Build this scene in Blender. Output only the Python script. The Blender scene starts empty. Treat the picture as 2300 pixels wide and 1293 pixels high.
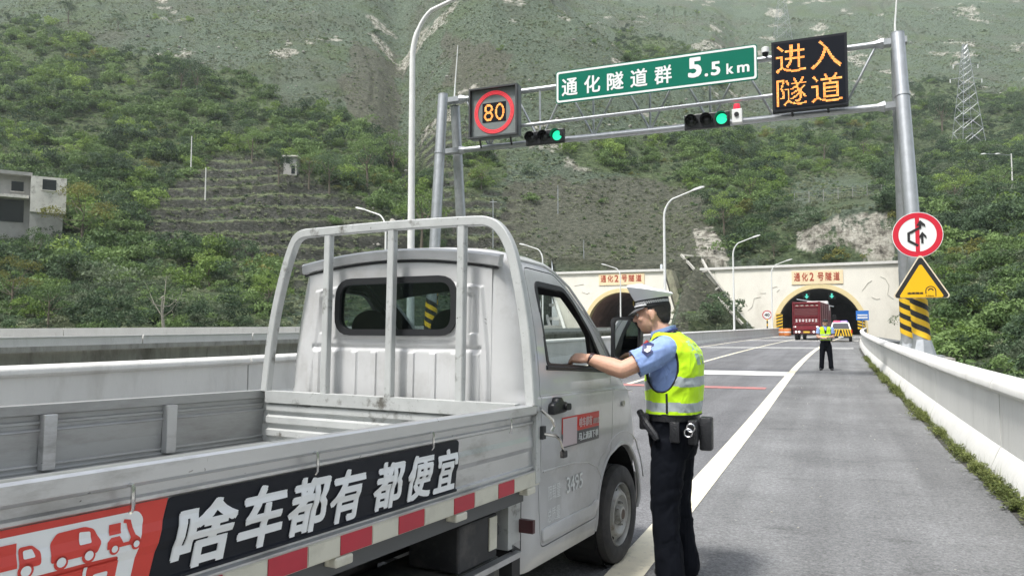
import bpy, bmesh, math, random
import numpy as np
from mathutils import Vector, Matrix, Euler
from mathutils.bvhtree import BVHTree
R = math.radians
rnd = random.Random(7)
C = bpy.context.scene.collection
SC = bpy.context.scene

# ---------------------------------------------------------------- camera, world, sun, exposure
FPX = 1700.0
PITCH = math.atan(99.5 / FPX)
YAW = R(22.7)
EYE = Vector((0, 0, 1.45))
cd = bpy.data.cameras.new('camera')
cam = bpy.data.objects.new('camera', cd)
C.objects.link(cam)
cam.location = EYE
cam.rotation_euler = Euler((R(90) + PITCH, 0, YAW), 'XYZ')
cd.sensor_fit = 'HORIZONTAL'
cd.sensor_width = 36.0
cd.lens = 36.0 * FPX / 2300.0
cd.clip_start = 0.05
cd.clip_end = 6000
SC.camera = cam

w = bpy.data.worlds.new('World')
SC.world = w
w.use_nodes = True
wn = w.node_tree
sky = wn.nodes.new('ShaderNodeTexSky')
sky.sky_type = 'NISHITA'
sky.sun_disc = False
SUN_EL, SUN_AZ = R(62), R(205)       # azimuth: compass-like, clockwise from +Y
sky.sun_elevation = SUN_EL
sky.sun_rotation = SUN_AZ
sky.air_density = 1.0
sky.dust_density = 7.0
sky.ozone_density = 0.6
sky.altitude = 1500
bg = wn.nodes['Background']
bg.inputs['Strength'].default_value = 0.122
hs = wn.nodes.new('ShaderNodeHueSaturation')      # overcast: the same sky with its blue washed out
hs.inputs['Saturation'].default_value = 0.38
wn.links.new(sky.outputs[0], hs.inputs['Color'])
wn.links.new(hs.outputs[0], bg.inputs['Color'])
sd = bpy.data.lights.new('sun', 'SUN')
sd.energy = 2.1
sd.angle = R(10)
sd.color = (1.0, 0.965, 0.91)
sun = bpy.data.objects.new('sun', sd)
C.objects.link(sun)
sv = Vector((math.sin(SUN_AZ) * math.cos(SUN_EL), math.cos(SUN_AZ) * math.cos(SUN_EL), math.sin(SUN_EL)))
sun.rotation_euler = sv.to_track_quat('Z', 'Y').to_euler()
SC.view_settings.view_transform = 'Standard'
SC.view_settings.look = 'None'
SC.view_settings.gamma = 1
SC.view_settings.exposure = 1.4
SC.view_settings.use_curve_mapping = False
SC.render.engine = 'CYCLES'
SC.cycles.max_bounces = 8
SC.cycles.transparent_max_bounces = 12
SC.cycles.use_denoising = True

# ---------------------------------------------------------------- materials
MATS = {}
def mat(name, col, rough=0.6, metal=0.0, var=0.0, vscale=6.0, bump=0.0, bscale=40.0, col2=None, spec=0.5,
        emit=None, estr=0.0, dirt=None, dscale=1.5, dlo=0.5, dhi=0.7, coords='Object', stretch=(1, 1, 1), coat=0.0, chips=None, cscale=30, clo=.68):
    if name in MATS:
        return MATS[name]
    m = bpy.data.materials.new(name)
    m.use_nodes = True
    nt = m.node_tree
    N, L = nt.nodes, nt.links
    b = N['Principled BSDF']
    b.inputs['Roughness'].default_value = rough
    b.inputs['Metallic'].default_value = metal
    b.inputs['Specular IOR Level'].default_value = spec
    b.inputs['Coat Weight'].default_value = coat
    tc = N.new('ShaderNodeTexCoord')
    mp = N.new('ShaderNodeMapping')
    mp.inputs['Scale'].default_value = stretch
    L.new(tc.outputs[coords], mp.inputs[0])
    base = None
    if var > 0 or col2:
        nz = N.new('ShaderNodeTexNoise')
        nz.inputs['Scale'].default_value = vscale
        nz.inputs['Detail'].default_value = 6
        nz.inputs['Roughness'].default_value = 0.62
        L.new(mp.outputs[0], nz.inputs['Vector'])
        cr = N.new('ShaderNodeValToRGB')
        c2 = col2 or tuple(c * (1 - var) for c in col)
        c1 = col if col2 else tuple(min(1, c * (1 + var)) for c in col)
        cr.color_ramp.elements[0].position = 0.32
        cr.color_ramp.elements[1].position = 0.68
        cr.color_ramp.elements[0].color = (*c2, 1)
        cr.color_ramp.elements[1].color = (*c1, 1)
        L.new(nz.outputs['Fac'], cr.inputs[0])
        base = cr.outputs[0]
    if dirt:
        n2 = N.new('ShaderNodeTexNoise')
        n2.inputs['Scale'].default_value = dscale
        n2.inputs['Detail'].default_value = 8
        n2.inputs['Roughness'].default_value = 0.7
        L.new(mp.outputs[0], n2.inputs['Vector'])
        mr = N.new('ShaderNodeMapRange')
        mr.inputs['From Min'].default_value = dlo
        mr.inputs['From Max'].default_value = dhi
        L.new(n2.outputs['Fac'], mr.inputs['Value'])
        mx = N.new('ShaderNodeMix')
        mx.data_type = 'RGBA'
        L.new(mr.outputs[0], mx.inputs['Factor'])
        if base:
            L.new(base, mx.inputs['A'])
        else:
            mx.inputs['A'].default_value = (*col, 1)
        mx.inputs['B'].default_value = (*dirt, 1)
        base = mx.outputs['Result']
    if chips:
        n4 = N.new('ShaderNodeTexNoise')
        n4.inputs['Scale'].default_value = cscale
        n4.inputs['Detail'].default_value = 4
        n4.inputs['Distortion'].default_value = 1.5
        L.new(tc.outputs[coords], n4.inputs['Vector'])
        m4 = N.new('ShaderNodeMapRange')
        m4.inputs['From Min'].default_value = clo
        m4.inputs['From Max'].default_value = clo + .03
        L.new(n4.outputs['Fac'], m4.inputs['Value'])
        x4 = N.new('ShaderNodeMix')
        x4.data_type = 'RGBA'
        L.new(m4.outputs[0], x4.inputs['Factor'])
        if base:
            L.new(base, x4.inputs['A'])
        else:
            x4.inputs['A'].default_value = (*col, 1)
        x4.inputs['B'].default_value = (*chips, 1)
        base = x4.outputs['Result']
    if base:
        L.new(base, b.inputs['Base Color'])
    else:
        b.inputs['Base Color'].default_value = (*col, 1)
    if bump > 0:
        n3 = N.new('ShaderNodeTexNoise')
        n3.inputs['Scale'].default_value = bscale
        n3.inputs['Detail'].default_value = 5
        L.new(mp.outputs[0], n3.inputs['Vector'])
        bp = N.new('ShaderNodeBump')
        bp.inputs['Strength'].default_value = min(1, bump)
        bp.inputs['Distance'].default_value = 0.02
        L.new(n3.outputs['Fac'], bp.inputs['Height'])
        L.new(bp.outputs[0], b.inputs['Normal'])
    if emit:
        b.inputs['Emission Color'].default_value = (*emit, 1)
        b.inputs['Emission Strength'].default_value = estr
    MATS[name] = m
    return m

def glass(name, tint, trans=0.75, rough=0.03):
    if name in MATS:
        return MATS[name]
    m = bpy.data.materials.new(name)
    m.use_nodes = True
    nt = m.node_tree
    N, L = nt.nodes, nt.links
    N.remove(N['Principled BSDF'])
    out = N['Material Output']
    tr = N.new('ShaderNodeBsdfTransparent')
    tr.inputs[0].default_value = (*tint, 1)
    gl = N.new('ShaderNodeBsdfGlossy')
    gl.inputs['Roughness'].default_value = rough
    gl.inputs['Color'].default_value = (.9, .95, .95, 1)
    lw = N.new('ShaderNodeLayerWeight')
    lw.inputs['Blend'].default_value = 0.5
    pw = N.new('ShaderNodeMath'); pw.operation = 'POWER'
    L.new(lw.outputs['Facing'], pw.inputs[0]); pw.inputs[1].default_value = 4.0
    fr = N.new('ShaderNodeMath'); fr.operation = 'MULTIPLY_ADD'
    L.new(pw.outputs[0], fr.inputs[0]); fr.inputs[1].default_value = 0.75; fr.inputs[2].default_value = 0.045
    mx = N.new('ShaderNodeMixShader')
    L.new(fr.outputs[0], mx.inputs[0])
    L.new(tr.outputs[0], mx.inputs[1])
    L.new(gl.outputs[0], mx.inputs[2])
    L.new(mx.outputs[0], out.inputs[0])
    MATS[name] = m
    return m

# ---------------------------------------------------------------- mesh helpers
class MB:
    """collects shapes into one mesh"""
    def __init__(s):
        s.v = []; s.f = []; s.m = []
    def add(s, vs, fs, mi=0):
        o = len(s.v)
        s.v += [tuple(v) for v in vs]
        s.f += [tuple(i + o for i in f) for f in fs]
        s.m += [mi] * len(fs)
        return s
    def box(s, x0, x1, y0, y1, z0, z1, mi=0):
        v = [(x0, y0, z0), (x1, y0, z0), (x1, y1, z0), (x0, y1, z0), (x0, y0, z1), (x1, y0, z1), (x1, y1, z1), (x0, y1, z1)]
        return s.add(v, [(0, 3, 2, 1), (4, 5, 6, 7), (0, 1, 5, 4), (1, 2, 6, 5), (2, 3, 7, 6), (3, 0, 4, 7)], mi)
    def tube(s, pts, r, n=8, cap=True, mi=0, r2=None, prof=None, upv=None, closed=False):
        """sweep of a circle (or a 2D profile) along pts; r may be a list"""
        pts = [Vector(p) for p in pts]
        k = len(pts)
        rs = r if isinstance(r, (list, tuple)) else ([r] * k if r2 is None else [r + (r2 - r) * i / (k - 1) for i in range(k)])
        rings = []
        ref = Vector(upv) if upv is not None else None
        prev = None
        for i, p in enumerate(pts):
            a = pts[(i - 1) % k] if (i > 0 or closed) else p
            b = pts[(i + 1) % k] if (i < k - 1 or closed) else p
            t = (b - a).normalized()
            if ref is not None:
                u = ref - t * ref.dot(t)
                if u.length < 1e-5:
                    u = Vector((1, 0, 0)).cross(t)
            elif prev is None:
                u = Vector((0, 0, 1)) - t * t.z
                if u.length < 1e-3:
                    u = Vector((0, 1, 0)) - t * t.y
            else:
                u = prev - t * prev.dot(t)
            u.normalize(); prev = u
            w_ = t.cross(u)
            if prof:
                ring = [p + u * (c[1] * rs[i]) + w_ * (c[0] * rs[i]) for c in prof]
            else:
                ring = [p + (u * math.cos(q) + w_ * math.sin(q)) * rs[i] for q in [2 * math.pi * j / n for j in range(n)]]
            rings.append(ring)
        nn = len(rings[0])
        vs = [v for ring in rings for v in ring]
        fs = []
        for i in range(k if closed else k - 1):
            i2 = (i + 1) % k
            for j in range(nn):
                j2 = (j + 1) % nn
                fs.append((i * nn + j, i * nn + j2, i2 * nn + j2, i2 * nn + j))
        if cap and not closed:
            fs.append(tuple(reversed(range(nn))))
            fs.append(tuple((k - 1) * nn + j for j in range(nn)))
        return s.add(vs, fs, mi)
    def cyl(s, p0, p1, r0, r1=None, n=16, mi=0):
        return s.tube([p0, p1], [r0, r0 if r1 is None else r1], n, mi=mi)
    def prism(s, poly, axis, a0, a1, mi=0):
        """extrude 2D polygon; axis 0: poly is (y,z), 1: (x,z), 2: (x,y)"""
        def P(c, a):
            return (a, c[0], c[1]) if axis == 0 else (c[0], a, c[1]) if axis == 1 else (c[0], c[1], a)
        n = len(poly)
        vs = [P(c, a0) for c in poly] + [P(c, a1) for c in poly]
        fs = [tuple(range(n)), tuple(reversed(range(n, 2 * n)))]
        for i in range(n):
            j = (i + 1) % n
            fs.append((i, i + n, j + n, j))
        return s.add(vs, fs, mi)
    def lathe(s, prof, c, axis, n=32, mi=0, closed=False):
        """prof: (radius, along). axis: unit vector"""
        ax = Vector(axis).normalized()
        u = ax.orthogonal().normalized(); w_ = ax.cross(u); c = Vector(c)
        vs = []
        for (r, h) in prof:
            for j in range(n):
                q = 2 * math.pi * j / n
                vs.append(c + ax * h + (u * math.cos(q) + w_ * math.sin(q)) * r)
        fs = []
        k = len(prof)
        for i in range(k - 1 if not closed else k):
            i2 = (i + 1) % k
            for j in range(n):
                j2 = (j + 1) % n
                fs.append((i * n + j, i * n + j2, i2 * n + j2, i2 * n + j))
        return s.add(vs, fs, mi)
    def ell(s, c, r, n=12, m=8, rot=None, mi=0):
        vs = []; fs = []
        c = Vector(c)
        for i in range(m + 1):
            th = math.pi * i / m
            for j in range(n):
                q = 2 * math.pi * j / n
                v = Vector((math.sin(th) * math.cos(q) * r[0], math.sin(th) * math.sin(q) * r[1], math.cos(th) * r[2]))
                if rot: v = rot @ v
                vs.append(c + v)
        for i in range(m):
            for j in range(n):
                j2 = (j + 1) % n
                fs.append((i * n + j, (i + 1) * n + j, (i + 1) * n + j2, i * n + j2))
        return s.add(vs, fs, mi)
    def mesh(s, name, mats, smooth=False, bevel=0, weld=False):
        me = bpy.data.meshes.new(name)
        me.from_pydata(s.v, [], s.f)
        mats = mats if isinstance(mats, (list, tuple)) else [mats]
        for m in mats:
            me.materials.append(m)
        if len(mats) > 1:
            me.polygons.foreach_set('material_index', s.m)
        bm = bmesh.new(); bm.from_mesh(me)
        if weld or bevel:
            bmesh.ops.remove_doubles(bm, verts=bm.verts, dist=1e-5)
        bmesh.ops.recalc_face_normals(bm, faces=bm.faces)
        if bevel:
            es = [e for e in bm.edges if len(e.link_faces) == 2 and e.calc_face_angle(0) > 0.6]
            bmesh.ops.bevel(bm, geom=es, offset=bevel, segments=2, profile=0.5, affect='EDGES', clamp_overlap=True)
        bm.to_mesh(me); bm.free()
        if smooth:
            me.polygons.foreach_set('use_smooth', [True] * len(me.polygons))
            me.set_sharp_from_angle(angle=R(38))
        me.update()
        return me
    def build(s, name, mats, parent=None, smooth=False, bevel=0, weld=False):
        return obj(name, s.mesh(name, mats, smooth, bevel, weld), parent)

def obj(name, me, parent=None):
    o = bpy.data.objects.new(name, me)
    C.objects.link(o)
    if parent is not None:
        o.parent = parent
    return o
def tag(o, label=None, cat=None, group=None, kind=None):
    if label: o['label'] = label
    if cat: o['category'] = cat
    if group: o['group'] = group
    if kind: o['kind'] = kind
    return o
def thing(name, label, cat, loc=(0, 0, 0), rz=0, group=None, matrix=None):
    o = bpy.data.objects.new(name, None)
    C.objects.link(o)
    if matrix is not None: o.matrix_world = matrix
    else:
        o.location = loc; o.rotation_euler = (0, 0, rz)
    o.empty_display_size = 0.3
    return tag(o, label, cat, group)
def dup(root, loc=None, rz=None, label=None, group=None, scale=None):
    r = root.copy(); C.objects.link(r)
    for k in ('label', 'group'):
        pass
    if loc is not None: r.location = loc
    if rz is not None: r.rotation_euler = (0, 0, rz)
    if scale is not None: r.scale = (scale,) * 3
    if label: r['label'] = label
    if group: r['group'] = group
    for ch in list(root.children):
        c = ch.copy(); C.objects.link(c); c.parent = r
        for g in ch.children:
            d = g.copy(); C.objects.link(d); d.parent = c
    return r

_txt = {}
def text_data(s, bold=0.0):
    """flat text mesh as (verts Nx2, faces), left/bottom at its bounding box origin, size 1 em"""
    key = (s, bold)
    if key in _txt: return _txt[key]
    cu = bpy.data.curves.new('t', 'FONT')
    cu.body = s; cu.size = 1.0; cu.offset = bold; cu.resolution_u = 3
    cu.dimensions = '2D'; cu.fill_mode = 'BOTH'
    o = bpy.data.objects.new('t', cu)
    C.objects.link(o)
    dg = bpy.context.evaluated_depsgraph_get()
    me = bpy.data.meshes.new_from_object(o.evaluated_get(dg))
    v = np.array([p.co[:2] for p in me.vertices]) if len(me.vertices) else np.zeros((0, 2))
    f = [tuple(p.vertices) for p in me.polygons]
    bpy.data.meshes.remove(me); bpy.data.objects.remove(o); bpy.data.curves.remove(cu)
    if len(v):
        v = v - v.min(0)
    _txt[key] = (v, f)
    return _txt[key]
def put_text(mb, s, org, ux, uy, wdt, hgt, bold=0.0, mi=0, shear=0.0, back=None):
    """text stretched to wdt x hgt at org (lower left) along unit vectors ux, uy"""
    v, f = text_data(s, 0.0)
    if not len(v): return
    mx = v.max(0)
    ux, uy, org = Vector(ux), Vector(uy), Vector(org)
    nz = ux.cross(uy).normalized()
    # heavier strokes: the glyph laid several times side by side, each a hair further out
    e = bold * 1.0
    sh_ = [(0, 0)] if not bold else [(0, 0), (e, 0), (-e, 0), (0, e * .8), (0, -e * .8), (e * .8, e * .7), (-e * .8, e * .7), (e * .8, -e * .7), (-e * .8, -e * .7)]
    for k, (dx, dy) in enumerate(sh_):
        vs = []
        for p in v:
            a = (p[0] + dx + e) / (mx[0] + 2 * e) * wdt; b = (p[1] + dy + e) / (mx[1] + 2 * e) * hgt
            vs.append(org + ux * (a + shear * b) + uy * b + nz * (.00035 * k))
        mb.add(vs, f, mi)
HAZE = 0.00028
# ---------------------------------------------------------------- noise (numpy)
_rg = np.random.RandomState(3)
_perm = _rg.permutation(4096)
def vnoise(x, y, seed=0):
    xi = np.floor(x).astype(int); yi = np.floor(y).astype(int)
    xf = x - xi; yf = y - yi
    u = xf * xf * (3 - 2 * xf); v = yf * yf * (3 - 2 * yf)
    def h(a, b):
        return _perm[(_perm[(a + seed * 131) & 4095] + b) & 4095] / 4095.0
    return (h(xi, yi) * (1 - u) * (1 - v) + h(xi + 1, yi) * u * (1 - v) + h(xi, yi + 1) * (1 - u) * v + h(xi + 1, yi + 1) * u * v)
def fbm(x, y, oct=4, seed=0, gain=0.5):
    s = 0; a = 1.0; t = 0
    for i in range(oct):
        s = s + a * vnoise(x, y, seed + i); t += a
        x = x * 2.03 + 17.1; y = y * 2.03 + 5.3; a *= gain
    return s / t - 0.5
def inpoly(px, py, poly):
    c = np.zeros(px.shape, bool)
    n = len(poly)
    for i in range(n):
        x1, y1 = poly[i]; x2, y2 = poly[(i + 1) % n]
        if y1 == y2: continue
        cond = ((y1 > py) != (y2 > py)) & (px < (x2 - x1) * (py - y1) / (y2 - y1) + x1)
        c ^= cond
    return c

# ---------------------------------------------------------------- road alignment
def g(Y):            # road height
    return 0.0107 * max(0.0, Y - 12) if Y > 16 else 0.0107 * max(0, Y - 8) ** 2 / 16
def sh(Y):           # the road bends right before the tunnel
    return 3.8 * (max(0.0, Y - 20) / 90.0) ** 2
XL = lambda Y: -10.0 + sh(Y)
XR = lambda Y: 1.45 + 0.75 * sh(Y)
YS = [-90, -60, -40, -25] + [-14 + i * 2 for i in range(63)] + [111]

M_white = mat('painted_white_steel', (.74, .75, .74), .45, var=.05)
M_galv = mat('galvanised_steel', (.44, .46, .48), .42, .7, var=.10, vscale=5, dirt=(.30, .31, .31), dlo=.55, dhi=.8)
M_conc = mat('painted_concrete', (.66, .655, .63), .8, var=.06, vscale=1.3, bump=.35, bscale=22, dirt=(.46, .45, .42), dscale=1.6, dlo=.56, dhi=.86, stretch=(1, 1, .30), chips=(.30, .29, .27), cscale=9, clo=.735)
M_conc2 = mat('weathered_concrete', (.36, .35, .32), .9, var=.15, vscale=2, bump=.4, bscale=14, dirt=(.16, .15, .13), dscale=1.2, dlo=.48, dhi=.75, stretch=(1, 1, .35))
M_black = mat('black_plastic', (.012, .013, .015), .42)
M_dark = mat('dark_recess', (.01, .01, .011), .9)
def road_mat(name, c0, c1, patch, stain):
    m = bpy.data.materials.new(name); m.use_nodes = True
    nt = m.node_tree; N, L = nt.nodes, nt.links
    b = N['Principled BSDF']; b.inputs['Roughness'].default_value = .86; b.inputs['Specular IOR Level'].default_value = .35
    gm_ = N.new('ShaderNodeNewGeometry')
    def nz(s_, det=5, ro=.6, st=(1, 1, 1)):
        mp = N.new('ShaderNodeMapping'); mp.inputs['Scale'].default_value = st; L.new(gm_.outputs['Position'], mp.inputs[0])
        n = N.new('ShaderNodeTexNoise'); n.inputs['Scale'].default_value = s_; n.inputs['Detail'].default_value = det; n.inputs['Roughness'].default_value = ro
        L.new(mp.outputs[0], n.inputs['Vector']); return n.outputs['Fac']
    def rp(f, a, b_, ca, cb):
        r_ = N.new('ShaderNodeValToRGB'); e = r_.color_ramp.elements; e[0].position = a; e[1].position = b_; e[0].color = (*ca, 1); e[1].color = (*cb, 1); L.new(f, r_.inputs[0]); return r_.outputs[0]
    def mul(a, c_):
        x = N.new('ShaderNodeMix'); x.data_type = 'RGBA'; x.blend_type = 'MULTIPLY'; x.inputs['Factor'].default_value = 1; L.new(a, x.inputs['A']); L.new(c_, x.inputs['B']); return x.outputs['Result']
    vo = N.new('ShaderNodeTexVoronoi'); vo.inputs['Scale'].default_value = 95; L.new(gm_.outputs['Position'], vo.inputs['Vector'])
    base = rp(vo.outputs['Color'], .15, .9, c0, c1)
    base = mul(base, rp(nz(.45, 5, .65), .35, .68, (patch,) * 3, (1.08,) * 3))
    base = mul(base, rp(nz(26, 3, .7), .36, .64, (.78,) * 3, (1.16,) * 3))
    base = mul(base, rp(nz(1.0, 7, .75, (1.0, 2.6, 1)), .56, .72, (1, 1, 1), (stain,) * 3))
    base = mul(base, rp(nz(1.6, 3, .6, (1, .05, 1)), .38, .62, (.82,) * 3, (1.08,) * 3))
    L.new(base, b.inputs['Base Color'])
    bp = N.new('ShaderNodeBump'); bp.inputs['Strength'].default_value = .8; bp.inputs['Distance'].default_value = .006; L.new(vo.outputs['Distance'], bp.inputs['Height']); L.new(bp.outputs[0], b.inputs['Normal'])
    MATS[name] = m
    return m
M_asph = road_mat('asphalt', (.125, .127, .134), (.215, .218, .226), .84, .78)
M_shld = road_mat('shoulder_asphalt', (.155, .158, .160), (.245, .25, .255), .74, .60)
M_line = mat('road_paint', (.74, .69, .54), .7, var=.06, vscale=9, dirt=(.34, .33, .31), dscale=14, dlo=.55, dhi=.78)
M_redl = mat('red_road_paint', (.42, .17, .16), .75, dirt=(.20, .16, .16), dscale=10, dlo=.48, dhi=.68)

def strip(name, xa, xb, m, dz=0.0, ys=YS, parent=None, mb=None, sub=1):
    mb2 = mb or MB()
    vs = []; fs = []
    for Y in ys:
        a, b = xa(Y), xb(Y)
        for k in range(sub + 1):
            vs.append((a + (b - a) * k / sub, Y, g(Y) + dz))
    n = sub + 1
    for i in range(len(ys) - 1):
        for k in range(sub):
            fs.append((i * n + k, i * n + k + 1, (i + 1) * n + k + 1, (i + 1) * n + k))
    mb2.add(vs, fs)
    if mb is None:
        return mb2.build(name, m, parent)
YT = YS[:-1] + [111, 120, 140, 170]
road = tag(strip('road', lambda Y: XL(Y) - .05, lambda Y: -1.06 + sh(Y), M_asph, ys=YT), kind='structure')
tag(strip('road_shoulder', lambda Y: -1.06 + sh(Y), lambda Y: XR(Y) + .35, M_shld, ys=YT), kind='structure')
E_ = lambda a, b: (lambda Y: a + sh(Y), lambda Y: b + sh(Y))
strip('edge_line', *E_(-1.27, -1.05), M_line, .006, parent=road, ys=[-6 + i * 1.5 for i in range(100)])
strip('edge_line', *E_(-8.75, -8.60), M_line, .006, parent=road)
strip('lane_line', *E_(-5.02, -4.87), M_line, .006, parent=road, ys=[16 + i * 2 for i in range(50)])
M_cross = mat('cross_bar_paint', (.80, .80, .77), .7, dirt=(.55, .54, .51), dscale=9, dlo=.58, dhi=.8)
def cross(Y0, Y1, a, b, m=M_cross, nm='rumble_line', dz=.009):
    strip(nm, *E_(a, b), m, dz, ys=[Y0, Y1], parent=road)
for Y in (24.4, 25.15, 25.9):
    cross(Y, Y + .58, -8.6, -1.27)
for Y in (51.5, 53.3):
    cross(Y, Y + .5, -8.6, -1.2); cross(Y, Y + .5, -1.05, .9)
for Y in (74, 76, 92, 94):
    cross(Y, Y + .7, -8.6, 1.0)
cross(19.2, 19.8, -8.6, -1.45, M_redl, 'red_road_line')

# ---------------------------------------------------------------- concrete barriers
def bprof(side):     # (offset outwards from the road, height): road face first
    f = 1 if side > 0 else -1
    return [(f * a, b) for a, b in [(0, -.05), (0, .03), (.105, .285), (.12, .30), (.12, .835), (.075, .85), (.045, .885), (.045, .935), (.075, .975), (.14, 1.0),
            (.28, 1.0), (.34, .975), (.37, .935), (.37, .885), (.34, .85), (.30, .835), (.30, -.6), (.05, -.6)]]
M_joint = mat('joint_gap', (.10, .10, .10), .9)
def barrier(name, label, Xf, side, y0, y1, step, group):
    bt = thing(name, label, 'road barrier', (Xf(y0), y0, g(y0)), group=group)
    loc = Vector(bt.location)
    Y = y0
    while Y < y1 - .1:
        e = min(Y + step, y1)
        ks = [Y + .018 + (e - Y - .036) * i / 3 for i in range(4)]
        mb = MB()
        pr = bprof(side)
        vs = [(Xf(k) + a - loc.x, k - loc.y, g(k) + b - loc.z) for k in ks for a, b in pr]
        n = len(pr)
        fs = [(i * n + j, i * n + (j + 1) % n, (i + 1) * n + (j + 1) % n, (i + 1) * n + j) for i in range(3) for j in range(n)]
        fs += [tuple(range(n)), tuple(3 * n + j for j in range(n))[::-1]]
        mb.add(vs, fs)
        mb.build('barrier_segment', M_conc, bt, smooth=True)
        Y = e
    return bt
barrier('concrete_barrier', 'white painted concrete barrier with rounded top along the right edge of the shoulder', XR, 1, -41, 109, 5.0, 'concrete barriers of the near carriageway')
barrier('concrete_barrier', 'pale concrete barrier with rounded top on the left road edge beyond the truck', XL, -1, -39.1, 110, 7.2, 'concrete barriers of the near carriageway')
mb = MB()
for (xa, ya) in [(k * .2, 0) for k in range(1)]:
    pass
strip('bridge_deck', lambda Y: XL(Y) - .6, lambda Y: XR(Y) + 1.0, M_conc2, -.45, ys=[-14, 20, 60, 108]).__setitem__('kind', 'structure')

# ---------------------------------------------------------------- viaduct of the other carriageway
def XV(Y): return -29.0 + 3.3 * (max(0, Y - 20) / 90.0) ** 2
vt = thing('road_viaduct', 'long concrete viaduct with white parapet carrying the other carriageway behind the left barrier', 'bridge', (-29, 0, 0))
def vpart(nm, poly, m, y0, y1, st, gap=.0):
    Y = y0
    while Y < y1 - .1:
        e = min(Y + st, y1); ks = [Y + gap, (Y + e) / 2, e - gap]
        mb = MB(); n = len(poly)
        mb.add([(XV(k) + 29 + a, k, g(k) + .0 + b) for k in ks for a, b in poly],
               [(i * n + j, i * n + (j + 1) % n, (i + 1) * n + (j + 1) % n, (i + 1) * n + j) for i in range(2) for j in range(n)] + [tuple(range(n)), tuple(2 * n + j for j in range(n))[::-1]])
        mb.build(nm, m, vt)
        Y = e
vpart('parapet', [(0, .80), (0, 1.12), (.03, 1.14), (.03, 1.19), (-.33, 1.19), (-.33, .80)], M_conc, -10, 109, 7.1, .04)
vpart('edge_beam', [(.12, .58), (.12, .80), (-.4, .80), (-.4, .58)], M_conc2, -10, 109, 20)
vpart('girder', [(-.6, -1.2), (-.6, .58), (-11.6, .58), (-11.6, -1.2)], M_conc2, -10, 108, 20, .02)
vpart('far_parapet', [(-11.3, .58), (-11.3, 1.5), (-11.6, 1.5), (-11.6, .58)], M_conc, -10, 109, 20, .02)
mbp = MB()
for Y in (0, 30, 60, 90):
    [MB().box(a, a + 2, Y - 1, Y + 1, -9, -1.205).build('pier', M_conc2, vt) for a in (-4, -10)]

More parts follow.
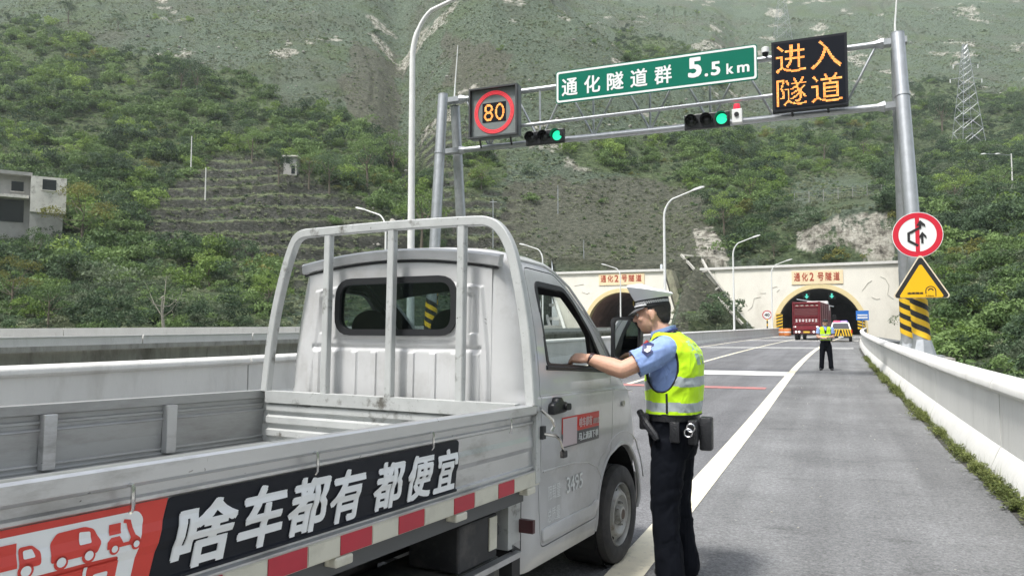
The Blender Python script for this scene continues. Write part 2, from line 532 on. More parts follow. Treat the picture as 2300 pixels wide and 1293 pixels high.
# ---------------------------------------------------------------- terrain
F0 = np.array([-math.sin(YAW), math.cos(YAW)]); RT = np.array([math.cos(YAW), math.sin(YAW)])
COLS = [
 (-1500, [(30, -6), (42, -3), (60, 2), (100, 13), (130, 27), (160, 44), (200, 70), (280, 124), (400, 220), (900, 560)]),
 (0,    [(38, -6), (42, -3), (60, 1.5), (84, 8.5), (100, 12.6), (106, 17), (130, 29), (160, 45), (200, 70), (280, 126), (400, 225), (900, 580)]),
 (300,  [(42, -6), (48, -3), (62, 1.5), (100, 12), (130, 26), (160, 43), (200, 69), (280, 126), (400, 230), (900, 590)]),
 (700,  [(52, -6), (60, -3), (74, 1.8), (100, 10), (130, 23), (160, 40), (200, 66), (280, 123), (400, 230), (900, 590)]),
 (900,  [(68, -6), (76, -3), (90, 2), (112, 11), (135, 24), (160, 39), (200, 61), (240, 88), (290, 128), (400, 225), (900, 580)]),
 (1100, [(90, -6), (104, -2), (112, 4), (119, 10), (125, 15), (150, 34), (180, 59), (215, 88), (250, 118), (300, 160), (900, 580)]),
 (1205, [(88, -6), (100, -2), (108, 3), (117, 10), (119.5, 11.6), (126, 15.5), (150, 33), (180, 58), (215, 86), (250, 113), (300, 145), (900, 560)]),
 (1245, [(80, 11.2), (113, 11.2), (126, 15.5), (150, 33), (180, 57.5), (215, 85), (243, 107), (275, 120), (350, 148), (900, 540)]),
 (1300, [(80, 11.2), (113, 11.2), (125, 15.5), (150, 33), (180, 57), (215, 84), (236, 101), (262, 108), (350, 140), (480, 222), (900, 520)]),
 (1450, [(80, 11.2), (113, 11.2), (122, 15), (150, 31), (185, 53), (215, 78), (228, 84), (250, 86), (350, 130), (480, 215), (900, 500)]),
 (1510, [(80, -6), (98, -.5), (106, 5), (110, 11.2), (112.5, 11.8), (122, 15), (150, 31), (185, 52), (215, 75), (230, 82), (350, 130), (480, 213), (900, 500)]),
 (1560, [(80, -6), (92, -1), (98, 2.5), (106, 10.2), (111, 12.5), (122, 17.5), (140, 27), (170, 44), (200, 62), (240, 84), (350, 130), (480, 212), (900, 500)]),
 (1610, [(80, -6), (91, -1), (96, 2), (106.5, 9.5), (109, 11.5), (115, 15.5), (130, 22), (160, 39), (200, 60), (260, 88), (350, 129), (480, 210), (900, 490)]),
 (1660, [(80, 11.2), (108, 11.4), (120, 17), (140, 26), (180, 46), (213, 60), (300, 100), (400, 152), (500, 220), (900, 470)]),
 (1720, [(80, 11.2), (107, 11.2), (113, 17), (135, 25), (180, 43), (213, 57), (300, 100), (400, 152), (500, 222), (900, 470)]),
 (1900, [(80, 11.2), (103.5, 11.2), (108, 19.2), (120, 21.5), (140, 27), (180, 41), (213, 54), (300, 98), (400, 154), (500, 225), (900, 460)]),
 (2020, [(80, 11.2), (101.2, 11.5), (106, 19.5), (120, 22), (140, 27), (180, 41), (213, 53), (300, 98), (400, 156), (500, 226), (900, 460)]),
 (2032, [(22, -2.5), (34, -1.5), (50, 1.2), (65, 4), (80, 8), (95, 13.5), (110, 19), (125, 23), (140, 27.5), (180, 41), (213, 53), (300, 98), (400, 158), (500, 228), (900, 460)]),
 (2070, [(22, -2.5), (34, -1.5), (50, 1.2), (65, 4), (80, 8), (95, 13.5), (110, 19), (125, 23), (140, 27.5), (180, 41), (213, 53), (300, 98), (400, 158), (500, 228), (900, 460)]),
 (2300, [(14, -2), (25, -1.0), (40, .8), (55, 4.5), (70, 9), (90, 15), (110, 20.5), (125, 24.5), (140, 29), (180, 43), (213, 54), (300, 99), (400, 160), (500, 230), (900, 460)]),
 (4500, [(14, -2), (25, -1.0), (40, .5), (55, 4), (70, 8), (90, 14), (110, 20), (140, 29), (180, 43), (213, 54), (300, 99), (400, 160), (500, 230), (900, 460)]),
]
_cx = np.array([c[0] for c in COLS], float)
_dg = np.concatenate([np.arange(14, 130, .4), np.arange(130, 300, 1.0), np.arange(300, 905, 4.0)])
_cz = np.array([np.interp(_dg, [p[0] for p in c[1]], [p[1] for p in c[1]]) for c in COLS])
def base_z(px, d):
    """smooth height at (direction, distance) by bilinear lookup"""
    px = np.clip(px, _cx[0], _cx[-1]); 
    i = np.clip(np.searchsorted(_cx, px) - 1, 0, len(_cx) - 2)
    t = (px - _cx[i]) / (_cx[i + 1] - _cx[i])
    di = np.interp(d, _dg, np.arange(len(_dg)))
    j = np.clip(di.astype(int), 0, len(_dg) - 2); q = di - j
    z0 = _cz[i, j] * (1 - q) + _cz[i, j + 1] * q
    z1 = _cz[i + 1, j] * (1 - q) + _cz[i + 1, j + 1] * q
    return z0 * (1 - t) + z1 * t
ZFX = [-40.5, -39.7, -22.6, -21.2, -19.2, -17.6, -16.7, -8.6, -6.5, 9.2]
ZFZ = [4.0, -3.0, -3.0, 2.5, 9.2, 10.9, 10.2, .6, -3.0, -5.0]
def full_z(px, d, X, Y):
    z = base_z(px, d)
    fr_ = (X > -39.9) & (X < 9.2) & (Y < 112.25) & (Y > -20) & (px > 1205) & (px < 2045)
    zf_ = np.interp(X, ZFX, ZFZ) - np.maximum(0, 110.6 - Y) * .66
    zf_ = np.maximum(zf_ + .7 * fbm(X / 2.2, Y / 2.2, 3, 61) * np.clip((zf_ + 2) / 3, 0, 1), -6)
    zf_ = np.where((Y > 111.35) & ((X > -16.5) | (X < -22.8)), 9.9, zf_)
    zb_ = np.where((Y >= 112.25) & (X > -40.5) & (X < 9.3) & (Y < 150), np.maximum(z, 11.2), z)
    far = np.clip((d - 60) / 120.0, 0, 1)
    amp = 1.0 + 4.5 * far
    por = ((px > 1215) & (px < 2035)).astype(float) * np.clip((150 - d) / 10, 0, 1)
    calm = (1 - por) + por * np.clip((z - 11.6) / 9.0, 0, 1)
    amp = amp * calm
    z = zb_
    z = z + amp * fbm(X / 22, Y / 22, 4, 1) * np.clip((z + 1) / 8.0, 0, 1)
    z = z + .9 * calm * np.clip((z - 0) / 6.0, 0, 1) * fbm(X / 4.5, Y / 4.5, 3, 9)
    # old field terraces on the lower left slope
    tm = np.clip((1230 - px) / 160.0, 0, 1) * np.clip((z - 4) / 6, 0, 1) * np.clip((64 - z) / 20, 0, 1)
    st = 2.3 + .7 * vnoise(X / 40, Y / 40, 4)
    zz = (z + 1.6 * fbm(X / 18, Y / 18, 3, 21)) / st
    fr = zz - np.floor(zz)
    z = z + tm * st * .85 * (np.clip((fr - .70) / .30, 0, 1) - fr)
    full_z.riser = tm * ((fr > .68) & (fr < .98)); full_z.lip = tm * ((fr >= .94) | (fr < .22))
    # gully left of the tall lamp
    gm = np.exp(-((px - (905 - .12 * (d - 150))) / 46.0) ** 2) * np.clip((d - 130) / 40, 0, 1)
    z = z - 7.0 * gm
    # run-off gullies on the high slope
    gl_ = np.abs(fbm(px / 70 + d / 75 + .9 * fbm(d / 30, px / 90, 2, 17) * 2, d / 110, 3, 13))
    gul = np.clip((.06 - gl_) / .06, 0, 1) * np.clip((d - 160) / 60, 0, 1) * np.clip(vnoise(d / 60 + 3, px / 170, 19) * 2 - .7, 0, 1)
    z = z - 1.7 * gul
    full_z.gul = gul
    # tussocks and small hollows
    z = z + (.5 + .6 * np.clip((d - 150) / 60, 0, 1)) * np.clip((d - 70) / 60, 0, 1) * calm * fbm(X / 2.6, Y / 2.0, 3, 33, .65)
    return np.where(fr_, zf_, z)
pxs = np.concatenate([np.linspace(-1500, -250, 40), np.linspace(-240, 1480, 330), np.linspace(1484, 1760, 110), np.linspace(1764, 2420, 150), np.linspace(2450, 4500, 50)])
dss = np.concatenate([np.arange(14, 90, 1.3), np.arange(90, 127, .45), np.geomspace(127.5, 520, 240), np.geomspace(530, 900, 22)])
PX, DD = np.meshgrid(pxs, dss, indexing='ij')
TX = DD * (F0[0] + RT[0] * (PX - 1150) / FPX); TY = DD * (F0[1] + RT[1] * (PX - 1150) / FPX)
TZ = full_z(PX, DD, TX, TY); RIS = full_z.riser.astype(float); LIP = full_z.lip.astype(float); GUL = full_z.gul
def to_px(X, Y, Z):
    """where a point of the slope lies in the photograph (used only to lay out plant and soil zones)"""
    f = X * F0[0] + Y * F0[1]; r_ = X * RT[0] + Y * RT[1]; u = Z - 1.45
    cp, sp = math.cos(PITCH), math.sin(PITCH)
    dd = f * cp + u * sp; uu = -f * sp + u * cp
    return 1150 + FPX * r_ / dd, 646.5 - FPX * uu / dd
SX, SY = to_px(TX, TY, TZ)
ni, nj = PX.shape
idx = np.arange(ni * nj).reshape(ni, nj)
fa = np.stack([idx[:-1, :-1], idx[1:, :-1], idx[1:, 1:], idx[:-1, 1:]], -1).reshape(-1, 4)
cx_ = TX.ravel()[fa].mean(1); cy_ = TY.ravel()[fa].mean(1); zmin = TZ.ravel()[fa].min(1)
def inside_tunnel(x, y):
    return (((np.abs(x + 1.2) < 6.4) | (np.abs(x + 28.6) < 6.4)) & (y > 107.5) & (y < 175))
zmax = TZ.ravel()[fa].max(1)
kill = (cy_ > 110.0) & (cy_ < 112.6) & (zmax - zmin > 3) & (zmin < 9.5) & (((cx_ > -16.6) & (cx_ < 9.1)) | ((cx_ > -39.7) & (cx_ < -22.6)))
kill |= (cx_ > -39.9) & (cx_ < 9.3) & (cy_ > 70) & (cy_ < 111.2) & (zmin < -5) & (zmax > 3)
# nothing of the slope may poke through the decks
deck = (cx_ > -10.6) & (cx_ < 3 + .75 * 3.8 * (np.clip(cy_ - 20, 0, 90) / 90) ** 2) & (cy_ < 110.5) & (cx_ < 1.9 + 3.2 * np.clip(cy_ / 108, 0, 1))
fa = fa[~kill & ~deck]
tm_ = bpy.data.meshes.new('hillside')
tm_.from_pydata(np.stack([TX.ravel(), TY.ravel(), TZ.ravel()], -1).tolist(), [], fa.tolist())
tm_.polygons.foreach_set('use_smooth', [True] * len(tm_.polygons))

def soft(poly, x, y, w_=26):
    jx = w_ * fbm(TX_ / 9, TY_ / 9, 3, 41) * 2; jy = w_ * fbm(TX_ / 9, TY_ / 9, 3, 51) * 2
    return inpoly(x + jx, y + jy, poly).astype(float)
FOREST = [
 [(-400, 60), (0, 45), (110, 45), (200, 95), (300, 130), (420, 150), (560, 175), (640, 230), (760, 260), (850, 290), (905, 370), (905, 470), (860, 500), (840, 440), (760, 430), (700, 400), (600, 340), (480, 330), (430, 400), (330, 470), (230, 420), (150, 400), (-400, 400)],
 [(-400, 400), (300, 400), (300, 540), (420, 560), (650, 600), (650, 760), (-400, 760)],
 [(925, 350), (990, 400), (990, 580), (900, 580)],
 [(1010, 345), (1130, 345), (1140, 400), (1100, 430), (1030, 425)],
 [(1240, 330), (1420, 300), (1700, 290), (2040, 250), (2060, 370), (2060, 400), (1780, 400), (1770, 560), (1660, 590), (1580, 500), (1580, 440), (1460, 410), (1300, 380)],
 [(2050, 170), (2500, 260), (2500, 1000), (2050, 1000)],
 [(1380, 60), (1560, 110), (1650, 200), (1500, 180), (1400, 130)],
 [(1940, 240), (2060, 240), (2060, 560), (1980, 480)],
 [(1640, 640), (1740, 720), (1740, 760), (1560, 760), (1560, 700)],
 [(1700, 540), (1790, 500), (2010, 555), (2010, 600), (1700, 600)],
]
BARE = [[(1150, 420), (1560, 400), (1620, 560), (1600, 620), (1260, 620), (1120, 520)], [(800, 100), (900, 130), (900, 330), (820, 330), (760, 200)],
        [(990, 80), (1140, 130), (1120, 250), (1010, 240)], [(1500, 560), (1560, 560), (1700, 740), (1540, 740)], [(1560, 110), (1660, 90), (1700, 150), (1600, 150)]]
PALE = [[(1555, 515), (1600, 512), (1625, 560), (1640, 600), (1600, 610), (1560, 560)], [(1790, 525), (1880, 490), (1990, 478), (2012, 520), (2010, 590), (1940, 575), (1900, 550), (1850, 570), (1790, 560)]]
TX_, TY_ = TX, TY
fo = np.zeros_like(SX); ba = np.zeros_like(SX); pa = np.zeros_like(SX)
for p in FOREST: fo = np.maximum(fo, soft(p, SX, SY))
for p in BARE: ba = np.maximum(ba, soft(p, SX, SY, 40))
for p in PALE: pa = np.maximum(pa, soft(p, SX, SY, 9))
ba = np.maximum(ba, .5 * GUL)
pa = np.maximum(pa, .8 * ((fbm(TX / 14, TY / 14, 4, 71) > .20) & (DD > 150) & (fo < .5)))
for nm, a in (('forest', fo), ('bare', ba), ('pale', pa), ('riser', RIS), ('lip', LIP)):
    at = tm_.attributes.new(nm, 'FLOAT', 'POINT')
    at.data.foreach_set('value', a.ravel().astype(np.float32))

def hill_mat():
    m = bpy.data.materials.new('hillside_ground'); m.use_nodes = True
    nt = m.node_tree; N, L = nt.nodes, nt.links
    b = N['Principled BSDF']; b.inputs['Roughness'].default_value = .95; b.inputs['Specular IOR Level'].default_value = .2
    gm_ = N.new('ShaderNodeNewGeometry')
    def noise(s, det=6, ro=.6, st=None):
        n = N.new('ShaderNodeTexNoise'); n.inputs['Scale'].default_value = s; n.inputs['Detail'].default_value = det; n.inputs['Roughness'].default_value = ro
        if st:
            mp = N.new('ShaderNodeMapping'); mp.inputs['Scale'].default_value = st; L.new(gm_.outputs['Position'], mp.inputs[0]); L.new(mp.outputs[0], n.inputs['Vector'])
        else: L.new(gm_.outputs['Position'], n.inputs['Vector'])
        return n.outputs['Fac']
    def ramp(f, c):
        r_ = N.new('ShaderNodeValToRGB'); el = r_.color_ramp.elements
        while len(el) < len(c): el.new(.5)
        for e, (p, k) in zip(el, c): e.position = p; e.color = (*k, 1)
        L.new(f, r_.inputs[0]); return r_.outputs[0]
    def mix(f, a, b_):
        x = N.new('ShaderNodeMix'); x.data_type = 'RGBA'
        if isinstance(f, float): x.inputs['Factor'].default_value = f
        else: L.new(f, x.inputs['Factor'])
        L.new(a, x.inputs['A']); L.new(b_, x.inputs['B']); return x.outputs['Result']
    def attr(n):
        a = N.new('ShaderNodeAttribute'); a.attribute_name = n; return a.outputs['Fac']
    def mr(f, a, b_, c=0, d=1):
        x = N.new('ShaderNodeMapRange'); x.inputs[1].default_value = a; x.inputs[2].default_value = b_; x.inputs[3].default_value = c; x.inputs[4].default_value = d
        L.new(f, x.inputs[0]); return x.outputs[0]
    fine = noise(1.6, 8, .72, (1, 1, 2.4))
    scrub = ramp(fine, [(.32, (.022, .034, .024)), (.43, (.070, .098, .066)), (.55, (.140, .182, .126)), (.70, (.29, .335, .255))])
    soil = ramp(noise(1.1, 9, .75, (1, 1, 2.0)), [(.30, (.026, .027, .020)), (.46, (.088, .088, .066)), (.6, (.170, .168, .128)), (.75, (.30, .29, .24))])
    green = ramp(noise(.9, 8, .7), [(.32, (.030, .048, .020)), (.5, (.092, .130, .055)), (.7, (.175, .225, .105))])
    rock = ramp(noise(.8, 9, .75, (1, 1, .28)), [(.34, (.05, .045, .038)), (.44, (.24, .225, .19)), (.54, (.52, .50, .43)), (.68, (.74, .72, .65))])
    c = mix(mr(noise(.035, 5, .6), .50, .70, 0, .6), scrub, soil)
    c = mix(mr(noise(.05, 5, .6), .5, .62, 0, .6), c, green)
    c = mix(mr(attr('bare'), 0, 1, 0, .8), c, soil)
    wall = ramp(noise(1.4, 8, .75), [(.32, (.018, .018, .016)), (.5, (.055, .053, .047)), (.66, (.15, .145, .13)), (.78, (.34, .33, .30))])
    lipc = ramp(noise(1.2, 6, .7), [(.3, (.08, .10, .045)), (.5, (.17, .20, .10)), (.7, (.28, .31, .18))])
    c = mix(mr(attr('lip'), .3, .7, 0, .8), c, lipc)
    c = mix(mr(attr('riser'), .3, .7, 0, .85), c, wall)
    c = mix(mr(attr('forest'), 0, 1, 0, .8), c, green)
    pm = N.new('ShaderNodeMath'); pm.operation = 'MULTIPLY'; L.new(attr('pale'), pm.inputs[0]); L.new(mr(noise(.55, 6, .7, (1, 1, .24)), .40, .48), pm.inputs[1])
    c = mix(pm.outputs[0], c, rock)
    L.new(c, b.inputs['Base Color'])
    bp = N.new('ShaderNodeBump'); bp.inputs['Strength'].default_value = 1.0; bp.inputs['Distance'].default_value = 1.1
    L.new(fine, bp.inputs['Height']); L.new(bp.outputs[0], b.inputs['Normal'])
    return m
M_hill = hill_mat()
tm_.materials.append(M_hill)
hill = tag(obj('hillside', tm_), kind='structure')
mb = MB(); mb.add([(-900, -700, -8.5), (900, -700, -8.5), (900, 900, -8.5), (-900, 900, -8.5)], [(0, 1, 2, 3)])
tag(mb.build('valley_ground', mat('valley_ground', (.10, .105, .07), .95, var=.4, vscale=.15, coords='Object')), kind='structure')

# ---------------------------------------------------------------- plants
def hz(px, d):
    """point of the slope in a given direction and distance"""
    px = np.asarray(px, float); d = np.asarray(d, float)
    X = d * (F0[0] + RT[0] * (px - 1150) / FPX); Y = d * (F0[1] + RT[1] * (px - 1150) / FPX)
    return X, Y, full_z(px, d, X, Y)
def seat(px, py, dmin=20):
    """first slope point met looking through (px,py): distance, and the point"""
    ds = np.arange(dmin, 520, .5)
    X, Y, Z = hz(np.full(ds.shape, float(px)), ds)
    sx, sy = to_px(X, Y, Z)
    k = np.where(sy <= py)[0]
    i = k[0] if len(k) else len(ds) - 1
    return ds[i], Vector((X[i], Y[i], Z[i]))

def leaf_mat(name, c_dark, c_light, var=.5):
    m = bpy.data.materials.new(name); m.use_nodes = True
    nt = m.node_tree; N, L = nt.nodes, nt.links
    b = N['Principled BSDF']; b.inputs['Roughness'].default_value = .62; b.inputs['Specular IOR Level'].default_value = .25
    oi = N.new('ShaderNodeObjectInfo'); gm_ = N.new('ShaderNodeNewGeometry')
    n = N.new('ShaderNodeTexNoise'); n.inputs['Scale'].default_value = 1.3; n.inputs['Detail'].default_value = 3
    L.new(gm_.outputs['Position'], n.inputs['Vector'])
    n2 = N.new('ShaderNodeTexNoise'); n2.inputs['Scale'].default_value = .06; n2.inputs['Detail'].default_value = 3
    L.new(gm_.outputs['Position'], n2.inputs['Vector'])
    ad = N.new('ShaderNodeMath'); ad.operation = 'MULTIPLY_ADD'; L.new(oi.outputs['Random'], ad.inputs[0]); ad.inputs[1].default_value = .62; L.new(n.outputs['Fac'], ad.inputs[2])
    ad2 = N.new('ShaderNodeMath'); ad2.operation = 'ADD'; L.new(ad.outputs[0], ad2.inputs[0]); L.new(n2.outputs['Fac'], ad2.inputs[1])
    cr = N.new('ShaderNodeValToRGB'); cr.color_ramp.elements[0].position = .85; cr.color_ramp.elements[1].position = 1.5
    mr_ = N.new('ShaderNodeMapRange'); mr_.inputs[1].default_value = .80; mr_.inputs[2].default_value = 1.75
    L.new(ad2.outputs[0], mr_.inputs[0])
    cr.color_ramp.elements[0].position = 0; cr.color_ramp.elements[1].position = 1
    cr.color_ramp.elements[0].color = (*c_dark, 1); cr.color_ramp.elements[1].color = (*c_light, 1)
    L.new(mr_.outputs[0], cr.inputs[0]); L.new(cr.outputs[0], b.inputs['Base Color'])
    tl = N.new('ShaderNodeBsdfTranslucent'); L.new(cr.outputs[0], tl.inputs['Color'])
    ms = N.new('ShaderNodeMixShader'); ms.inputs[0].default_value = .30
    L.new(b.outputs[0], ms.inputs[1]); L.new(tl.outputs[0], ms.inputs[2]); L.new(ms.outputs[0], N['Material Output'].inputs['Surface'])
    return m
M_leafA = leaf_mat('leaf_green', (.038, .080, .028), (.215, .315, .110))
M_leafB = leaf_mat('leaf_bright', (.070, .135, .028), (.29, .40, .105))
M_leafC = leaf_mat('leaf_dark', (.022, .046, .025), (.125, .190, .098))
M_leafY = leaf_mat('leaf_yellow', (.08, .10, .025), (.24, .24, .07))
M_leafG = leaf_mat('leaf_grey_green', (.042, .064, .038), (.195, .245, .150))
M_scrub = leaf_mat('scrub_leaf', (.085, .105, .060), (.31, .35, .215))
M_stone = leaf_mat('stone_face', (.16, .155, .14), (.62, .60, .55))
M_bark = mat('bark', (.14, .12, .09), .9, var=.3, vscale=8, bump=.6, bscale=20)
M_barkp = mat('pale_bark', (.34, .32, .27), .9, var=.25, vscale=8)

def leaves(name, n, m, blobs, size, seed, flat=.6, trunk=None):
    """crown of leaf clumps spread through several lobes. blobs: (centre, radii)"""
    q = np.random.RandomState(seed)
    vs = []; fs = []
    wts = np.array([b[1][0] * b[1][1] * b[1][2] for b in blobs]) ** (2 / 3.); wts /= wts.sum()
    ch = q.choice(len(blobs), n, p=wts)
    for k in range(n):
        c, r_ = blobs[ch[k]]
        d = q.normal(size=3); d /= np.linalg.norm(d)
        if d[2] < -.35: d[2] *= -1
        rad = (.55 + .5 * q.rand() ** .6) * (1 + .22 * math.sin(5 * d[0] + seed) * math.cos(4 * d[1] + 2 * d[2]))
        p = np.array(c) + d * rad * np.array(r_)
        nrm = d * .7 + q.normal(size=3) * .55; nrm /= np.linalg.norm(nrm)
        a = np.cross(nrm, q.normal(size=3)); a /= np.linalg.norm(a); b_ = np.cross(nrm, a)
        s_ = size * (.55 + .9 * q.rand())
        o = len(vs)
        vs += [p - a * s_ * .9, p + b_ * s_ * .45, p + a * s_ * .9 - nrm * s_ * .25, p - b_ * s_ * .45]
        fs.append((o, o + 1, o + 2, o + 3))
    me = bpy.data.meshes.new(name)
    me.from_pydata([tuple(map(float, v)) for v in vs], [], fs)
    me.materials.append(m)
    return me
def blobset(seed, n, spread, rr, h0, h1):
    q = np.random.RandomState(seed)
    return [((q.normal() * spread, q.normal() * spread, h0 + (h1 - h0) * q.rand()), (rr * (.7 + .6 * q.rand()), rr * (.7 + .6 * q.rand()), rr * (.55 + .4 * q.rand()))) for _ in range(n)]
SRC = bpy.data.collections.new('plant_sources')
def src(name, me):
    o = bpy.data.objects.new(name, me); SRC.objects.link(o); return o
def scatter(name, m, label, cat, protos, P, S, RZ, IX, tilt=0.0):
    """one 'stuff' object: plants placed on points with geometry nodes"""
    col_ = bpy.data.collections.new(name + '_source')
    for i, me in enumerate(protos):
        o = bpy.data.objects.new('%s_%02d' % (name, i), me); col_.objects.link(o)
    me = bpy.data.meshes.new(name)
    me.from_pydata([tuple(map(float, p)) for p in P], [], [])
    for nm, a in (('scl', S), ('rz', RZ)):
        at = me.attributes.new(nm, 'FLOAT', 'POINT'); at.data.foreach_set('value', np.asarray(a, np.float32))
    at = me.attributes.new('ix', 'INT', 'POINT'); at.data.foreach_set('value', np.asarray(IX, np.int32))
    o = obj(name, me)
    ng = bpy.data.node_groups.new(name, 'GeometryNodeTree')
    ng.interface.new_socket('Geometry', in_out='INPUT', socket_type='NodeSocketGeometry')
    ng.interface.new_socket('Geometry', in_out='OUTPUT', socket_type='NodeSocketGeometry')
    N, L = ng.nodes, ng.links
    gi = N.new('NodeGroupInput'); go = N.new('NodeGroupOutput')
    ip = N.new('GeometryNodeInstanceOnPoints'); ci = N.new('GeometryNodeCollectionInfo')
    ci.inputs['Collection'].default_value = col_; ci.inputs['Separate Children'].default_value = True; ci.inputs['Reset Children'].default_value = True
    def na(nm, ty):
        a = N.new('GeometryNodeInputNamedAttribute'); a.data_type = ty; a.inputs['Name'].default_value = nm; return a.outputs['Attribute']
    cmb = N.new('ShaderNodeCombineXYZ'); L.new(na('rz', 'FLOAT'), cmb.inputs['Z'])
    sc_ = na('scl', 'FLOAT')
    L.new(gi.outputs[0], ip.inputs['Points']); L.new(ci.outputs[0], ip.inputs['Instance'])
    ip.inputs['Pick Instance'].default_value = True
    L.new(na('ix', 'INT'), ip.inputs['Instance Index'])
    L.new(cmb.outputs[0], ip.inputs['Rotation']); L.new(sc_, ip.inputs['Scale'])
    L.new(ip.outputs[0], go.inputs[0])
    md = o.modifiers.new('scatter', 'NODES'); md.node_group = ng
    tag(o, label, cat, kind='stuff')
    return o

# random candidate points over the slope, thinned by zone
q = np.random.RandomState(11)
def candidates(n, dmin=20, dmax=480):
    px = np.where(q.rand(n) < .14, q.uniform(-750, -120, n), q.uniform(-120, 2450, n))
    # even over the ground area: p(d) ~ d, but favour the near half
    d = np.sqrt(q.uniform(dmin ** 2, dmax ** 2, n))
    X, Y, Z = hz(px, d)
    sx, sy = to_px(X, Y, Z)
    ok = ~(inside_tunnel(X, Y) & (Z < 10)) & (Z > -2.6)
    onroad = (X > -10.7) & (X < 2.6 + 3.0 * np.clip(Y / 108, 0, 1)) & (Y < 110.5)
    via = (X > -42.5) & (X < -27) & (Y < 110) & (Z < 4)
    ok &= ~onroad & ~via & (sy > -60)
    return px[ok], d[ok], X[ok], Y[ok], Z[ok], sx[ok], sy[ok]
def zone(polys, X, Y, sx, sy, w_=26):
    global TX_, TY_
    TX_, TY_ = X, Y
    r_ = np.zeros(sx.shape)
    for p in polys: r_ = np.maximum(r_, soft(p, sx, sy, w_))
    return r_
bush = []
for i in range(9):
    bush.append(leaves('bush_crown', 900, [M_leafA, M_leafC, M_leafA, M_leafB, M_leafC, M_leafA, M_leafY, M_leafG, M_leafG][i], blobset(60 + i, [7, 9, 6, 8, 10, 7, 7, 9, 12][i], .44, [.48, .36, .52, .42, .34, .46, .42, .36, .30][i], .15, [.85, 1.0, .8, .9, 1.15, .8, .8, .6, .5][i]), [.075, .065, .08, .07, .06, .075, .07, .055, .05][i], 70 + i))
small = []
for i in range(5):
    small.append(leaves('scrub_crown', 46, [M_scrub, M_scrub, M_leafC, M_scrub, M_leafA][i], blobset(90 + i, 3, .3, .42, .05, .3), .22, 80 + i))
px, d, X, Y, Z, sx, sy = candidates(172000, 20, 470)
f_ = zone(FOREST, X, Y, sx, sy); b_ = zone(BARE, X, Y, sx, sy, 40); p_ = zone(PALE, X, Y, sx, sy, 9)
near = np.clip(230.0 / np.maximum(d, 60), .5, 3.2)
# bushes
patch = vnoise(X / 13, Y / 13, 77)
low = (sy > 520) & (sx < 700)
den = .15 * f_ * (.25 + 1.35 * patch * (patch > np.where(low, .60, .12))) * near * (1 - p_) + .007 * (1 - f_) * (patch > .5)
den *= np.where(sx > 2050, 1.15, 1)
sel = q.rand(len(px)) < den
n = sel.sum()
S = (.75 + 2.5 * q.rand(n) ** 2.4) * np.where(d[sel] < 80, .62, 1.0) * np.where(sx[sel] < 900, 1.15, 1.0)
S = np.where(f_[sel] > .5, S, S * .6)
ixl = q.choice(9, n, p=[.22, .16, .19, .12, .12, .10, .03, .03, .03]); ixr = q.choice(9, n, p=[.08, .20, .08, .03, .17, .07, .01, .18, .18])
scatter('bush_cover', None, 'dense green bushes covering the mountain slope', 'bushes', bush, np.stack([X, Y, Z - .22], -1)[sel], S, q.rand(n) * 6.28, np.where((sx[sel] > 1980) | (d[sel] < 85) | ((sx[sel] > 1200) & (sy[sel] > 470)), ixr, ixl))
NB = n
# low scrub and grass clumps everywhere on the open slope
px, d, X, Y, Z, sx, sy = candidates(590000, 40, 470)
f_ = zone(FOREST, X, Y, sx, sy); b_ = zone(BARE, X, Y, sx, sy, 40); p_ = zone(PALE, X, Y, sx, sy, 9)
patch = vnoise(X / 6, Y / 6, 78)
den = .30 * np.clip(230.0 / np.maximum(d, 60), .5, 3) * (patch > .2) * (1 - .35 * b_) * (1 - .95 * p_) * (.4 + patch)
sel = q.rand(len(px)) < den
n = sel.sum()
S = .3 + .5 * q.rand(n) ** 2
scatter('scrub_cover', None, 'low grey green scrub and grass tufts on the open slope', 'scrub', small, np.stack([X, Y, Z - .05], -1)[sel], S, q.rand(n) * 6.28, q.choice(5, n, p=[.3, .3, .12, .2, .08]))
NS = n
# pale stones
st = []
for i in range(3):
    mb = MB(); qq = np.random.RandomState(5 + i)
    mb.ell((0, 0, .2), (.5, .42, .35), 7, 5)
    mb.v = [tuple(np.array(v) * (1 + .3 * (qq.rand() - .5))) for v in mb.v]
    st.append(mb.mesh('stone', M_stone))
px, d, X, Y, Z, sx, sy = candidates(26000, 60, 470)
f_ = zone(FOREST, X, Y, sx, sy)
hot = (fbm(X / 16, Y / 16, 3, 99) > .09) | ((sx > 380) & (sx < 800) & (sy < 260) & (q.rand(len(sx)) < .25))
sel = (q.rand(len(px)) < .34) & (f_ < .5) & hot
n = sel.sum()
scatter('stones', None, 'pale stones scattered over the open slope', 'stones', st, np.stack([X, Y, Z], -1)[sel], .3 + .9 * q.rand(n) ** 3, q.rand(n) * 6.28, q.choice(3, n))
print('bushes', NB, 'scrub', NS, 'stones', n)

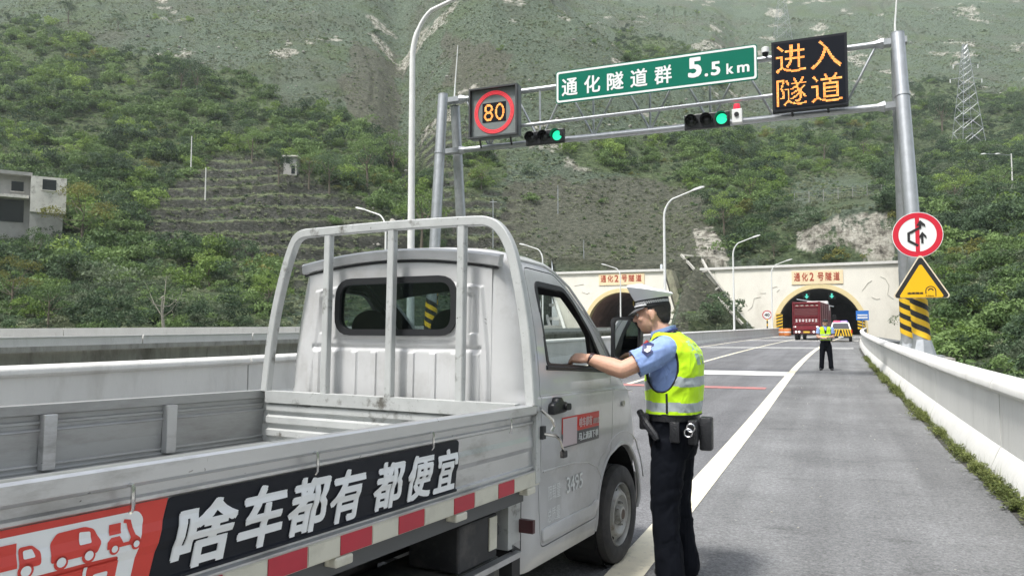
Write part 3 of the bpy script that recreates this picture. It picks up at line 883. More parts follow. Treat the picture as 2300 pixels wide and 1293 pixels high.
# single trees: trunk with limbs + crown
def tree_mesh(seed, h, m, wide=.36, lobes=11, nl=1900, ls=.075, bark=None):
    qq = random.Random(seed)
    mb = MB()
    top = h * .55
    pts = [(0, 0, -.5)]
    x = y = 0
    for i in range(1, 5):
        x += qq.uniform(-.12, .12) * h * .12; y += qq.uniform(-.12, .12) * h * .12
        pts.append((x, y, top * i / 4))
    mb.tube(pts, [h * .024, h * .02, h * .016, h * .012, h * .008], 7)
    bl = []
    for k in range(lobes):
        a = 6.283 * k / lobes + qq.uniform(-.3, .3); t = qq.uniform(.35, 1)
        base = Vector(pts[2 + (k % 3)])
        rr = wide * h * qq.uniform(.45, 1) * (1.15 - .5 * t)
        e = Vector((math.cos(a) * rr, math.sin(a) * rr, h * (.24 + .62 * t)))
        mid = (base + e) / 2 + Vector((0, 0, -.04 * h))
        mb.tube([base, mid, e], [h * .008, h * .005, h * .002], 5)
        s_ = h * qq.uniform(.11, .17)
        bl.append((tuple(e), (s_ * 1.15, s_ * 1.15, s_ * .8)))
    bl.append(((0, 0, h * .9), (h * .13, h * .13, h * .11)))
    return mb.mesh('trunk', bark or M_bark, smooth=True), leaves('crown', nl, m, bl, ls * h / 5, seed)
KINDS = {}
def kind(k):
    if k not in KINDS:
        KINDS[k] = {'green': lambda: tree_mesh(1, 5, M_leafA), 'dark': lambda: tree_mesh(2, 5, M_leafC, .3), 'yellow': lambda: tree_mesh(3, 5, M_leafY, .42, 10),
                    'bright': lambda: tree_mesh(4, 5, M_leafB, .38), 'bare': lambda: tree_mesh(5, 5, M_leafA, .3, 7, 700, .07, M_barkp),
                    'conifer': lambda: tree_mesh(6, 5, M_leafC, .14, 9, 700, .08)}[k]()
    return KINDS[k]
def tree(px, py, hpx, k, label, group, wide=1.0):
    d, p = seat(px, py)
    hh = hpx * d / FPX
    t = thing('hill_tree', label, 'tree', p, rnd.uniform(0, 6.28), group)
    t.scale = (hh / 5 * wide, hh / 5 * wide, hh / 5)
    tr, cr = kind(k)
    obj('trunk', tr, t); obj('crown', cr, t)
TG = 'single trees on the mountainside'
for a in [
 (180, 560, 150, 'yellow', 'broad yellow green tree growing in front of the unfinished concrete house'),
 (70, 625, 110, 'green', 'green tree with pale forked stems below the unfinished concrete house'),
 (25, 700, 125, 'yellow', 'yellowish tree at the far left edge of the photo above the viaduct parapet'),
 (110, 740, 110, 'green', 'leafy tree right of the yellowish tree at the left edge above the viaduct'),
 (370, 762, 170, 'bare', 'slender pale stemmed tree rising from the viaduct parapet left of the truck rack'),
 (392, 740, 110, 'bare', 'shorter thin stemmed tree just right of the slender pale tree above the parapet'),
 (470, 650, 90, 'bright', 'bright green bush-like tree on the lower terraces left of the truck rack'),
 (600, 700, 95, 'bright', 'fresh green small tree touching the left leg of the truck rack'),
 (430, 225, 95, 'dark', 'tall dark tree standing out in the middle of the left wood'),
 (395, 205, 75, 'dark', 'smaller dark tree beside the tall dark tree of the left wood'),
 (130, 55, 55, 'dark', 'dark tree at the top left where the wood meets the grass'),
 (245, 70, 40, 'dark', 'small round dark tree alone above the left wood near the top'),
 (690, 425, 100, 'green', 'green tree right of the small grey hut on the left slope'),
 (735, 440, 105, 'dark', 'dark tall tree between the grey hut and the tall street lamp'),
 (620, 420, 80, 'dark', 'dark tree just left of the small grey hut'),
 (560, 370, 80, 'green', 'green tree above the terraces left of the grey hut'),
 (820, 420, 120, 'green', 'broad green tree left of the tall white street lamp'),
 (880, 400, 110, 'green', 'green tree directly behind the tall white street lamp pole'),
 (945, 560, 150, 'bright', 'light green tree behind the leaning gantry leg above the truck rack'),
 (1080, 420, 70, 'bright', 'fresh green round bush-like tree right of the left gantry leg'),
 (1690, 470, 95, 'green', 'large rounded green tree above the right tunnel portal left of the red earth'),
 (1630, 530, 100, 'bright', 'pale leaved tree above the white rock patch between the portals'),
 (1740, 580, 60, 'dark', 'small dark tree behind the right portal crest by the curved lamp'),
 (1860, 370, 75, 'green', 'green tree on the slope under the amber message board'),
 (1950, 360, 70, 'green', 'green tree on the slope beside the big right gantry post'),
 (2130, 300, 90, 'dark', 'dark tree left of the lattice pylon foot'),
 (2150, 470, 95, 'bright', 'light green tree right of the gantry post above the round sign'),
 (2250, 460, 90, 'green', 'green tree on the right slope in front of the hill lamp post'),
 (1485, 45, 28, 'conifer', 'leftmost dark conifer in the small row on the far ridge'),
 (1500, 42, 24, 'conifer', 'second conifer from the left in the small row on the far ridge'),
 (1522, 44, 32, 'conifer', 'middle and tallest dark conifer in the small row on the far ridge'),
 (1548, 48, 26, 'conifer', 'fourth conifer from the left in the small row on the far ridge'),
 (1575, 46, 26, 'conifer', 'rightmost dark conifer in the small row on the far ridge'),
]:
    tree(*a, TG if a[3] != 'conifer' else 'conifers in a row on the far ridge', .75 if a[3] == 'conifer' else 1.15)

mb = MB(); n1, n2 = 60, 10  # unseen hills behind the camera, added for the paint and mirror to reflect
vs = []; fs = []
for i in range(n1):
    a = R(78 + 212 * i / (n1 - 1))          # azimuth clockwise from the road direction, round the back
    for j in range(n2):
        r_ = 95 + 75 * j + 25 * math.sin(a * 3.1); zz_ = -8 + (r_ - 90) * .52 * (1 + .25 * math.sin(a * 5) + .12 * math.sin(a * 13 + j))
        vs.append((math.sin(a) * r_, math.cos(a) * r_, max(-8.4, zz_)))
for i in range(n1 - 1):
    for j in range(n2 - 1): fs.append((i * n2 + j, i * n2 + j + 1, (i + 1) * n2 + j + 1, (i + 1) * n2 + j))
me_ = MB().add(vs, fs).mesh('reflection_hills', M_hill, smooth=True)
tag(obj('reflection_hills', me_), kind='structure')
# ---------------------------------------------------------------- tunnel portals
M_port = mat('portal_render', (.79, .765, .685), .85, var=.035, vscale=.6, bump=.15, bscale=6, dirt=(.62, .59, .51), dscale=.35, dlo=.5, dhi=.8, stretch=(1, 1, .6))
M_yel = mat('portal_yellow', (.72, .60, .33), .8, var=.05, vscale=1)
M_lining = mat('tunnel_lining', (.42, .25, .21), .85, var=.2, vscale=.5)
M_lining2 = mat('tunnel_lining_dark', (.16, .165, .155), .85, var=.2, vscale=.5)
M_plate = mat('plaque_orange', (.82, .67, .44), .7, var=.06, vscale=1)
M_redtx = mat('red_lettering', (.42, .07, .035), .6)
M_scr = mat('relief_line', (.50, .48, .43), .9)
M_yb = mat('hazard_yellow', (.80, .50, .02), .5, var=.05)
M_blk = mat('hazard_black', (.02, .02, .022), .5)
YP = 111.0
def arch_pts(xc, zg, rad, cz, n=40):
    a0 = math.asin(cz / rad) if cz < rad else 0
    return [(xc + rad * math.cos(-a0 + (math.pi + 2 * a0) * i / n), zg + cz + rad * math.sin(-a0 + (math.pi + 2 * a0) * i / n)) for i in range(n + 1)]
def portal(label, xc, poly, lining, plate, strokes, extra_label):
    zg = g(YP)
    t = thing('tunnel_portal', label, 'tunnel', (xc, YP, zg), group='tunnel portals')
    def L_(p): return (p[0] - xc, p[1] - zg)
    # wall with arch-shaped hole: outer polygon bridged to the arch
    ar = [L_(p) for p in arch_pts(xc, zg, 5.9, 1.0)]
    outer = [L_(p) for p in poly]
    segs = [(outer[3], outer[2]), (outer[2], outer[1]), (outer[1], outer[0])]
    def hit(p):
        c = (0.0, 1.0); dx, dz = p[0] - c[0], p[1] - c[1]; best = None
        for k, (a, b) in enumerate(segs):
            ex, ez = b[0] - a[0], b[1] - a[1]; det = dx * -ez + ex * dz
            if abs(det) < 1e-9: continue
            t_ = ((a[0] - c[0]) * -ez + ex * (a[1] - c[1])) / det; u_ = (dx * (a[1] - c[1]) - dz * (a[0] - c[0])) / det
            if t_ > 0 and -1e-6 <= u_ <= 1 + 1e-6 and (best is None or t_ < best[0]): best = (t_, k)
        if best is None: return (segs[2][1] if dx < 0 else segs[0][0]), (2 if dx < 0 else 0)
        return (c[0] + dx * best[0], c[1] + dz * best[0]), best[1]
    hs_ = [hit(p) for p in ar]
    mbw_ = MB()
    for yy in (0, 1.2):
        for i in range(len(ar) - 1):
            (h0, k0_), (h1, k1_) = hs_[i], hs_[i + 1]
            pts_ = [ar[i], h0] + ([segs[k0_][1]] if k1_ != k0_ else []) + [h1, ar[i + 1]]
            mbw_.add([(p[0], yy, p[1]) for p in pts_], [tuple(range(len(pts_)))])
    rim_ = [hs_[0][0], outer[2], outer[1], hs_[-1][0]]
    for a, b in zip(rim_[:-1], rim_[1:]): mbw_.add([(a[0], 0, a[1]), (b[0], 0, b[1]), (b[0], 1.2, b[1]), (a[0], 1.2, a[1])], [(0, 1, 2, 3)])
    for a, b in zip(ar[:-1], ar[1:]): mbw_.add([(a[0], 0, a[1]), (b[0], 0, b[1]), (b[0], 1.2, b[1]), (a[0], 1.2, a[1])], [(0, 1, 2, 3)])
    mbw_.build('wall', M_port, t, weld=True)
    # coping
    tl, tr_ = outer[1], outer[2]
    MB().add([(tl[0] - .3, -.25, tl[1]), (tr_[0] + .3, -.25, tr_[1]), (tr_[0] + .3, 1.4, tr_[1]), (tl[0] - .3, 1.4, tl[1]),
              (tl[0] - .3, -.25, tl[1] + .35), (tr_[0] + .3, -.25, tr_[1] + .35), (tr_[0] + .3, 1.4, tr_[1] + .35), (tl[0] - .3, 1.4, tl[1] + .35)],
             [(0, 3, 2, 1), (4, 5, 6, 7), (0, 1, 5, 4), (1, 2, 6, 5), (2, 3, 7, 6), (3, 0, 4, 7)]).build('coping', M_conc, t)
    # yellow ring
    mb = MB(); a = [L_(p) for p in arch_pts(xc, zg, 5.98, 1.0)]; b = [L_(p) for p in arch_pts(xc, zg, 5.38, 1.0)]
    n = len(a)
    mb.add([(p[0], -.06, p[1]) for p in a] + [(p[0], -.06, p[1]) for p in b] + [(p[0], 1.3, p[1]) for p in b] + [(p[0], 0.02, p[1]) for p in a],
           [(i, i + 1, n + i + 1, n + i) for i in range(n - 1)] + [(n + i, n + i + 1, 2 * n + i + 1, 2 * n + i) for i in range(n - 1)] + [(3 * n + i, 3 * n + i + 1, i + 1, i) for i in range(n - 1)])
    mb.build('arch_ring', M_yel, t)
    # tube behind
    mb = MB(); c = [L_(p) for p in arch_pts(xc, zg, 5.42, 1.0)]
    ys = [.3, 8, 20, 40, 62]
    mb.add([(p[0] + .0012 * y * y, y, p[1]) for y in ys for p in c], [(i * n + j, i * n + j + 1, (i + 1) * n + j + 1, (i + 1) * n + j) for i in range(len(ys) - 1) for j in range(n - 1)] + [tuple((len(ys) - 1) * n + j for j in range(n))])
    mb.build('tunnel_lining', lining, t)
    MB().box(-6, 6, 1.2, 62, -.3, -.02).build('tunnel_floor', M_asph, t)
    # name plate
    x0, x1, z0, z1 = plate
    pl = MB().box(x0 - xc, x1 - xc, -.10, -.003, z0 - zg, z1 - zg).build('name_plate', M_plate, t)
    n_ = 6; cw = (x1 - x0 - .5) / n_
    for i, chx in enumerate('通化2号隧道'):
        mb = MB(); put_text(mb, chx, (x0 - xc + .3 + i * cw, -.125, z0 - zg + .45), (1, 0, 0), (0, 0, 1), cw * (.78 if chx != '2' else .55), (z1 - z0) * .62, .022); mb.build('character', M_redtx, pl)
    for k, s_ in enumerate(strokes):
        MB().tube([(p[0] - xc, -.02, p[1] - zg) for p in s_], .035, 5).build('relief_line', M_scr, t)
    return t
pR = portal('right tunnel portal of pale rendered wall, yellow ringed arch with the red truck leaving it', -1.2,
       [(-7.0, .9), (-9.0, 1.5), (-16.7, 10.45), (9.0, 10.55), (9.0, -1), (4.8, .9)][0:0] + [(-8.6, .6), (-16.7, 10.35), (9.05, 10.5), (9.05, .2)], M_lining2,
       (-4.6, 1.9, 8.0, 9.85),
       [[(-10.5, 4.5), (-9.9, 5.0), (-9.6, 6.2), (-8.7, 6.4)], [(-8.8, 6.9), (-8.0, 6.9)], [(4.2, 7.0), (4.9, 8.0), (5.4, 8.3)], [(6.4, 8.8), (7.0, 8.5), (7.4, 7.6), (7.2, 6.4), (7.9, 5.8)], [(5.3, 6.1), (5.9, 5.8), (6.3, 5.9)], [(-7.3, 7.6), (-6.5, 7.8)], [(-6.6, 7.0), (-6.2, 7.4)]], '')
pL = portal('left tunnel portal with reddish dark arch behind the officer in the white cap', -28.6,
       [(-38.2, .6), (-39.6, 10.45), (-22.3, 10.4), (-19.6, .6)], M_lining,
       (-32.1, -25.1, 8.55, 10.25),
       [[(-37.0, 4.5), (-36.6, 6.8), (-35.8, 7.0)], [(-34.8, 7.6), (-34.0, 7.3), (-33.6, 7.5)], [(-24.9, 6.2), (-24.4, 7.4), (-23.6, 7.8)], [(-36, 8.6), (-34.5, 8.8)]], '')
# lights inside the right tunnel
M_strip = mat('strip_light', (.8, .8, .8), .5, emit=(.9, .95, 1), estr=.22)
for o_ in [((-4.2, 4.7), (1.8, 3.6), 8), ]:
    pass
zg = g(YP)
mb = MB(); mb.tube([(-2.9, 3.0, 5.05), (-.6, 12, 4.95), (2.0, 30, 4.8)], .06, 6); mb.build('strip_light', M_strip, pR)
M_sig = mat('signal_green', (.1, .5, .4), .5, emit=(.12, .95, .75), estr=.28)
for x in (-2.75, .45):
    s_ = thing('lane_signal', 'green down arrow lane signal hanging in the right tunnel, %s of the two' % ('left one' if x < 0 else 'right one'), 'traffic light', (x, YP + .9, 6.4), group='lane signals in the tunnel mouth')
    MB().box(-.45, .45, 0, .25, -.45, .45).build('housing', M_black, s_)
    mb = MB(); mb.prism([(-.10, .34), (.10, .34), (.10, .02), (.30, .02), (0, -.34), (-.30, .02), (-.10, .02)], 1, -.03, -.005); mb.build('arrow', M_sig, s_)
    MB().cyl((0, .12, .45), (0, .12, .95), .03, n=6).build('hanger', M_galv, s_)
# buttress right of the left portal
mb = MB(); mb.add([(-22.2, 111, 10.7), (-20.9, 109.6, 10.5), (-18.0, 108.4, 1.0), (-19.4, 111, .6), (-20.8, 112.5, 10.5), (-17.8, 112, 1)], [(0, 1, 2, 3), (1, 4, 5, 2), (0, 4, 1), (3, 2, 5)])
tag(mb.build('wing_wall', mat('mossy_concrete', (.34, .34, .24), .9, var=.2, vscale=.8, bump=.4, bscale=4, dirt=(.16, .15, .12), dlo=.45, dhi=.7)), 'mossy sloping concrete wing wall at the right edge of the left portal', 'retaining wall')

# slope frame beams between the portals
M_slab = mat('frame_concrete', (.46, .45, .41), .9, var=.1, dirt=(.25, .24, .21), dlo=.5, dhi=.7)
fr = thing('slope_frame', 'pale concrete ladder frame on the rock slope between the two portals', 'retaining frame', (0, 0, 0))
def sp(px, py): return seat(px, py, 85)[1]
def beam(pts, nm, r_=.11):
    MB().tube(pts, r_, 4, prof=[(-1, -1), (1, -1), (1, 1), (-1, 1)]).build(nm, M_slab, fr)
def pin(px, py, Y):      # world point in the portal plane region
    f = ((px - 1150) / FPX, (646.5 - py) / FPX)
    cp, spn = math.cos(PITCH), math.sin(PITCH)
    v = Vector((F0[0] * (cp - f[1] * spn) + RT[0] * f[0], F0[1] * (cp - f[1] * spn) + RT[1] * f[0], spn + f[1] * cp))
    return EYE + v * (Y / v.y)
A = [pin(1530, 572, 113.3), pin(1566, 612, 111.1), pin(1600, 655, 109.6), pin(1634, 692, 108.6), pin(1668, 728, 107.6)]
B = [pin(1573, 576, 113.0), pin(1590, 608, 110.7), pin(1617, 644, 110.6), pin(1645, 680, 110.5)]
beam(A, 'rail_beam', .15); beam(B, 'rail_beam', .15)
for i, j in ((0, 0), (1, 1), (2, 2), (3, 3)): beam([A[i], B[j]], 'cross_beam')
A2 = [pin(1213, 655, 112), pin(1236, 742, 108)]; B2 = [pin(1240, 655, 112), pin(1268, 742, 108)]
fr2 = thing('slope_frame', 'white frame beams left of the left portal, seen through the truck door window', 'retaining frame', (0, 0, 0))
for a, b in ((A2[0], A2[1]), (B2[0], B2[1]), (A2[0].lerp(A2[1], .35), B2[0].lerp(B2[1], .35)), (A2[0].lerp(A2[1], .7), B2[0].lerp(B2[1], .7))):
    MB().tube([a, b], .22, 4, prof=[(-1, -1), (1, -1), (1, 1), (-1, 1)]).build('frame_beam', M_conc, fr2)

# small signs and blocks at the right portal
def pxY(px, py, Y): return pin(px, py, Y)
p = pxY(1723, 707, 108)
s_ = thing('speed_sign', 'small red ringed round sign on striped post before the right portal wall', 'road sign', (p.x, p.y, 1.2))
MB().lathe([(0, 0), (.62, 0), (.62, .04), (0, .04)], (0, -.06, p.z - 1.2), (0, 1, 0), 24).build('sign_face', mat('sign_red', (.55, .03, .05), .4), s_)
MB().lathe([(0, 0), (.50, 0), (.50, .02), (0, .02)], (0, -.09, p.z - 1.2), (0, 1, 0), 24).build('sign_disc', mat('sign_white', (.78, .78, .78), .4), s_)
mb = MB(); put_text(mb, '40', (-.33, -.10, p.z - 1.2 - .2), (1, 0, 0), (0, 0, 1), .66, .42, .03); mb.build('sign_number', M_blk, s_)
for i in range(6):
    MB().cyl((0, 0, i * .36), (0, 0, i * .36 + .36), .09, n=8).build('post_band', M_yb if i % 2 else M_blk, s_)
for (px, side, lb) in ((1751, -1, 'black and yellow striped hazard panel at the left foot of the right tunnel arch'), (1934, 1, 'black and yellow striped hazard panel at the right foot of the right tunnel arch')):
    p = pxY(px, 722, YP - .3)
    s_ = thing('hazard_panel', lb, 'hazard panel', (p.x, p.y, 1.9), group='hazard panels at the tunnel mouth')
    MB().box(-.42, .42, 0, .06, 0, 2.1).build('panel', M_yb, s_)
    for i in range(5):
        z = .05 + i * .42
        mb = MB(); a, b = (z, z + .25) if side < 0 else (z + .25, z)
        mb.prism([(-.42, a), (.42, b), (.42, min(2.1, b + .2)), (-.42, min(2.1, a + .2))], 1, -.012, -.003); mb.build('stripe', M_blk, s_)
p = pxY(1937, 708, 107.5)
s_ = thing('blue_sign', 'small blue notice board right of the tunnel mouth', 'road sign', (p.x, p.y, 1.2))
MB().box(-.75, .75, -.05, 0, p.z - 1.2 - .62, p.z - 1.2 + .62, 0).build('board', mat('sign_blue', (.03, .17, .55), .45), s_)
MB().box(-.6, .6, -.075, -.053, p.z - 1.2 - .05, p.z - 1.2 + .12).build('text_bar', M_white, s_); MB().box(-.6, .6, -.075, -.053, p.z - 1.2 - .4, p.z - 1.2 - .2).build('text_bar', M_white, s_)
MB().cyl((0, .03, 0), (0, .03, p.z - 1.8), .05, n=8).build('post', M_galv, s_)
# orange crash blocks by the left foot
M_or = mat('barrel_orange', (.62, .20, .05), .5)
for i, lb in enumerate(('left of the pair', 'right of the pair')):
    p = pxY(1757 + i * 12, 752, 106 - i * 2)
    s_ = thing('crash_barrel', 'orange water filled barrel by the left foot of the tunnel arch, ' + lb, 'barrel', (p.x, p.y, g(106)), group='orange barrels at the tunnel mouth')
    MB().lathe([(0, 0), (.42, 0), (.45, .1), (.45, .85), (.40, .95), (0, .95)], (0, 0, 0), (0, 0, 1), 16).build('barrel_body', M_or, s_, smooth=True)
    MB().lathe([(.455, .4), (.455, .55)], (0, 0, 0), (0, 0, 1), 16).build('reflective_band', M_white, s_)

# ---------------------------------------------------------------- street lamps
def lamp(x, y, side, label, zt=10.4, zb=None, group='street lamps along the carriageways', reach=1.9, striped=False):
    zb = g(y) + (.9 if zb is None else zb)
    t = thing('street_lamp', label, 'street lamp', (x, y, zb), group=group)
    h = zt - zb
    k = h - 1.9
    MB().tube([(0, 0, 0), (0, 0, k)], [.105, .075], 14).build('pole', M_white, t, smooth=True)
    arc = [(side * (1 - math.cos(a)) * .95, 0, k + math.sin(a) * 1.35) for a in [R(6 * i) for i in range(0, 12)]]
    e = arc[-1]
    arc += [(e[0] + side * (reach - abs(e[0])) * .5, 0, e[2] + .24), (side * reach, 0, e[2] + .48)]
    MB().tube(arc, [.072] * 6 + [.055] * 6 + [.045] * 2, 10).build('arm', M_white, t, smooth=True)
    a = Vector(arc[-1]); u = Vector((side, 0, .26)).normalized()
    mb = MB(); w_ = [(-1, -.35), (1, -.35), (.8, .6), (-.8, .6)]
    mb.tube([a - u * .12, a + u * .06, a + u * .5, a + u * .72], [.07, .13, .14, .06], 4, prof=w_); mb.build('lamp_head', mat('lamp_grey', (.62, .63, .63), .45), t)
    MB().cyl((0, 0, -.05), (0, 0, .05), .2, n=12).build('base_flange', M_galv, t)
    return t
lamp(-9.95, 17, 1, 'tall white street lamp behind the truck rack, arm curving out of the photo', 10.5, reach=2.3)
lamp(XL(49) - .15 + .0, 49, 1, 'white street lamp in front of the gap between the two portals, head against brown slope', 10.75)
lamp(XL(77) - .1, 77, 1, 'white street lamp with striped foot in front of the slope frame', 10.9)
lamp(XL(104) - .1, 104, 1, 'street lamp at the left end of the right portal wall', 10.9)
lamp(-29.3, 46.5, -1, 'white street lamp with left arm seen above the left side of the truck rack', 10.6, group='lamps of the far carriageway')
lamp(-27.1, 73, -1, 'white street lamp with left arm just above the truck cab roof', 10.7, group='lamps of the far carriageway')
lamp(-25.4, 98, -1, 'white street lamp with left arm standing in front of the left tunnel arch', 10.6, group='lamps of the far carriageway')
# hill lamps / poles
def hpole(px, py_top, py_bot, label, r_=.11, m=M_conc, nm='utility_pole', cross=True, dmin=40):
    d, p = seat(px, py_bot, dmin)
    h = (py_bot - py_top) * d / FPX
    t = thing(nm, label, 'pole', p, group='poles standing on the hillside')
    MB().tube([(0, 0, -.5), (0, 0, h)], [r_ * 1.2, r_ * .8], 8).build('shaft', m, t, smooth=True)
    if cross: MB().tube([(-.6, 0, h - .4), (.6, .1, h - .4)], .05, 4).build('crossarm', M_galv, t)
    return t
hpole(421, 310, 393, 'pale concrete pole on the terrace edge, the higher of the two left of the rack', cross=False)
hpole(455, 380, 452, 'pale concrete pole on the terraces, the lower of the two left of the rack', cross=False)
hpole(1107, 447, 560, 'thin grey pole on the slope just above the truck cab roof', .09, M_galv)
hpole(1312, 570, 612, 'short thin pole above the left portal coping', .08, M_galv, dmin=113, cross=False)
hl_ = hpole(2285, 345, 430, 'pole with two small lamps near the right edge of the photo', cross=False)
hz_ = max(v.co.z for v in hl_.children[0].data.vertices)
MB().tube([(0, 0, hz_ - .3), (-1.6, -.6, hz_ - .1), (-4.0, -1.5, hz_)], .05, 5).build('lamp_arm', M_galv, hl_)
for k_ in (-4.4, -2.2): MB().ell((k_, k_ * .37, hz_ - .02), (.42, .22, .14), 10, 6).build('lamp_head', M_white, hl_)
hpole(1254, 415, 480, 'thin pole on the dark slope right of the gantry legs', .08, M_galv, cross=False)

# pylons
def pylon(px, py_top, py_bot, label, wpx):
    d, p = seat(px, py_bot, 150)
    h = (py_bot - py_top) * d / FPX; w0 = wpx * d / FPX / 2
    t = thing('lattice_pylon', label, 'pylon', p, R(20), group='lattice power pylons')
    def wd(z): return w0 * (1 - z / h) ** 1.05 + .45
    r_ = .075
    cs = [(1, 1), (1, -1), (-1, -1), (-1, 1)]
    for c in cs:
        MB().tube([(c[0] * wd(z), c[1] * wd(z), z) for z in (-1.5, h * .3, h * .6, h)], r_, 4).build('leg', M_galv, t)
    lv = [0]
    while lv[-1] < h * .95: lv.append(min(h, lv[-1] + max(1.5, wd(lv[-1]) * 1.5)))
    for i in range(len(lv) - 1):
        mb = MB()
        for k in range(4):
            a, b = cs[k], cs[(k + 1) % 4]
            p0 = lambda c, z: (c[0] * wd(z), c[1] * wd(z), z)
            mb.tube([p0(a, lv[i]), p0(b, lv[i + 1])], r_ * .7, 4); mb.tube([p0(b, lv[i]), p0(a, lv[i + 1])], r_ * .7, 4); mb.tube([p0(a, lv[i + 1]), p0(b, lv[i + 1])], r_ * .7, 4)
        mb.build('bracing', M_galv, t)
    for z in (h * .80, h * .66):
        mb = MB(); L2 = w0 * 1.6 if z < h * .7 else w0 * 1.25
        for s in (-1, 1):
            mb.tube([(s * L2, 0, z), (s * wd(z), wd(z), z + .8)], r_ * .8, 4); mb.tube([(s * L2, 0, z), (s * wd(z), -wd(z), z)], r_ * .8, 4)
        mb.build('crossarm', M_galv, t)
        for s in (-1, 1):
            MB().cyl((s * L2, 0, z), (s * L2, 0, z - 1.1), .14, n=6).build('insulator', M_white, t)
    return t
pyR = pylon(2188, 92, 332, 'large grey lattice pylon on the right slope', 44)
pyC = pylon(1770, -60, 92, 'lattice pylon cut by the top of the photo above the amber message board', 30)
pyR_p = Vector(pyR.location); pyC_p = Vector(pyC.location)
mbw = MB()
for k, dz in enumerate((20, 23, 23)):
    a = pyR_p + Vector((-2 + 2 * k, 0, dz)); b = a + Vector((60, -170, -18 + 4 * k))
    mbw.tube([a.lerp(b, i / 12) - Vector((0, 0, 7 * 4 * (i / 12) * (1 - i / 12) * .25)) for i in range(13)], .03, 4)
tag(mbw.build('power_line', M_galv), 'thin overhead wires running from the large pylon to the right', 'cable')

# houses
M_hw = mat('house_render', (.70, .68, .63), .9, var=.12, vscale=.8, dirt=(.26, .24, .21), dlo=.5, dhi=.75)
M_hw2 = mat('house_grey', (.36, .355, .34), .9, var=.15, vscale=.8)
M_pane = mat('window_dark', (.02, .024, .03), .15, spec=.6)
def house(px, py, wpx, hpx, label, dep=6.0, floors=2, rot=None):
    d, p = seat(px, py, 60)
    s_ = d / FPX; wd, h = wpx * s_, hpx * s_
    t = thing('concrete_house', label, 'house', p, YAW if rot is None else rot, group='houses on the slope')
    return t, wd, h
d0, p0 = seat(60, 556, 60)
d0 = 97.0
p0 = Vector((d0 * (F0[0] + RT[0] * (-76 - 1150) / FPX), d0 * (F0[1] + RT[1] * (-76 - 1150) / FPX), 10.5))
t = thing('concrete_house', 'unfinished flat roofed concrete house with dark square windows at the left edge', 'house', p0, YAW + R(33), group='houses on the slope')
# local x right, y away. front (towards the road) grey wall and a pale projecting wing
s_ = d0 / FPX
def hx(px): return (px + 60) * s_ * .92
def hzz(py): return (746 - py + 30) * s_ + 1.45 - p0.z
MB().box(hx(-60), hx(63), .2, 7, hzz(560), hzz(412)).build('main_block', M_hw2, t)
MB().box(hx(63), hx(141), -1.6, 5.5, hzz(497), hzz(413)).build('wing', M_hw, t)
MB().box(hx(63), hx(135), -1.3, 5.2, hzz(575), hzz(497) - .02).build('plinth', M_hw2, t)
MB().box(hx(-66), hx(66), -.9, 7.3, hzz(412) + .005, hzz(404)).build('roof_slab', M_hw2, t)
MB().box(hx(-66), hx(60), -1.2, .2, hzz(466), hzz(459)).build('balcony_slab', M_hw, t)
for (a, b, c, e, yy) in ((22, 48, 425, 448, .2), (88, 118, 419, 444, -1.6), (-30, -5, 425, 448, .2)):
    w_ = MB().box(hx(a), hx(b), yy - .05, yy + .1, hzz(e), hzz(c)).build('window', M_pane, t)
    MB().box(hx(a) - .1, hx(b) + .1, yy - .16, yy - .052, hzz(e) - .12, hzz(e)).build('sill', M_hw, w_)
MB().box(hx(-20), hx(50), .12, .19, hzz(520), hzz(468)).build('opening', M_pane, t)
d1, p1 = seat(645, 392, 60)
t = thing('concrete_house', 'tiny grey hut half hidden among trees above the terraces', 'house', p1, YAW, group='houses on the slope')
s_ = d1 / FPX
MB().box(-14 * s_, 16 * s_, 0, 3, -.5, 40 * s_).build('wall', M_hw2, t)
MB().box(-17 * s_, 19 * s_, -.4, 3.4, 40 * s_ + .01, 43 * s_).build('roof', M_hw, t)
MB().box(-8 * s_, 0, -.06, .02, 26 * s_, 38 * s_).build('window', M_pane, t); MB().box(4 * s_, 12 * s_, -.06, .02, 2 * s_, 20 * s_).build('door', M_pane, t)

# fence above the cliff
ft = thing('mesh_fence', 'thin wire fence along the top of the cut rock above the right portal', 'fence', (0, 0, 0))
fp = []
for px in range(1790, 2160, 33):
    d, p = seat(px, 462 - (px - 1790) * .12, 100); fp.append(p)
M_fence = mat('fence_wire', (.16, .17, .16), .6, .3)
for p in fp: MB().tube([p - Vector((0, 0, .3)), p + Vector((0, 0, 2.0))], .06, 5).build('fence_post', mat('fence_post', (.32, .32, .30), .8), ft)
for a, b in zip(fp[:-1], fp[1:]):
    mb = MB()
    for z in (.3, .75, 1.2, 1.6, 1.95): mb.tube([a + Vector((0, 0, z)), b + Vector((0, 0, z))], .018, 3)
    n = int((b - a).length / .5)
    for i in range(1, n): mb.tube([a.lerp(b, i / n) + Vector((0, 0, .1)), a.lerp(b, i / n) + Vector((0, 0, 1.95))], .012, 3)
    mb.build('wire_panel', M_fence, ft)

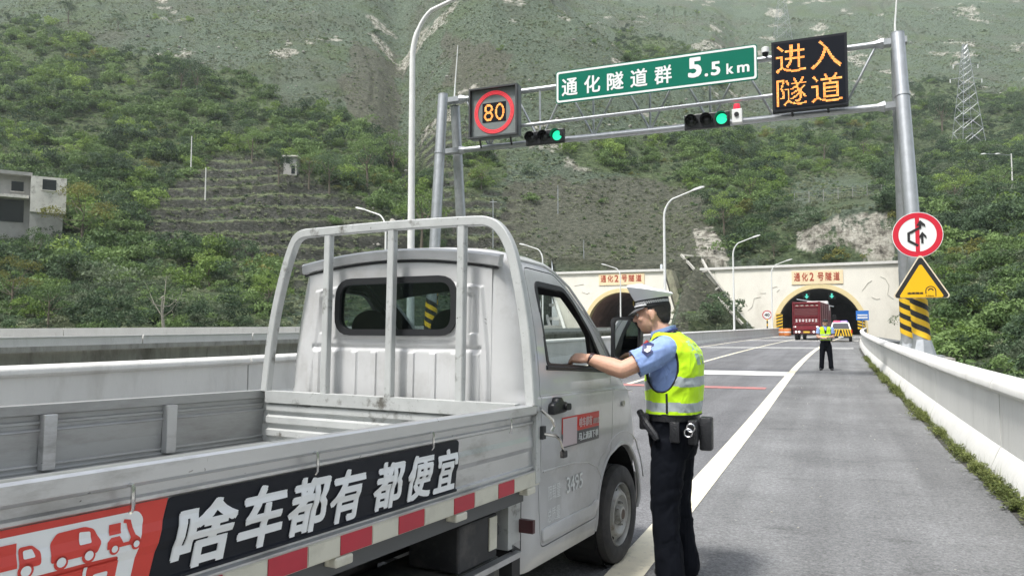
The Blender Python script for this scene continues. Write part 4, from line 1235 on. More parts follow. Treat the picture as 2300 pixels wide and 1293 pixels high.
# ---------------------------------------------------------------- gantry
gt = thing('sign_gantry', 'grey steel truss gantry on paired leaning legs spanning the road', 'gantry', (-5, 22.6, 0))
GO = Vector((-5, 22.6, 0))
def gl(p): return Vector(p) - GO
def stripes(mb_name, a, b, r0, r1, par, z0, z1, n):
    """spiral bands of yellow and black round a leg"""
    a, b = Vector(a), Vector(b)
    seg = 40
    for colr, off in ((M_yb, 0), (M_blk, .5)):
        mb = MB()
        for k in range(n):
            vs = []; fs = []
            for j in range(seg + 1):
                q_ = 2 * math.pi * j / seg
                for h_ in (0, .5):
                    t_ = (k + off + h_ - 2 * j / seg + 2) / (n + 2)
                    z = z0 + (z1 - z0) * t_
                    f_ = (z - a.z) / (b.z - a.z); c = a.lerp(b, f_); rr = (r0 + (r1 - r0) * f_) + .014
                    vs.append((c.x + rr * math.cos(q_), c.y + rr * math.sin(q_), z))
            for j in range(seg): fs.append((2 * j, 2 * j + 2, 2 * j + 3, 2 * j + 1))
            mb.add(vs, fs)
        mb.build(mb_name, colr, par)
legs = [((2.10, 21.0, .9), (1.86, 22.2, 9.4), 'f'), ((2.07, 24.2, .9), (1.91, 23.0, 9.2), 'r'), ((-11.85, 21.3, -.4), (-11.8, 22.2, 9.42), 'f'), ((-11.85, 24.4, -.4), (-11.8, 23.1, 9.25), 'r')]
for a, b, k in legs:
    lg = MB().tube([gl(a), gl(Vector(a).lerp(Vector(b), .55)), gl(b)], [.19, .18, .165], 20).build('leg', M_galv, gt, smooth=True)
    MB().cyl(gl(b), gl(b) + Vector((0, 0, .02)), .17, n=20).build('leg_cap', M_galv, lg)
    v = Vector(b) - Vector(a); j_ = Vector(a) + v * .79
    MB().cyl(gl(j_), gl(j_ + v * .006), .19, n=20).build('flange', M_galv, lg)
    bz = a[2]
    MB().lathe([(.0, 0), (.30, 0), (.20, .35), (.19, .36)], gl(a), (0, 0, 1), 8).build('gusset', M_galv, lg)
    MB().box(a[0] - GO.x - .42, a[0] - GO.x + .42, a[1] - GO.y - .42, a[1] - GO.y + .42, bz - .05, bz).build('base_plate', M_galv, lg)
    stripes('hazard_band', gl(a), gl(b), .19, .165, lg, 1.18, 2.95, 4)
MB().box(1.84 - GO.x, 2.7 - GO.x, 20.3 - GO.y, 24.9 - GO.y, .3, .845).build('pedestal', M_conc2, gt)
MB().box(-12.4 - GO.x, -11.2 - GO.x, 20.6 - GO.y, 25.1 - GO.y, -1.2, -.455).build('pedestal', M_conc2, gt)
# rods on the leg tops
for x, h in ((1.86, 2.0), (-11.8, 2.2)):
    MB().tube([gl((x, 23.0, 9.2)), gl((x + .02, 23.05, 9.2 + h * .4)), gl((x + .12, 23.05, 9.2 + h))], [.03, .025, .015], 6).build('lightning_rod', M_white, gt)
ZT, ZB, YTR = 9.42, 7.65, 22.9
MB().cyl(gl((-11.7, YTR, ZT)), gl((1.8, YTR, ZT)), .085, n=14).build('top_chord', M_galv, gt, smooth=True)
MB().cyl(gl((-11.7, YTR, ZB)), gl((1.8, YTR, ZB)), .10, n=14).build('bottom_chord', M_galv, gt, smooth=True)
MB().cyl(gl((-9.2, YTR - .32, 8.17)), gl((-1.3, YTR - .32, 8.22)), .06, n=10).build('middle_rail', M_galv, gt, smooth=True)
nb = 7; bx = [-11.3 + i * (12.7 / nb) for i in range(nb + 1)]
for i in range(nb):
    a, b = bx[i], bx[i + 1]
    mid = (a + b) / 2
    MB().cyl(gl((a, YTR, ZT)), gl((mid, YTR, ZB)), .035, n=8).build('diagonal', M_galv, gt)
    MB().cyl(gl((mid, YTR, ZB)), gl((b, YTR, ZT)), .035, n=8).build('diagonal', M_galv, gt)
    MB().cyl(gl((mid, YTR - .02, ZB)), gl((mid, YTR - .02, ZT)), .033, n=8).build('vertical', M_galv, gt)
for x, s in ((1.86, -1), (-11.8, 1)):
    for z in (ZT, ZB):
        MB().tube([gl((x - s * .28, YTR, z)), gl((x + s * .30, YTR, z))], .15, 4, prof=[(-1, -.55), (1, -.55), (1, .55), (-1, .55)]).build('clamp', M_galv, gt)
        MB().lathe([(.16, 0), (.16, .03), (.09, .22), (.09, .3)], gl((x + s * .30, YTR, z)), (s, 0, 0), 8).build('clamp_flange', M_galv, gt)
# --- message board (amber)
LEDX0, LEDX1, LEDZ0, LEDZ1 = -1.33, .63, 7.64, 9.63
t = thing('message_board', 'black amber LED board on the gantry reading 进入隧道', 'LED sign', (LEDX0, 22.2, LEDZ0))
Wd, Hd = LEDX1 - LEDX0, LEDZ1 - LEDZ0
M_led_case = mat('led_case', (.018, .020, .026), .7, var=.1, spec=.2); M_led_face = mat('led_face', (.008, .010, .016), .8, spec=.15)
MB().box(0, Wd, 0, .28, 0, Hd).build('cabinet', M_led_case, t)
MB().box(.07, Wd - .07, -.012, -.002, .07, Hd - .07).build('screen', M_led_face, t)
M_amb = mat('led_amber', (.4, .2, .05), .5, emit=(1.0, .27, .045), estr=.60); M_amb2 = mat('led_yellow', (.4, .3, .05), .5, emit=(1.0, .42, .13), estr=.58)
def led_text(parent, chs, N_, x0, z0, cell, ms, bold=.0, y=-.02, fill=.86, yz=None, name='lit_character'):
    for (ch, cx0, cz0) in chs:
        v, f = text_data(ch, bold)
        mx = v.max(0)
        tris = [(float(p[0]), float(p[1]), 0.0) for p in v]
        bv = BVHTree.FromPolygons(tris, f)
        mb = MB(); rr = random.Random(ord(ch))
        for i in range(N_):
            for j in range(N_):
                hit = 0
                for du, dw in ((.2, .5), (.8, .5), (.5, .2), (.5, .8), (.5, .5)):
                    u_ = (i + du) / N_ * mx[0]; w_ = (j + dw) / N_ * mx[1]
                    hit += bv.ray_cast(Vector((u_, w_, 1)), Vector((0, 0, -1)))[0] is not None
                if hit >= 3:
                    xa = cx0 + i * cell; za = cz0 + j * cell
                    mb.add([(xa, y, za), (xa + cell * fill, y, za), (xa + cell * fill, y, za + cell * fill), (xa, y, za + cell * fill)], [(0, 1, 2, 3)], 1 if rr.random() < .4 else 0)
        mb.build(name, ms, parent)
cw = (Wd - .14) / 2; cell = cw * .86 / 26
led_text(t, [('进', .12, Hd / 2 + .07), ('入', .12 + cw, Hd / 2 + .07), ('隧', .12, .12), ('道', .12 + cw, .12)], 26, 0, 0, cell, [M_amb, M_amb2], 0)
for x in (.5, 1.45): MB().cyl((x, .3, .1), (x, .62, .0), .04, n=6).build('bracket', M_black, t)
for x in (.5, 1.45): MB().box(x - .05, x + .05, .29, .72, 1.72, 1.82).build('bracket', M_black, t)
# --- speed board 80
t = thing('speed_board', 'grey square LED speed limit board reading 80 in a red ring on the gantry', 'LED sign', (-10.82, 22.3, 7.80))
M_grey = mat('board_grey', (.17, .19, .19), .55, var=.08)
MB().box(0, 1.72, .0, .25, 0, 1.66).build('cabinet', M_grey, t)
for bx_ in ((0, 1.72, 0, .05), (0, 1.72, 1.61, 1.66), (0, .05, .05, 1.61), (1.67, 1.72, .05, 1.61)):
    MB().box(bx_[0], bx_[1], -.16, -.002, bx_[2], bx_[3]).build('hood', mat('hood_grey', (.05, .055, .058), .5), t)
M_rled = mat('led_red', (.4, .05, .05), .5, emit=(1.0, .06, .09), estr=.34)
mb = MB()
for k, rr in enumerate((.60, .645, .69)):
    n = int(2 * math.pi * rr / .042)
    for i in range(n):
        a = 2 * math.pi * i / n; c_, s2 = math.cos(a), math.sin(a)
        if k == 1 and 0: continue
        cx2, cz2 = .86 + rr * c_, .84 + rr * s2; e = .0165
        mb.add([(cx2 - e, -.02, cz2 - e), (cx2 + e, -.02, cz2 - e), (cx2 + e, -.02, cz2 + e), (cx2 - e, -.02, cz2 + e)], [(0, 1, 2, 3)])
tag(mb.build('red_led_ring', M_rled, t), kind='stuff')
MB().lathe([(.575, -.006), (.715, -.006)], (.86, 0, .84), (0, 1, 0), 40).build('ring_plate', mat('ring_red', (.25, .02, .03), .5), t)
MB().box(.44, 1.28, -.010, -.003, .52, 1.16).build('digit_panel', M_led_face, t)
led_text(t, [('8', .50, .56), ('0', .90, .56)], 14, 0, 0, .040, [M_amb, M_amb2], -.005, name='lit_digit')
# narrow digits: squeeze
for o in list(t.children):
    if o.name.startswith('lit_digit'):
        xs = [v.co.x for v in o.data.vertices]; x0 = min(xs); w0 = max(xs) - x0
        c0 = .50 if x0 < .8 else .90
        for v in o.data.vertices: v.co.x = c0 + (v.co.x - x0) / w0 * .33; 
for x in (.3, 1.4): MB().box(x - .04, x + .04, .251, .55, .5, .6).build('bracket', M_black, t); MB().cyl((x, .2, -.25), (x, .1, .0), .03, n=6).build('stay', M_black, t)
# --- green sign
t = thing('guide_sign', 'green guide sign with white border reading 通化隧道群 5.5km on the gantry', 'road sign', (-7.82, 22.3, 8.66))
M_grn = mat('sign_green', (.0, .150, .098), .65, var=.04, vscale=1, spec=.15); M_sw = mat('sign_sheet_white', (.80, .82, .82), .4)
W2, H2 = 6.1, 1.03
def rrect(x0, x1, z0, z1, r_, n=5):
    p_ = []
    for cx2, cz2, a0 in ((x1 - r_, z1 - r_, 0), (x0 + r_, z1 - r_, 90), (x0 + r_, z0 + r_, 180), (x1 - r_, z0 + r_, 270)):
        for i in range(n + 1): a = R(a0 + 90 * i / n); p_.append((cx2 + r_ * math.cos(a), cz2 + r_ * math.sin(a)))
    return p_
MB().prism(rrect(0, W2, 0, H2, .08), 1, 0, .05).build('panel', M_grn, t)
mb = MB(); a, b = rrect(.025, W2 - .025, .025, H2 - .025, .07), rrect(.085, W2 - .085, .085, H2 - .085, .05); n = len(a)
mb.add([(p[0], -.004, p[1]) for p in a] + [(p[0], -.004, p[1]) for p in b], [(i, (i + 1) % n, n + (i + 1) % n, n + i) for i in range(n)]); mb.build('border', M_sw, t)
for ch, x, z, w_, h_, bo in [('通化隧道群'[i], .20 + i * .735, .21, .52, .56, .022) for i in range(5)] + [('5', 4.14, .27, .40, .62, .04), ('.', 4.62, .26, .10, .10, .02), ('5', 4.80, .26, .27, .42, .035), ('k', 5.24, .25, .20, .32, .025), ('m', 5.54, .25, .34, .23, .025)]:
    mb = MB(); put_text(mb, ch, (x, -.006, z), (1, 0, 0), (0, 0, 1), w_, h_, bo); mb.build('character', M_sw, t)
for i in range(5):
    x = .5 + i * 1.27
    MB().box(x - .03, x + .03, .052, .16, .02, H2 - .02).build('rib', M_galv, t)
    MB().box(x - .03, x + .03, .162, .52, .70, .78).build('bracket', M_galv, t)
# --- traffic lights
M_gl = mat('green_light', (.1, .6, .4), .3, emit=(.01, 1.0, .46), estr=.42)
M_lens = mat('dark_lens', (.02, .022, .022), .25)
def tlight(x0, z0, label):
    t = thing('traffic_light', label, 'traffic light', (x0, 22.35, z0), group='horizontal traffic lights on the gantry')
    MB().box(0, 1.30, 0, .16, 0, .44).build('housing', M_black, t, bevel=.02)
    for i in range(3):
        cx2 = .22 + i * .43
        MB().lathe([(0, -.03), (.08, -.026), (.155, -.004)], (cx2, 0, .22), (0, 1, 0), 20).build('lens', M_gl if i == 2 else M_lens, t, smooth=True)
        mb = MB(); n = 14; vs = []; fs = []
        for j in range(n + 1):
            a = R(-20) + R(220) * j / n
            for (yy, rr) in ((-.001, .185), (-.24, .175), (-.24, .168), (-.001, .178)): vs.append((cx2 + rr * math.cos(a), yy, .22 + rr * math.sin(a)))
        for j in range(n):
            for k in range(4): fs.append((j * 4 + k, j * 4 + (k + 1) % 4, (j + 1) * 4 + (k + 1) % 4, (j + 1) * 4 + k))
        mb.add(vs, fs); mb.build('visor', M_black, t)
    MB().box(.3, .38, .162, .46, .18, .26).build('bracket', M_galv, t); MB().box(.92, 1.0, .162, .46, .18, .26).build('bracket', M_galv, t)
tlight(-8.88, 7.44, 'left horizontal traffic light showing green, under the speed board')
tlight(-3.82, 7.42, 'right horizontal traffic light showing green, beside the small white camera box')
t = thing('alarm_box', 'small white box with black lens and red lamp on top beside the right traffic light', 'alarm box', (-2.46, 22.4, 7.50))
MB().box(0, .28, 0, .2, 0, .40).build('case', M_white, t, bevel=.01)
MB().lathe([(0, -.04), (.06, -.04), (.07, -.002)], (.13, 0, .24), (0, 1, 0), 14).build('lens', M_black, t)
MB().lathe([(.09, 0), (.10, .05), (.085, .16), (0, .18)], (.13, .1, .402), (0, 0, 1), 14).build('warning_lamp', mat('red_lamp', (.55, .03, .05), .3, emit=(.9, .05, .1), estr=.25), t, smooth=True)
MB().box(.1, .18, .202, .42, .1, .18).build('bracket', M_galv, t)
t = thing('gantry_camera', 'white dome camera between the green sign and the amber board', 'camera', (-1.52, 22.6, 9.5))
MB().lathe([(0, 0), (.11, 0), (.11, .14), (.06, .17), (0, .17)], (0, 0, 0), (0, 0, 1), 14).build('cap', M_white, t, smooth=True)
MB().ell((0, 0, -.02), (.09, .09, .10), 14, 8).build('dome', M_black, t, smooth=True)
MB().box(-.03, .03, .1, .3, .03, .09).build('arm', M_galv, t)

# --- round prohibition sign and triangular tunnel sign on the right legs
M_sred = mat('sign_face_red', (.62, .02, .045), .4); M_syel = mat('sign_face_yellow', (.85, .48, .01), .4)
t = thing('no_overtaking_sign', 'round white sign with red ring and red bar over two black bent arrows', 'road sign', (2.02, 20.55, 3.80))
MB().lathe([(0, .0), (.55, .0), (.55, .03), (0, .03)], (0, 0, 0), (0, 1, 0), 48).build('plate', M_sw, t)
MB().lathe([(.41, -.004), (.535, -.004)], (0, 0, 0), (0, 1, 0), 48).build('red_ring', M_sred, t)
MB().box(-.045, .045, -.0075, -.005, -.42, .42).build('red_bar', M_sred, t)
def arrow(pts, wdt, hl, y=-.004, y2=None):
    mb = MB()
    for a, b in zip(pts[:-1], pts[1:]):
        a, b = Vector(a), Vector(b); u = (b - a).normalized(); n_ = Vector((-u.y, u.x)) * wdt / 2
        a2 = a - u * wdt * .25; b2 = b + u * wdt * .25
        mb.prism([(a2 + n_)[:], (a2 - n_)[:], (b2 - n_)[:], (b2 + n_)[:]], 1, y, y + .001); y -= .0011
    return mb
mb = arrow([(.0, -.26), (-.19, -.14), (-.19, .04), (.06, .17), (.06, .24)], .055, .1, -.011)
mb.prism([(-.02, .22), (.05, .34), (.13, .26), (.13, .20), (.07, .26), (.03, .22)], 1, -.018, -.017)
mb.add(*[([(p[0] + .03 + .0, -.017, p[1]) for p in ((.00, .22), (.035, .35), (.14, .24), (.14, .18), (.07, .26))], [(0, 1, 2, 3, 4)])][0])
mb.build('bent_arrow', M_blk, t)
mb = arrow([(.10, -.20), (.10, .0)], .05, .1, -.011); mb.add([(.03, -.016, -.05), (.10, -.016, .07), (.19, -.016, -.04), (.19, -.016, -.1), (.11, -.016, -.01), (.05, -.016, -.09)], [(0, 1, 2, 3, 4, 5)]); mb.build('straight_arrow', M_blk, t)
MB().box(-.3, .3, .032, .30, .02, .08).build('bracket', M_galv, t)
t = thing('tunnel_warning_sign', 'yellow triangular warning sign with black border and small tunnel arch symbol', 'road sign', (2.06, 20.5, 2.27))
def rtri(wd, h, r_, off=0):
    c = [(-wd / 2, 0), (wd / 2, 0), (0, h)]
    cen = (0, h / 3)
    p_ = []
    for k, (x, z) in enumerate(c):
        a0 = [210, 330, 90][k]
        d = math.hypot(x - cen[0], z - cen[1]); f_ = (d - 2 * r_ - off) / d
        x2, z2 = cen[0] + (x - cen[0]) * f_, cen[1] + (z - cen[1]) * f_
        for i in range(-3, 4): a = R(a0 + 20 * i); p_.append((x2 + r_ * math.cos(a), z2 + r_ * math.sin(a)))
    return p_
MB().prism(rtri(1.28, 1.08, .06), 1, 0, .03).build('plate', mat('sign_edge', (.75, .66, .5), .4), t)
MB().prism(rtri(1.24, 1.045, .055, .02), 1, -.004, -.001).build('black_border', M_blk, t)
MB().prism(rtri(1.03, .87, .04, .03), 1, -.008, -.005).build('yellow_face', M_syel, t)
mb = MB()
for rr, th in ((.115, .022), (.062, .028)):
    a_ = [(.20 + rr * math.cos(R(12 * i)), .17 + rr * math.sin(R(12 * i))) for i in range(16)]; b2 = [(.20 + (rr - th) * math.cos(R(12 * i)), .17 + (rr - th) * math.sin(R(12 * i))) for i in range(16)]
    mb.add([(p[0], -.010, p[1]) for p in a_] + [(p[0], -.010, p[1]) for p in b2], [(i, i + 1, 17 + i, 16 + i) for i in range(15)])
mb.box(.085, .107, -.011, -.0095, .10, .17); mb.box(.295, .315, -.011, -.0095, .04, .17)
mb.build('tunnel_symbol', M_blk, t)
mb = MB(); put_text(mb, '连续隧道', (-.30, -.010, .09), (1, 0, 0), (0, 0, 1), .34, .055, .03); put_text(mb, '5.5km', (.09, -.010, .035), (1, 0, 0), (0, 0, 1), .17, .035, .02); mb.build('small_lettering', M_blk, t)
MB().box(-.25, .25, .032, .34, .30, .36).build('bracket', M_galv, t)
# ---------------------------------------------------------------- grey pickup truck
M_paint = mat('grey_paint', (.505, .51, .515), .34, .0, var=.05, vscale=3, dirt=(.33, .325, .31), dscale=2.2, dlo=.50, dhi=.80, coat=.6, chips=(.12, .115, .105), cscale=16, clo=.745)
M_paint2 = mat('rack_paint', (.46, .475, .47), .5, .25, var=.10, vscale=6, dirt=(.13, .125, .11), dscale=7, dlo=.56, dhi=.68, chips=(.05, .045, .04), cscale=38, clo=.70)
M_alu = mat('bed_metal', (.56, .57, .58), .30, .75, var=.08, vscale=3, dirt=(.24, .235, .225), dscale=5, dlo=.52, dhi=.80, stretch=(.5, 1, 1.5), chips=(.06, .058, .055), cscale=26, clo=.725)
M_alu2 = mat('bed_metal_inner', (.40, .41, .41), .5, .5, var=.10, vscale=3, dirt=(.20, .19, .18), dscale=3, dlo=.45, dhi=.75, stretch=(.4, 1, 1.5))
M_rub = mat('tyre_rubber', (.038, .038, .040), .85, var=.2, vscale=20, dirt=(.10, .095, .09), dscale=6, dlo=.45, dhi=.8)
M_rim = mat('steel_rim', (.40, .40, .38), .5, .5, var=.12, vscale=10, dirt=(.16, .13, .10), dscale=14, dlo=.55, dhi=.75)
M_chas = mat('chassis_black', (.022, .023, .026), .6, var=.3, vscale=8, dirt=(.09, .085, .08), dscale=9, dlo=.5, dhi=.8)
M_gasket = mat('rubber_seal', (.012, .013, .015), .5)
M_int = mat('cab_interior', (.035, .037, .042), .8)
M_seat = mat('seat_fabric', (.018, .020, .026), .9)
M_chrome = mat('chrome', (.7, .7, .7), .2, 1.0)
M_rust = mat('rusty_metal', (.13, .10, .08), .8, var=.3, vscale=12)
M_refr = mat('reflector_red', (.42, .025, .045), .38, var=.08)
M_refw = mat('reflector_white', (.56, .55, .47), .42, var=.06, dirt=(.40, .39, .33), dscale=7, dlo=.5, dhi=.8)
M_stred = mat('sticker_red', (.62, .05, .035), .38, var=.04)
M_stblk = mat('sticker_black', (.010, .012, .018), .5, spec=.25)
M_stwh = mat('sticker_white', (.78, .80, .81), .45)
M_fade = mat('faded_stencil', (.72, .74, .74), .6)
G_rear = glass('rear_glass', (.62, .68, .68)); G_front = glass('wind_glass', (.72, .78, .76))
Rm = Matrix(((0.09526713, -0.99543619, 0.00556554, -2.01378579), (0.99529802, 0.09534918, 0.01704052, 4.8331603), (-0.01749342, 0.00391597, 0.99983931, 0.0), (0, 0, 0, 1)))
tk = thing('pickup_truck', 'silver grey flatbed pickup truck with headboard rack and slogan stickers, stopped at the edge line', 'pickup truck', matrix=Rm)
# local frame: x forward, y left, z up; the near side (towards the officer) is y = -s
def sp_(pts): return [(a, -b, c) for a, b, c in pts]

# cab shell ------------------------------------------------------------------
ZW = [(.26, .745), (.30, .762), (.355, .772), (.40, .772), (.70, .772), (.735, .784), (.80, .786), (1.02, .787), (1.075, .790), (1.10, .787), (1.112, .777), (1.16, .775),
      (1.20, .773), (1.30, .765), (1.36, .758), (1.44, .748), (1.52, .735), (1.60, .72), (1.68, .704), (1.75, .688), (1.79, .672), (1.815, .65), (1.84, .60), (1.862, .51), (1.875, .38)]
XF = [(.26, .44), (.355, .47), (.55, .50), (.80, .47), (.92, .44), (1.0, .40), (1.06, .34), (1.10, .27), (1.16, .19), (1.20, .14), (1.30, .03), (1.36, -.05), (1.44, -.16), (1.52, -.28), (1.60, -.40), (1.68, -.53), (1.75, -.65), (1.79, -.74), (1.815, -.82), (1.84, -.93), (1.862, -1.05), (1.875, -1.16)]
def hw(z): return float(np.interp(z, [a for a, b in ZW], [b for a, b in ZW]))
def xf(z): return float(np.interp(z, [a for a, b in XF], [b for a, b in XF]))
def xr(z): return float(np.interp(z, [.26, 1.8, 1.84, 1.875], [-1.385, -1.385, -1.37, -1.32]))
def section(z):
    w_, x1, x0 = hw(z), xf(z), xr(z)
    rr = min(.14, w_ * .4); rf = min(float(np.interp(z, [1.0, 1.2], [.26, .10])), w_ * .6); bow = float(np.interp(z, [1.0, 1.2], [.07, .12]))
    pts = []
    # start rear right corner going forward on the right side (y = -w)
    for i in range(7):
        a = R(180 + 90 * i / 6); pts.append((x0 + rr + rr * math.cos(a), -(w_ - rr) + rr * math.sin(a)))
    for i in range(1, 14): pts.append((x0 + rr + (x1 - rf - x0 - rr) * i / 14, -w_))
    for i in range(9):
        a = R(270 + 90 * i / 8); y = -(w_ - rf) + rf * math.sin(a)
        pts.append((x1 - rf + rf * math.cos(a), y))
    for i in range(1, 6): pts.append((x1, -(w_ - rf) * (1 - i / 6)))
    out = pts + [(x, -y) for x, y in reversed(pts)]
    # bow of the front face
    res = []
    for x, y in out:
        if x > x0 + .5: x -= bow * (abs(y) / w_) ** 2 * ((x - x0 - .5) / (x1 - x0 - .5)) ** 2
        res.append((x, y))
    return res
zs = sorted(set([z for z, _ in ZW] + [.48, .60, .88, .95, 1.25, 1.40, 1.48, 1.56, 1.64, 1.72]))
mb = MB(); rings = [section(z) for z in zs]; n = len(rings[0])
vs = [(x, y, z) for z, rg in zip(zs, rings) for x, y in rg]
fs = [(i * n + j, i * n + (j + 1) % n, (i + 1) * n + (j + 1) % n, (i + 1) * n + j) for i in range(len(zs) - 1) for j in range(n)]
fs += [tuple(range(n))[::-1]]
top = len(vs); xs_ = [x for x, y in rings[-1]]; vs.append(((max(xs_) + min(xs_)) / 2, 0, 1.892)); k0 = (len(zs) - 1) * n
fs += [(k0 + j, k0 + (j + 1) % n, top) for j in range(n)]
def outward(me):
    c_ = sum((p.center.dot(p.normal) * p.area for p in me.polygons))
    if c_ < 0: me.flip_normals()
    return me
n1 = len(vs); nf = len(fs)
inn = []
for (x, y, z) in vs:
    inn.append((-.46 + (x + .46) * .968, y * .955 + (0), .29 + (z - .26) * (1.862 - .29) / (1.892 - .26)))
ifs = [tuple(i + n1 for i in f)[::-1] for f in fs]
me1 = outward(MB().add(vs, fs).mesh('shell', [M_paint, M_int])); me2 = outward(MB().add(inn, fs, 1).mesh('inner', [M_paint, M_int])); me2.flip_normals()
bmj = bmesh.new(); bmj.from_mesh(me1); bmj.from_mesh(me2); mej = bpy.data.meshes.new('shell'); bmj.to_mesh(mej); bmj.free()
for m_ in (M_paint, M_int): mej.materials.append(m_)
shell = bpy.data.objects.new('shell', mej); C.objects.link(shell)
pass
def cutter(mb_):
    me = mb_.mesh('cut', [M_paint, M_gasket]); o = bpy.data.objects.new('cut', me); C.objects.link(o); return o
def rpoly(c, r_, n=5):
    """round the corners of a polygon"""
    out = []; m_ = len(c)
    for i in range(m_):
        p0, p1, p2 = Vector(c[i - 1]), Vector(c[i]), Vector(c[(i + 1) % m_])
        a = (p0 - p1); b = (p2 - p1); rr = min(r_, a.length * .45, b.length * .45); a.normalize(); b.normalize()
        for k in range(n + 1):
            t_ = k / n
            q_ = (p1 + a * rr) * (1 - t_) ** 2 + p1 * 2 * t_ * (1 - t_) + (p1 + b * rr) * t_ ** 2
            out.append((q_.x, q_.y))
    return out
SIDEWIN = rpoly([(-1.10, 1.255), (-.275, 1.215), (-.475, 1.45), (-.665, 1.62), (-.77, 1.69), (-1.13, 1.70)], .05)
DOOR = rpoly([(-1.20, 1.12), (-1.22, 1.77), (-.86, 1.76), (-.71, 1.68), (-.42, 1.48), (-.21, 1.28), (-.19, 1.08), (-.20, .80), (-.25, .58), (-.42, .365), (-1.17, .355), (-1.205, .72)], .05)
REARW = rpoly([(-.37, 1.425), (.40, 1.425), (.395, 1.70), (-.365, 1.70)], .10)
WINDS = rpoly([(-.67, 1.17), (.67, 1.17), (.60, 1.755), (-.60, 1.755)], .08)
def offs(poly, d):
    n_ = len(poly); out = []
    ar = sum(poly[i][0] * poly[(i + 1) % n_][1] - poly[(i + 1) % n_][0] * poly[i][1] for i in range(n_)); sg = 1 if ar > 0 else -1
    for i in range(n_):
        a, b = Vector(poly[i - 1]), Vector(poly[(i + 1) % n_]); t_ = (b - a).normalized() if (b - a).length > 1e-9 else Vector((1, 0))
        out.append((poly[i][0] + t_.y * d * sg, poly[i][1] - t_.x * d * sg))
    return out
def boolean(o, cut, op):
    m_ = o.modifiers.new('b', 'BOOLEAN'); m_.operation = op; m_.object = cut; m_.solver = 'EXACT'
    return m_
def bake(o, name, parent, smooth=True):
    dg = bpy.context.evaluated_depsgraph_get(); dg.update()
    me = bpy.data.meshes.new_from_object(o.evaluated_get(dg)); me.name = name
    me.polygons.foreach_set('use_smooth', [True] * len(me.polygons)); me.set_sharp_from_angle(angle=R(32))
    return obj(name, me, parent)
c_side = cutter(MB().prism(SIDEWIN, 1, -1.2, 1.2))
c_rear = cutter(MB().prism(REARW, 0, -1.6, -1.15))
c_wind = cutter(MB().prism(WINDS, 0, -.60, .6))
c_arch = cutter(MB().lathe([(0, -1.2), (.378, -1.2), (.378, -.50), (0, -.50)], (-.02, 0, .365), (0, 1, 0), 40).lathe([(0, .50), (.378, .50), (.378, 1.2), (0, 1.2)], (-.02, 0, .365), (0, 1, 0), 40))
c_dr = cutter(MB().prism(DOOR, 1, -1.2, -.45)); c_dr2 = cutter(MB().prism(offs(DOOR, -.006), 1, -1.2, -.45))
c_dl = cutter(MB().prism(DOOR, 1, .45, 1.2)); c_dl2 = cutter(MB().prism(offs(DOOR, -.006), 1, .45, 1.2))
for c in (c_side, c_rear, c_wind, c_arch): boolean(shell, c, 'DIFFERENCE')
b1 = boolean(shell, c_dr, 'DIFFERENCE'); b2 = boolean(shell, c_dl, 'DIFFERENCE')
cab = bake(shell, 'cab', tk)
shell.modifiers.remove(b2); shell.modifiers.remove(b1)
b1 = boolean(shell, c_dr2, 'INTERSECT'); doorR = bake(shell, 'door', tk); shell.modifiers.remove(b1)
b1 = boolean(shell, c_dl2, 'INTERSECT'); doorL = bake(shell, 'door', tk)
for o in (shell, c_side, c_rear, c_wind, c_arch, c_dr, c_dr2, c_dl, c_dl2): bpy.data.objects.remove(o)

def frame_ring(poly_out, poly_in, mapf, th=.012):
    """rubber frame between two loops, mapf(u, v, out) -> 3D"""
    n_ = len(poly_out); mb_ = MB()
    vs = [mapf(p, 0) for p in poly_out] + [mapf(p, th) for p in poly_out] + [mapf(p, th) for p in poly_in] + [mapf(p, -.03) for p in poly_in]
    mb_.add(vs, [(k * n_ + i, k * n_ + (i + 1) % n_, (k + 1) * n_ + (i + 1) % n_, (k + 1) * n_ + i) for k in range(3) for i in range(n_)])
    return mb_
for sgn, dr in ((-1, doorR), (1, doorL)):
    frame_ring(offs(SIDEWIN, .004), offs(SIDEWIN, -.022), lambda p, t_: (p[0], sgn * (hw(p[1]) + t_ - .002), p[1]), .006).build('window_seal', M_gasket, dr)
# black pillar trim and quarter post inside the front of the door opening
MB().prism([(-.42, 1.215), (-.275, 1.205), (-.475, 1.445), (-.50, 1.46)], 1, -.748, -.722).build('quarter_panel', M_gasket, doorR)
# sill rubber
MB().tube(sp_([(-1.11, .768, 1.252), (-.7, .770, 1.236), (-.25, .773, 1.214)]), .013, 6).build('sill_rubber', M_gasket, doorR)
# door handle
h = MB(); hx0, hz0 = -1.04, 1.045
h.prism(rpoly([(hx0 - .085, hz0 - .032), (hx0 + .085, hz0 - .025), (hx0 + .09, hz0 + .026), (hx0 + .04, hz0 + .032), (hx0 + .02, hz0 + .055), (hx0 - .03, hz0 + .055), (hx0 - .045, hz0 + .032), (hx0 - .085, hz0 + .026)], .018), 1, -.822, -.785)
h.build('door_handle', M_black, doorR, bevel=.006, smooth=True)
MB().prism(rpoly([(hx0 + .04, hz0 - .015), (hx0 + .10, hz0 - .015), (hx0 + .10, hz0 + .02), (hx0 + .04, hz0 + .02)], .015), 1, -.838, -.823).build('handle_paddle', M_gasket, doorR)
# waist crease and lower swage: slim raised profiles pressed into the door skin
def side_line(pts, r_, m=M_paint, par=None, nm='swage_line', out=.0):
    MB().tube([(x, -(hw(z) + out), z) for x, z in pts], r_, 6).build(nm, m, par or doorR, smooth=True)
side_line([(-1.19, 1.113), (-.7, 1.110), (-.21, 1.098)], .0045, par=doorR)
side_line([(-.17, 1.097), (.05, 1.088), (.17, 1.07)], .0045, par=cab)
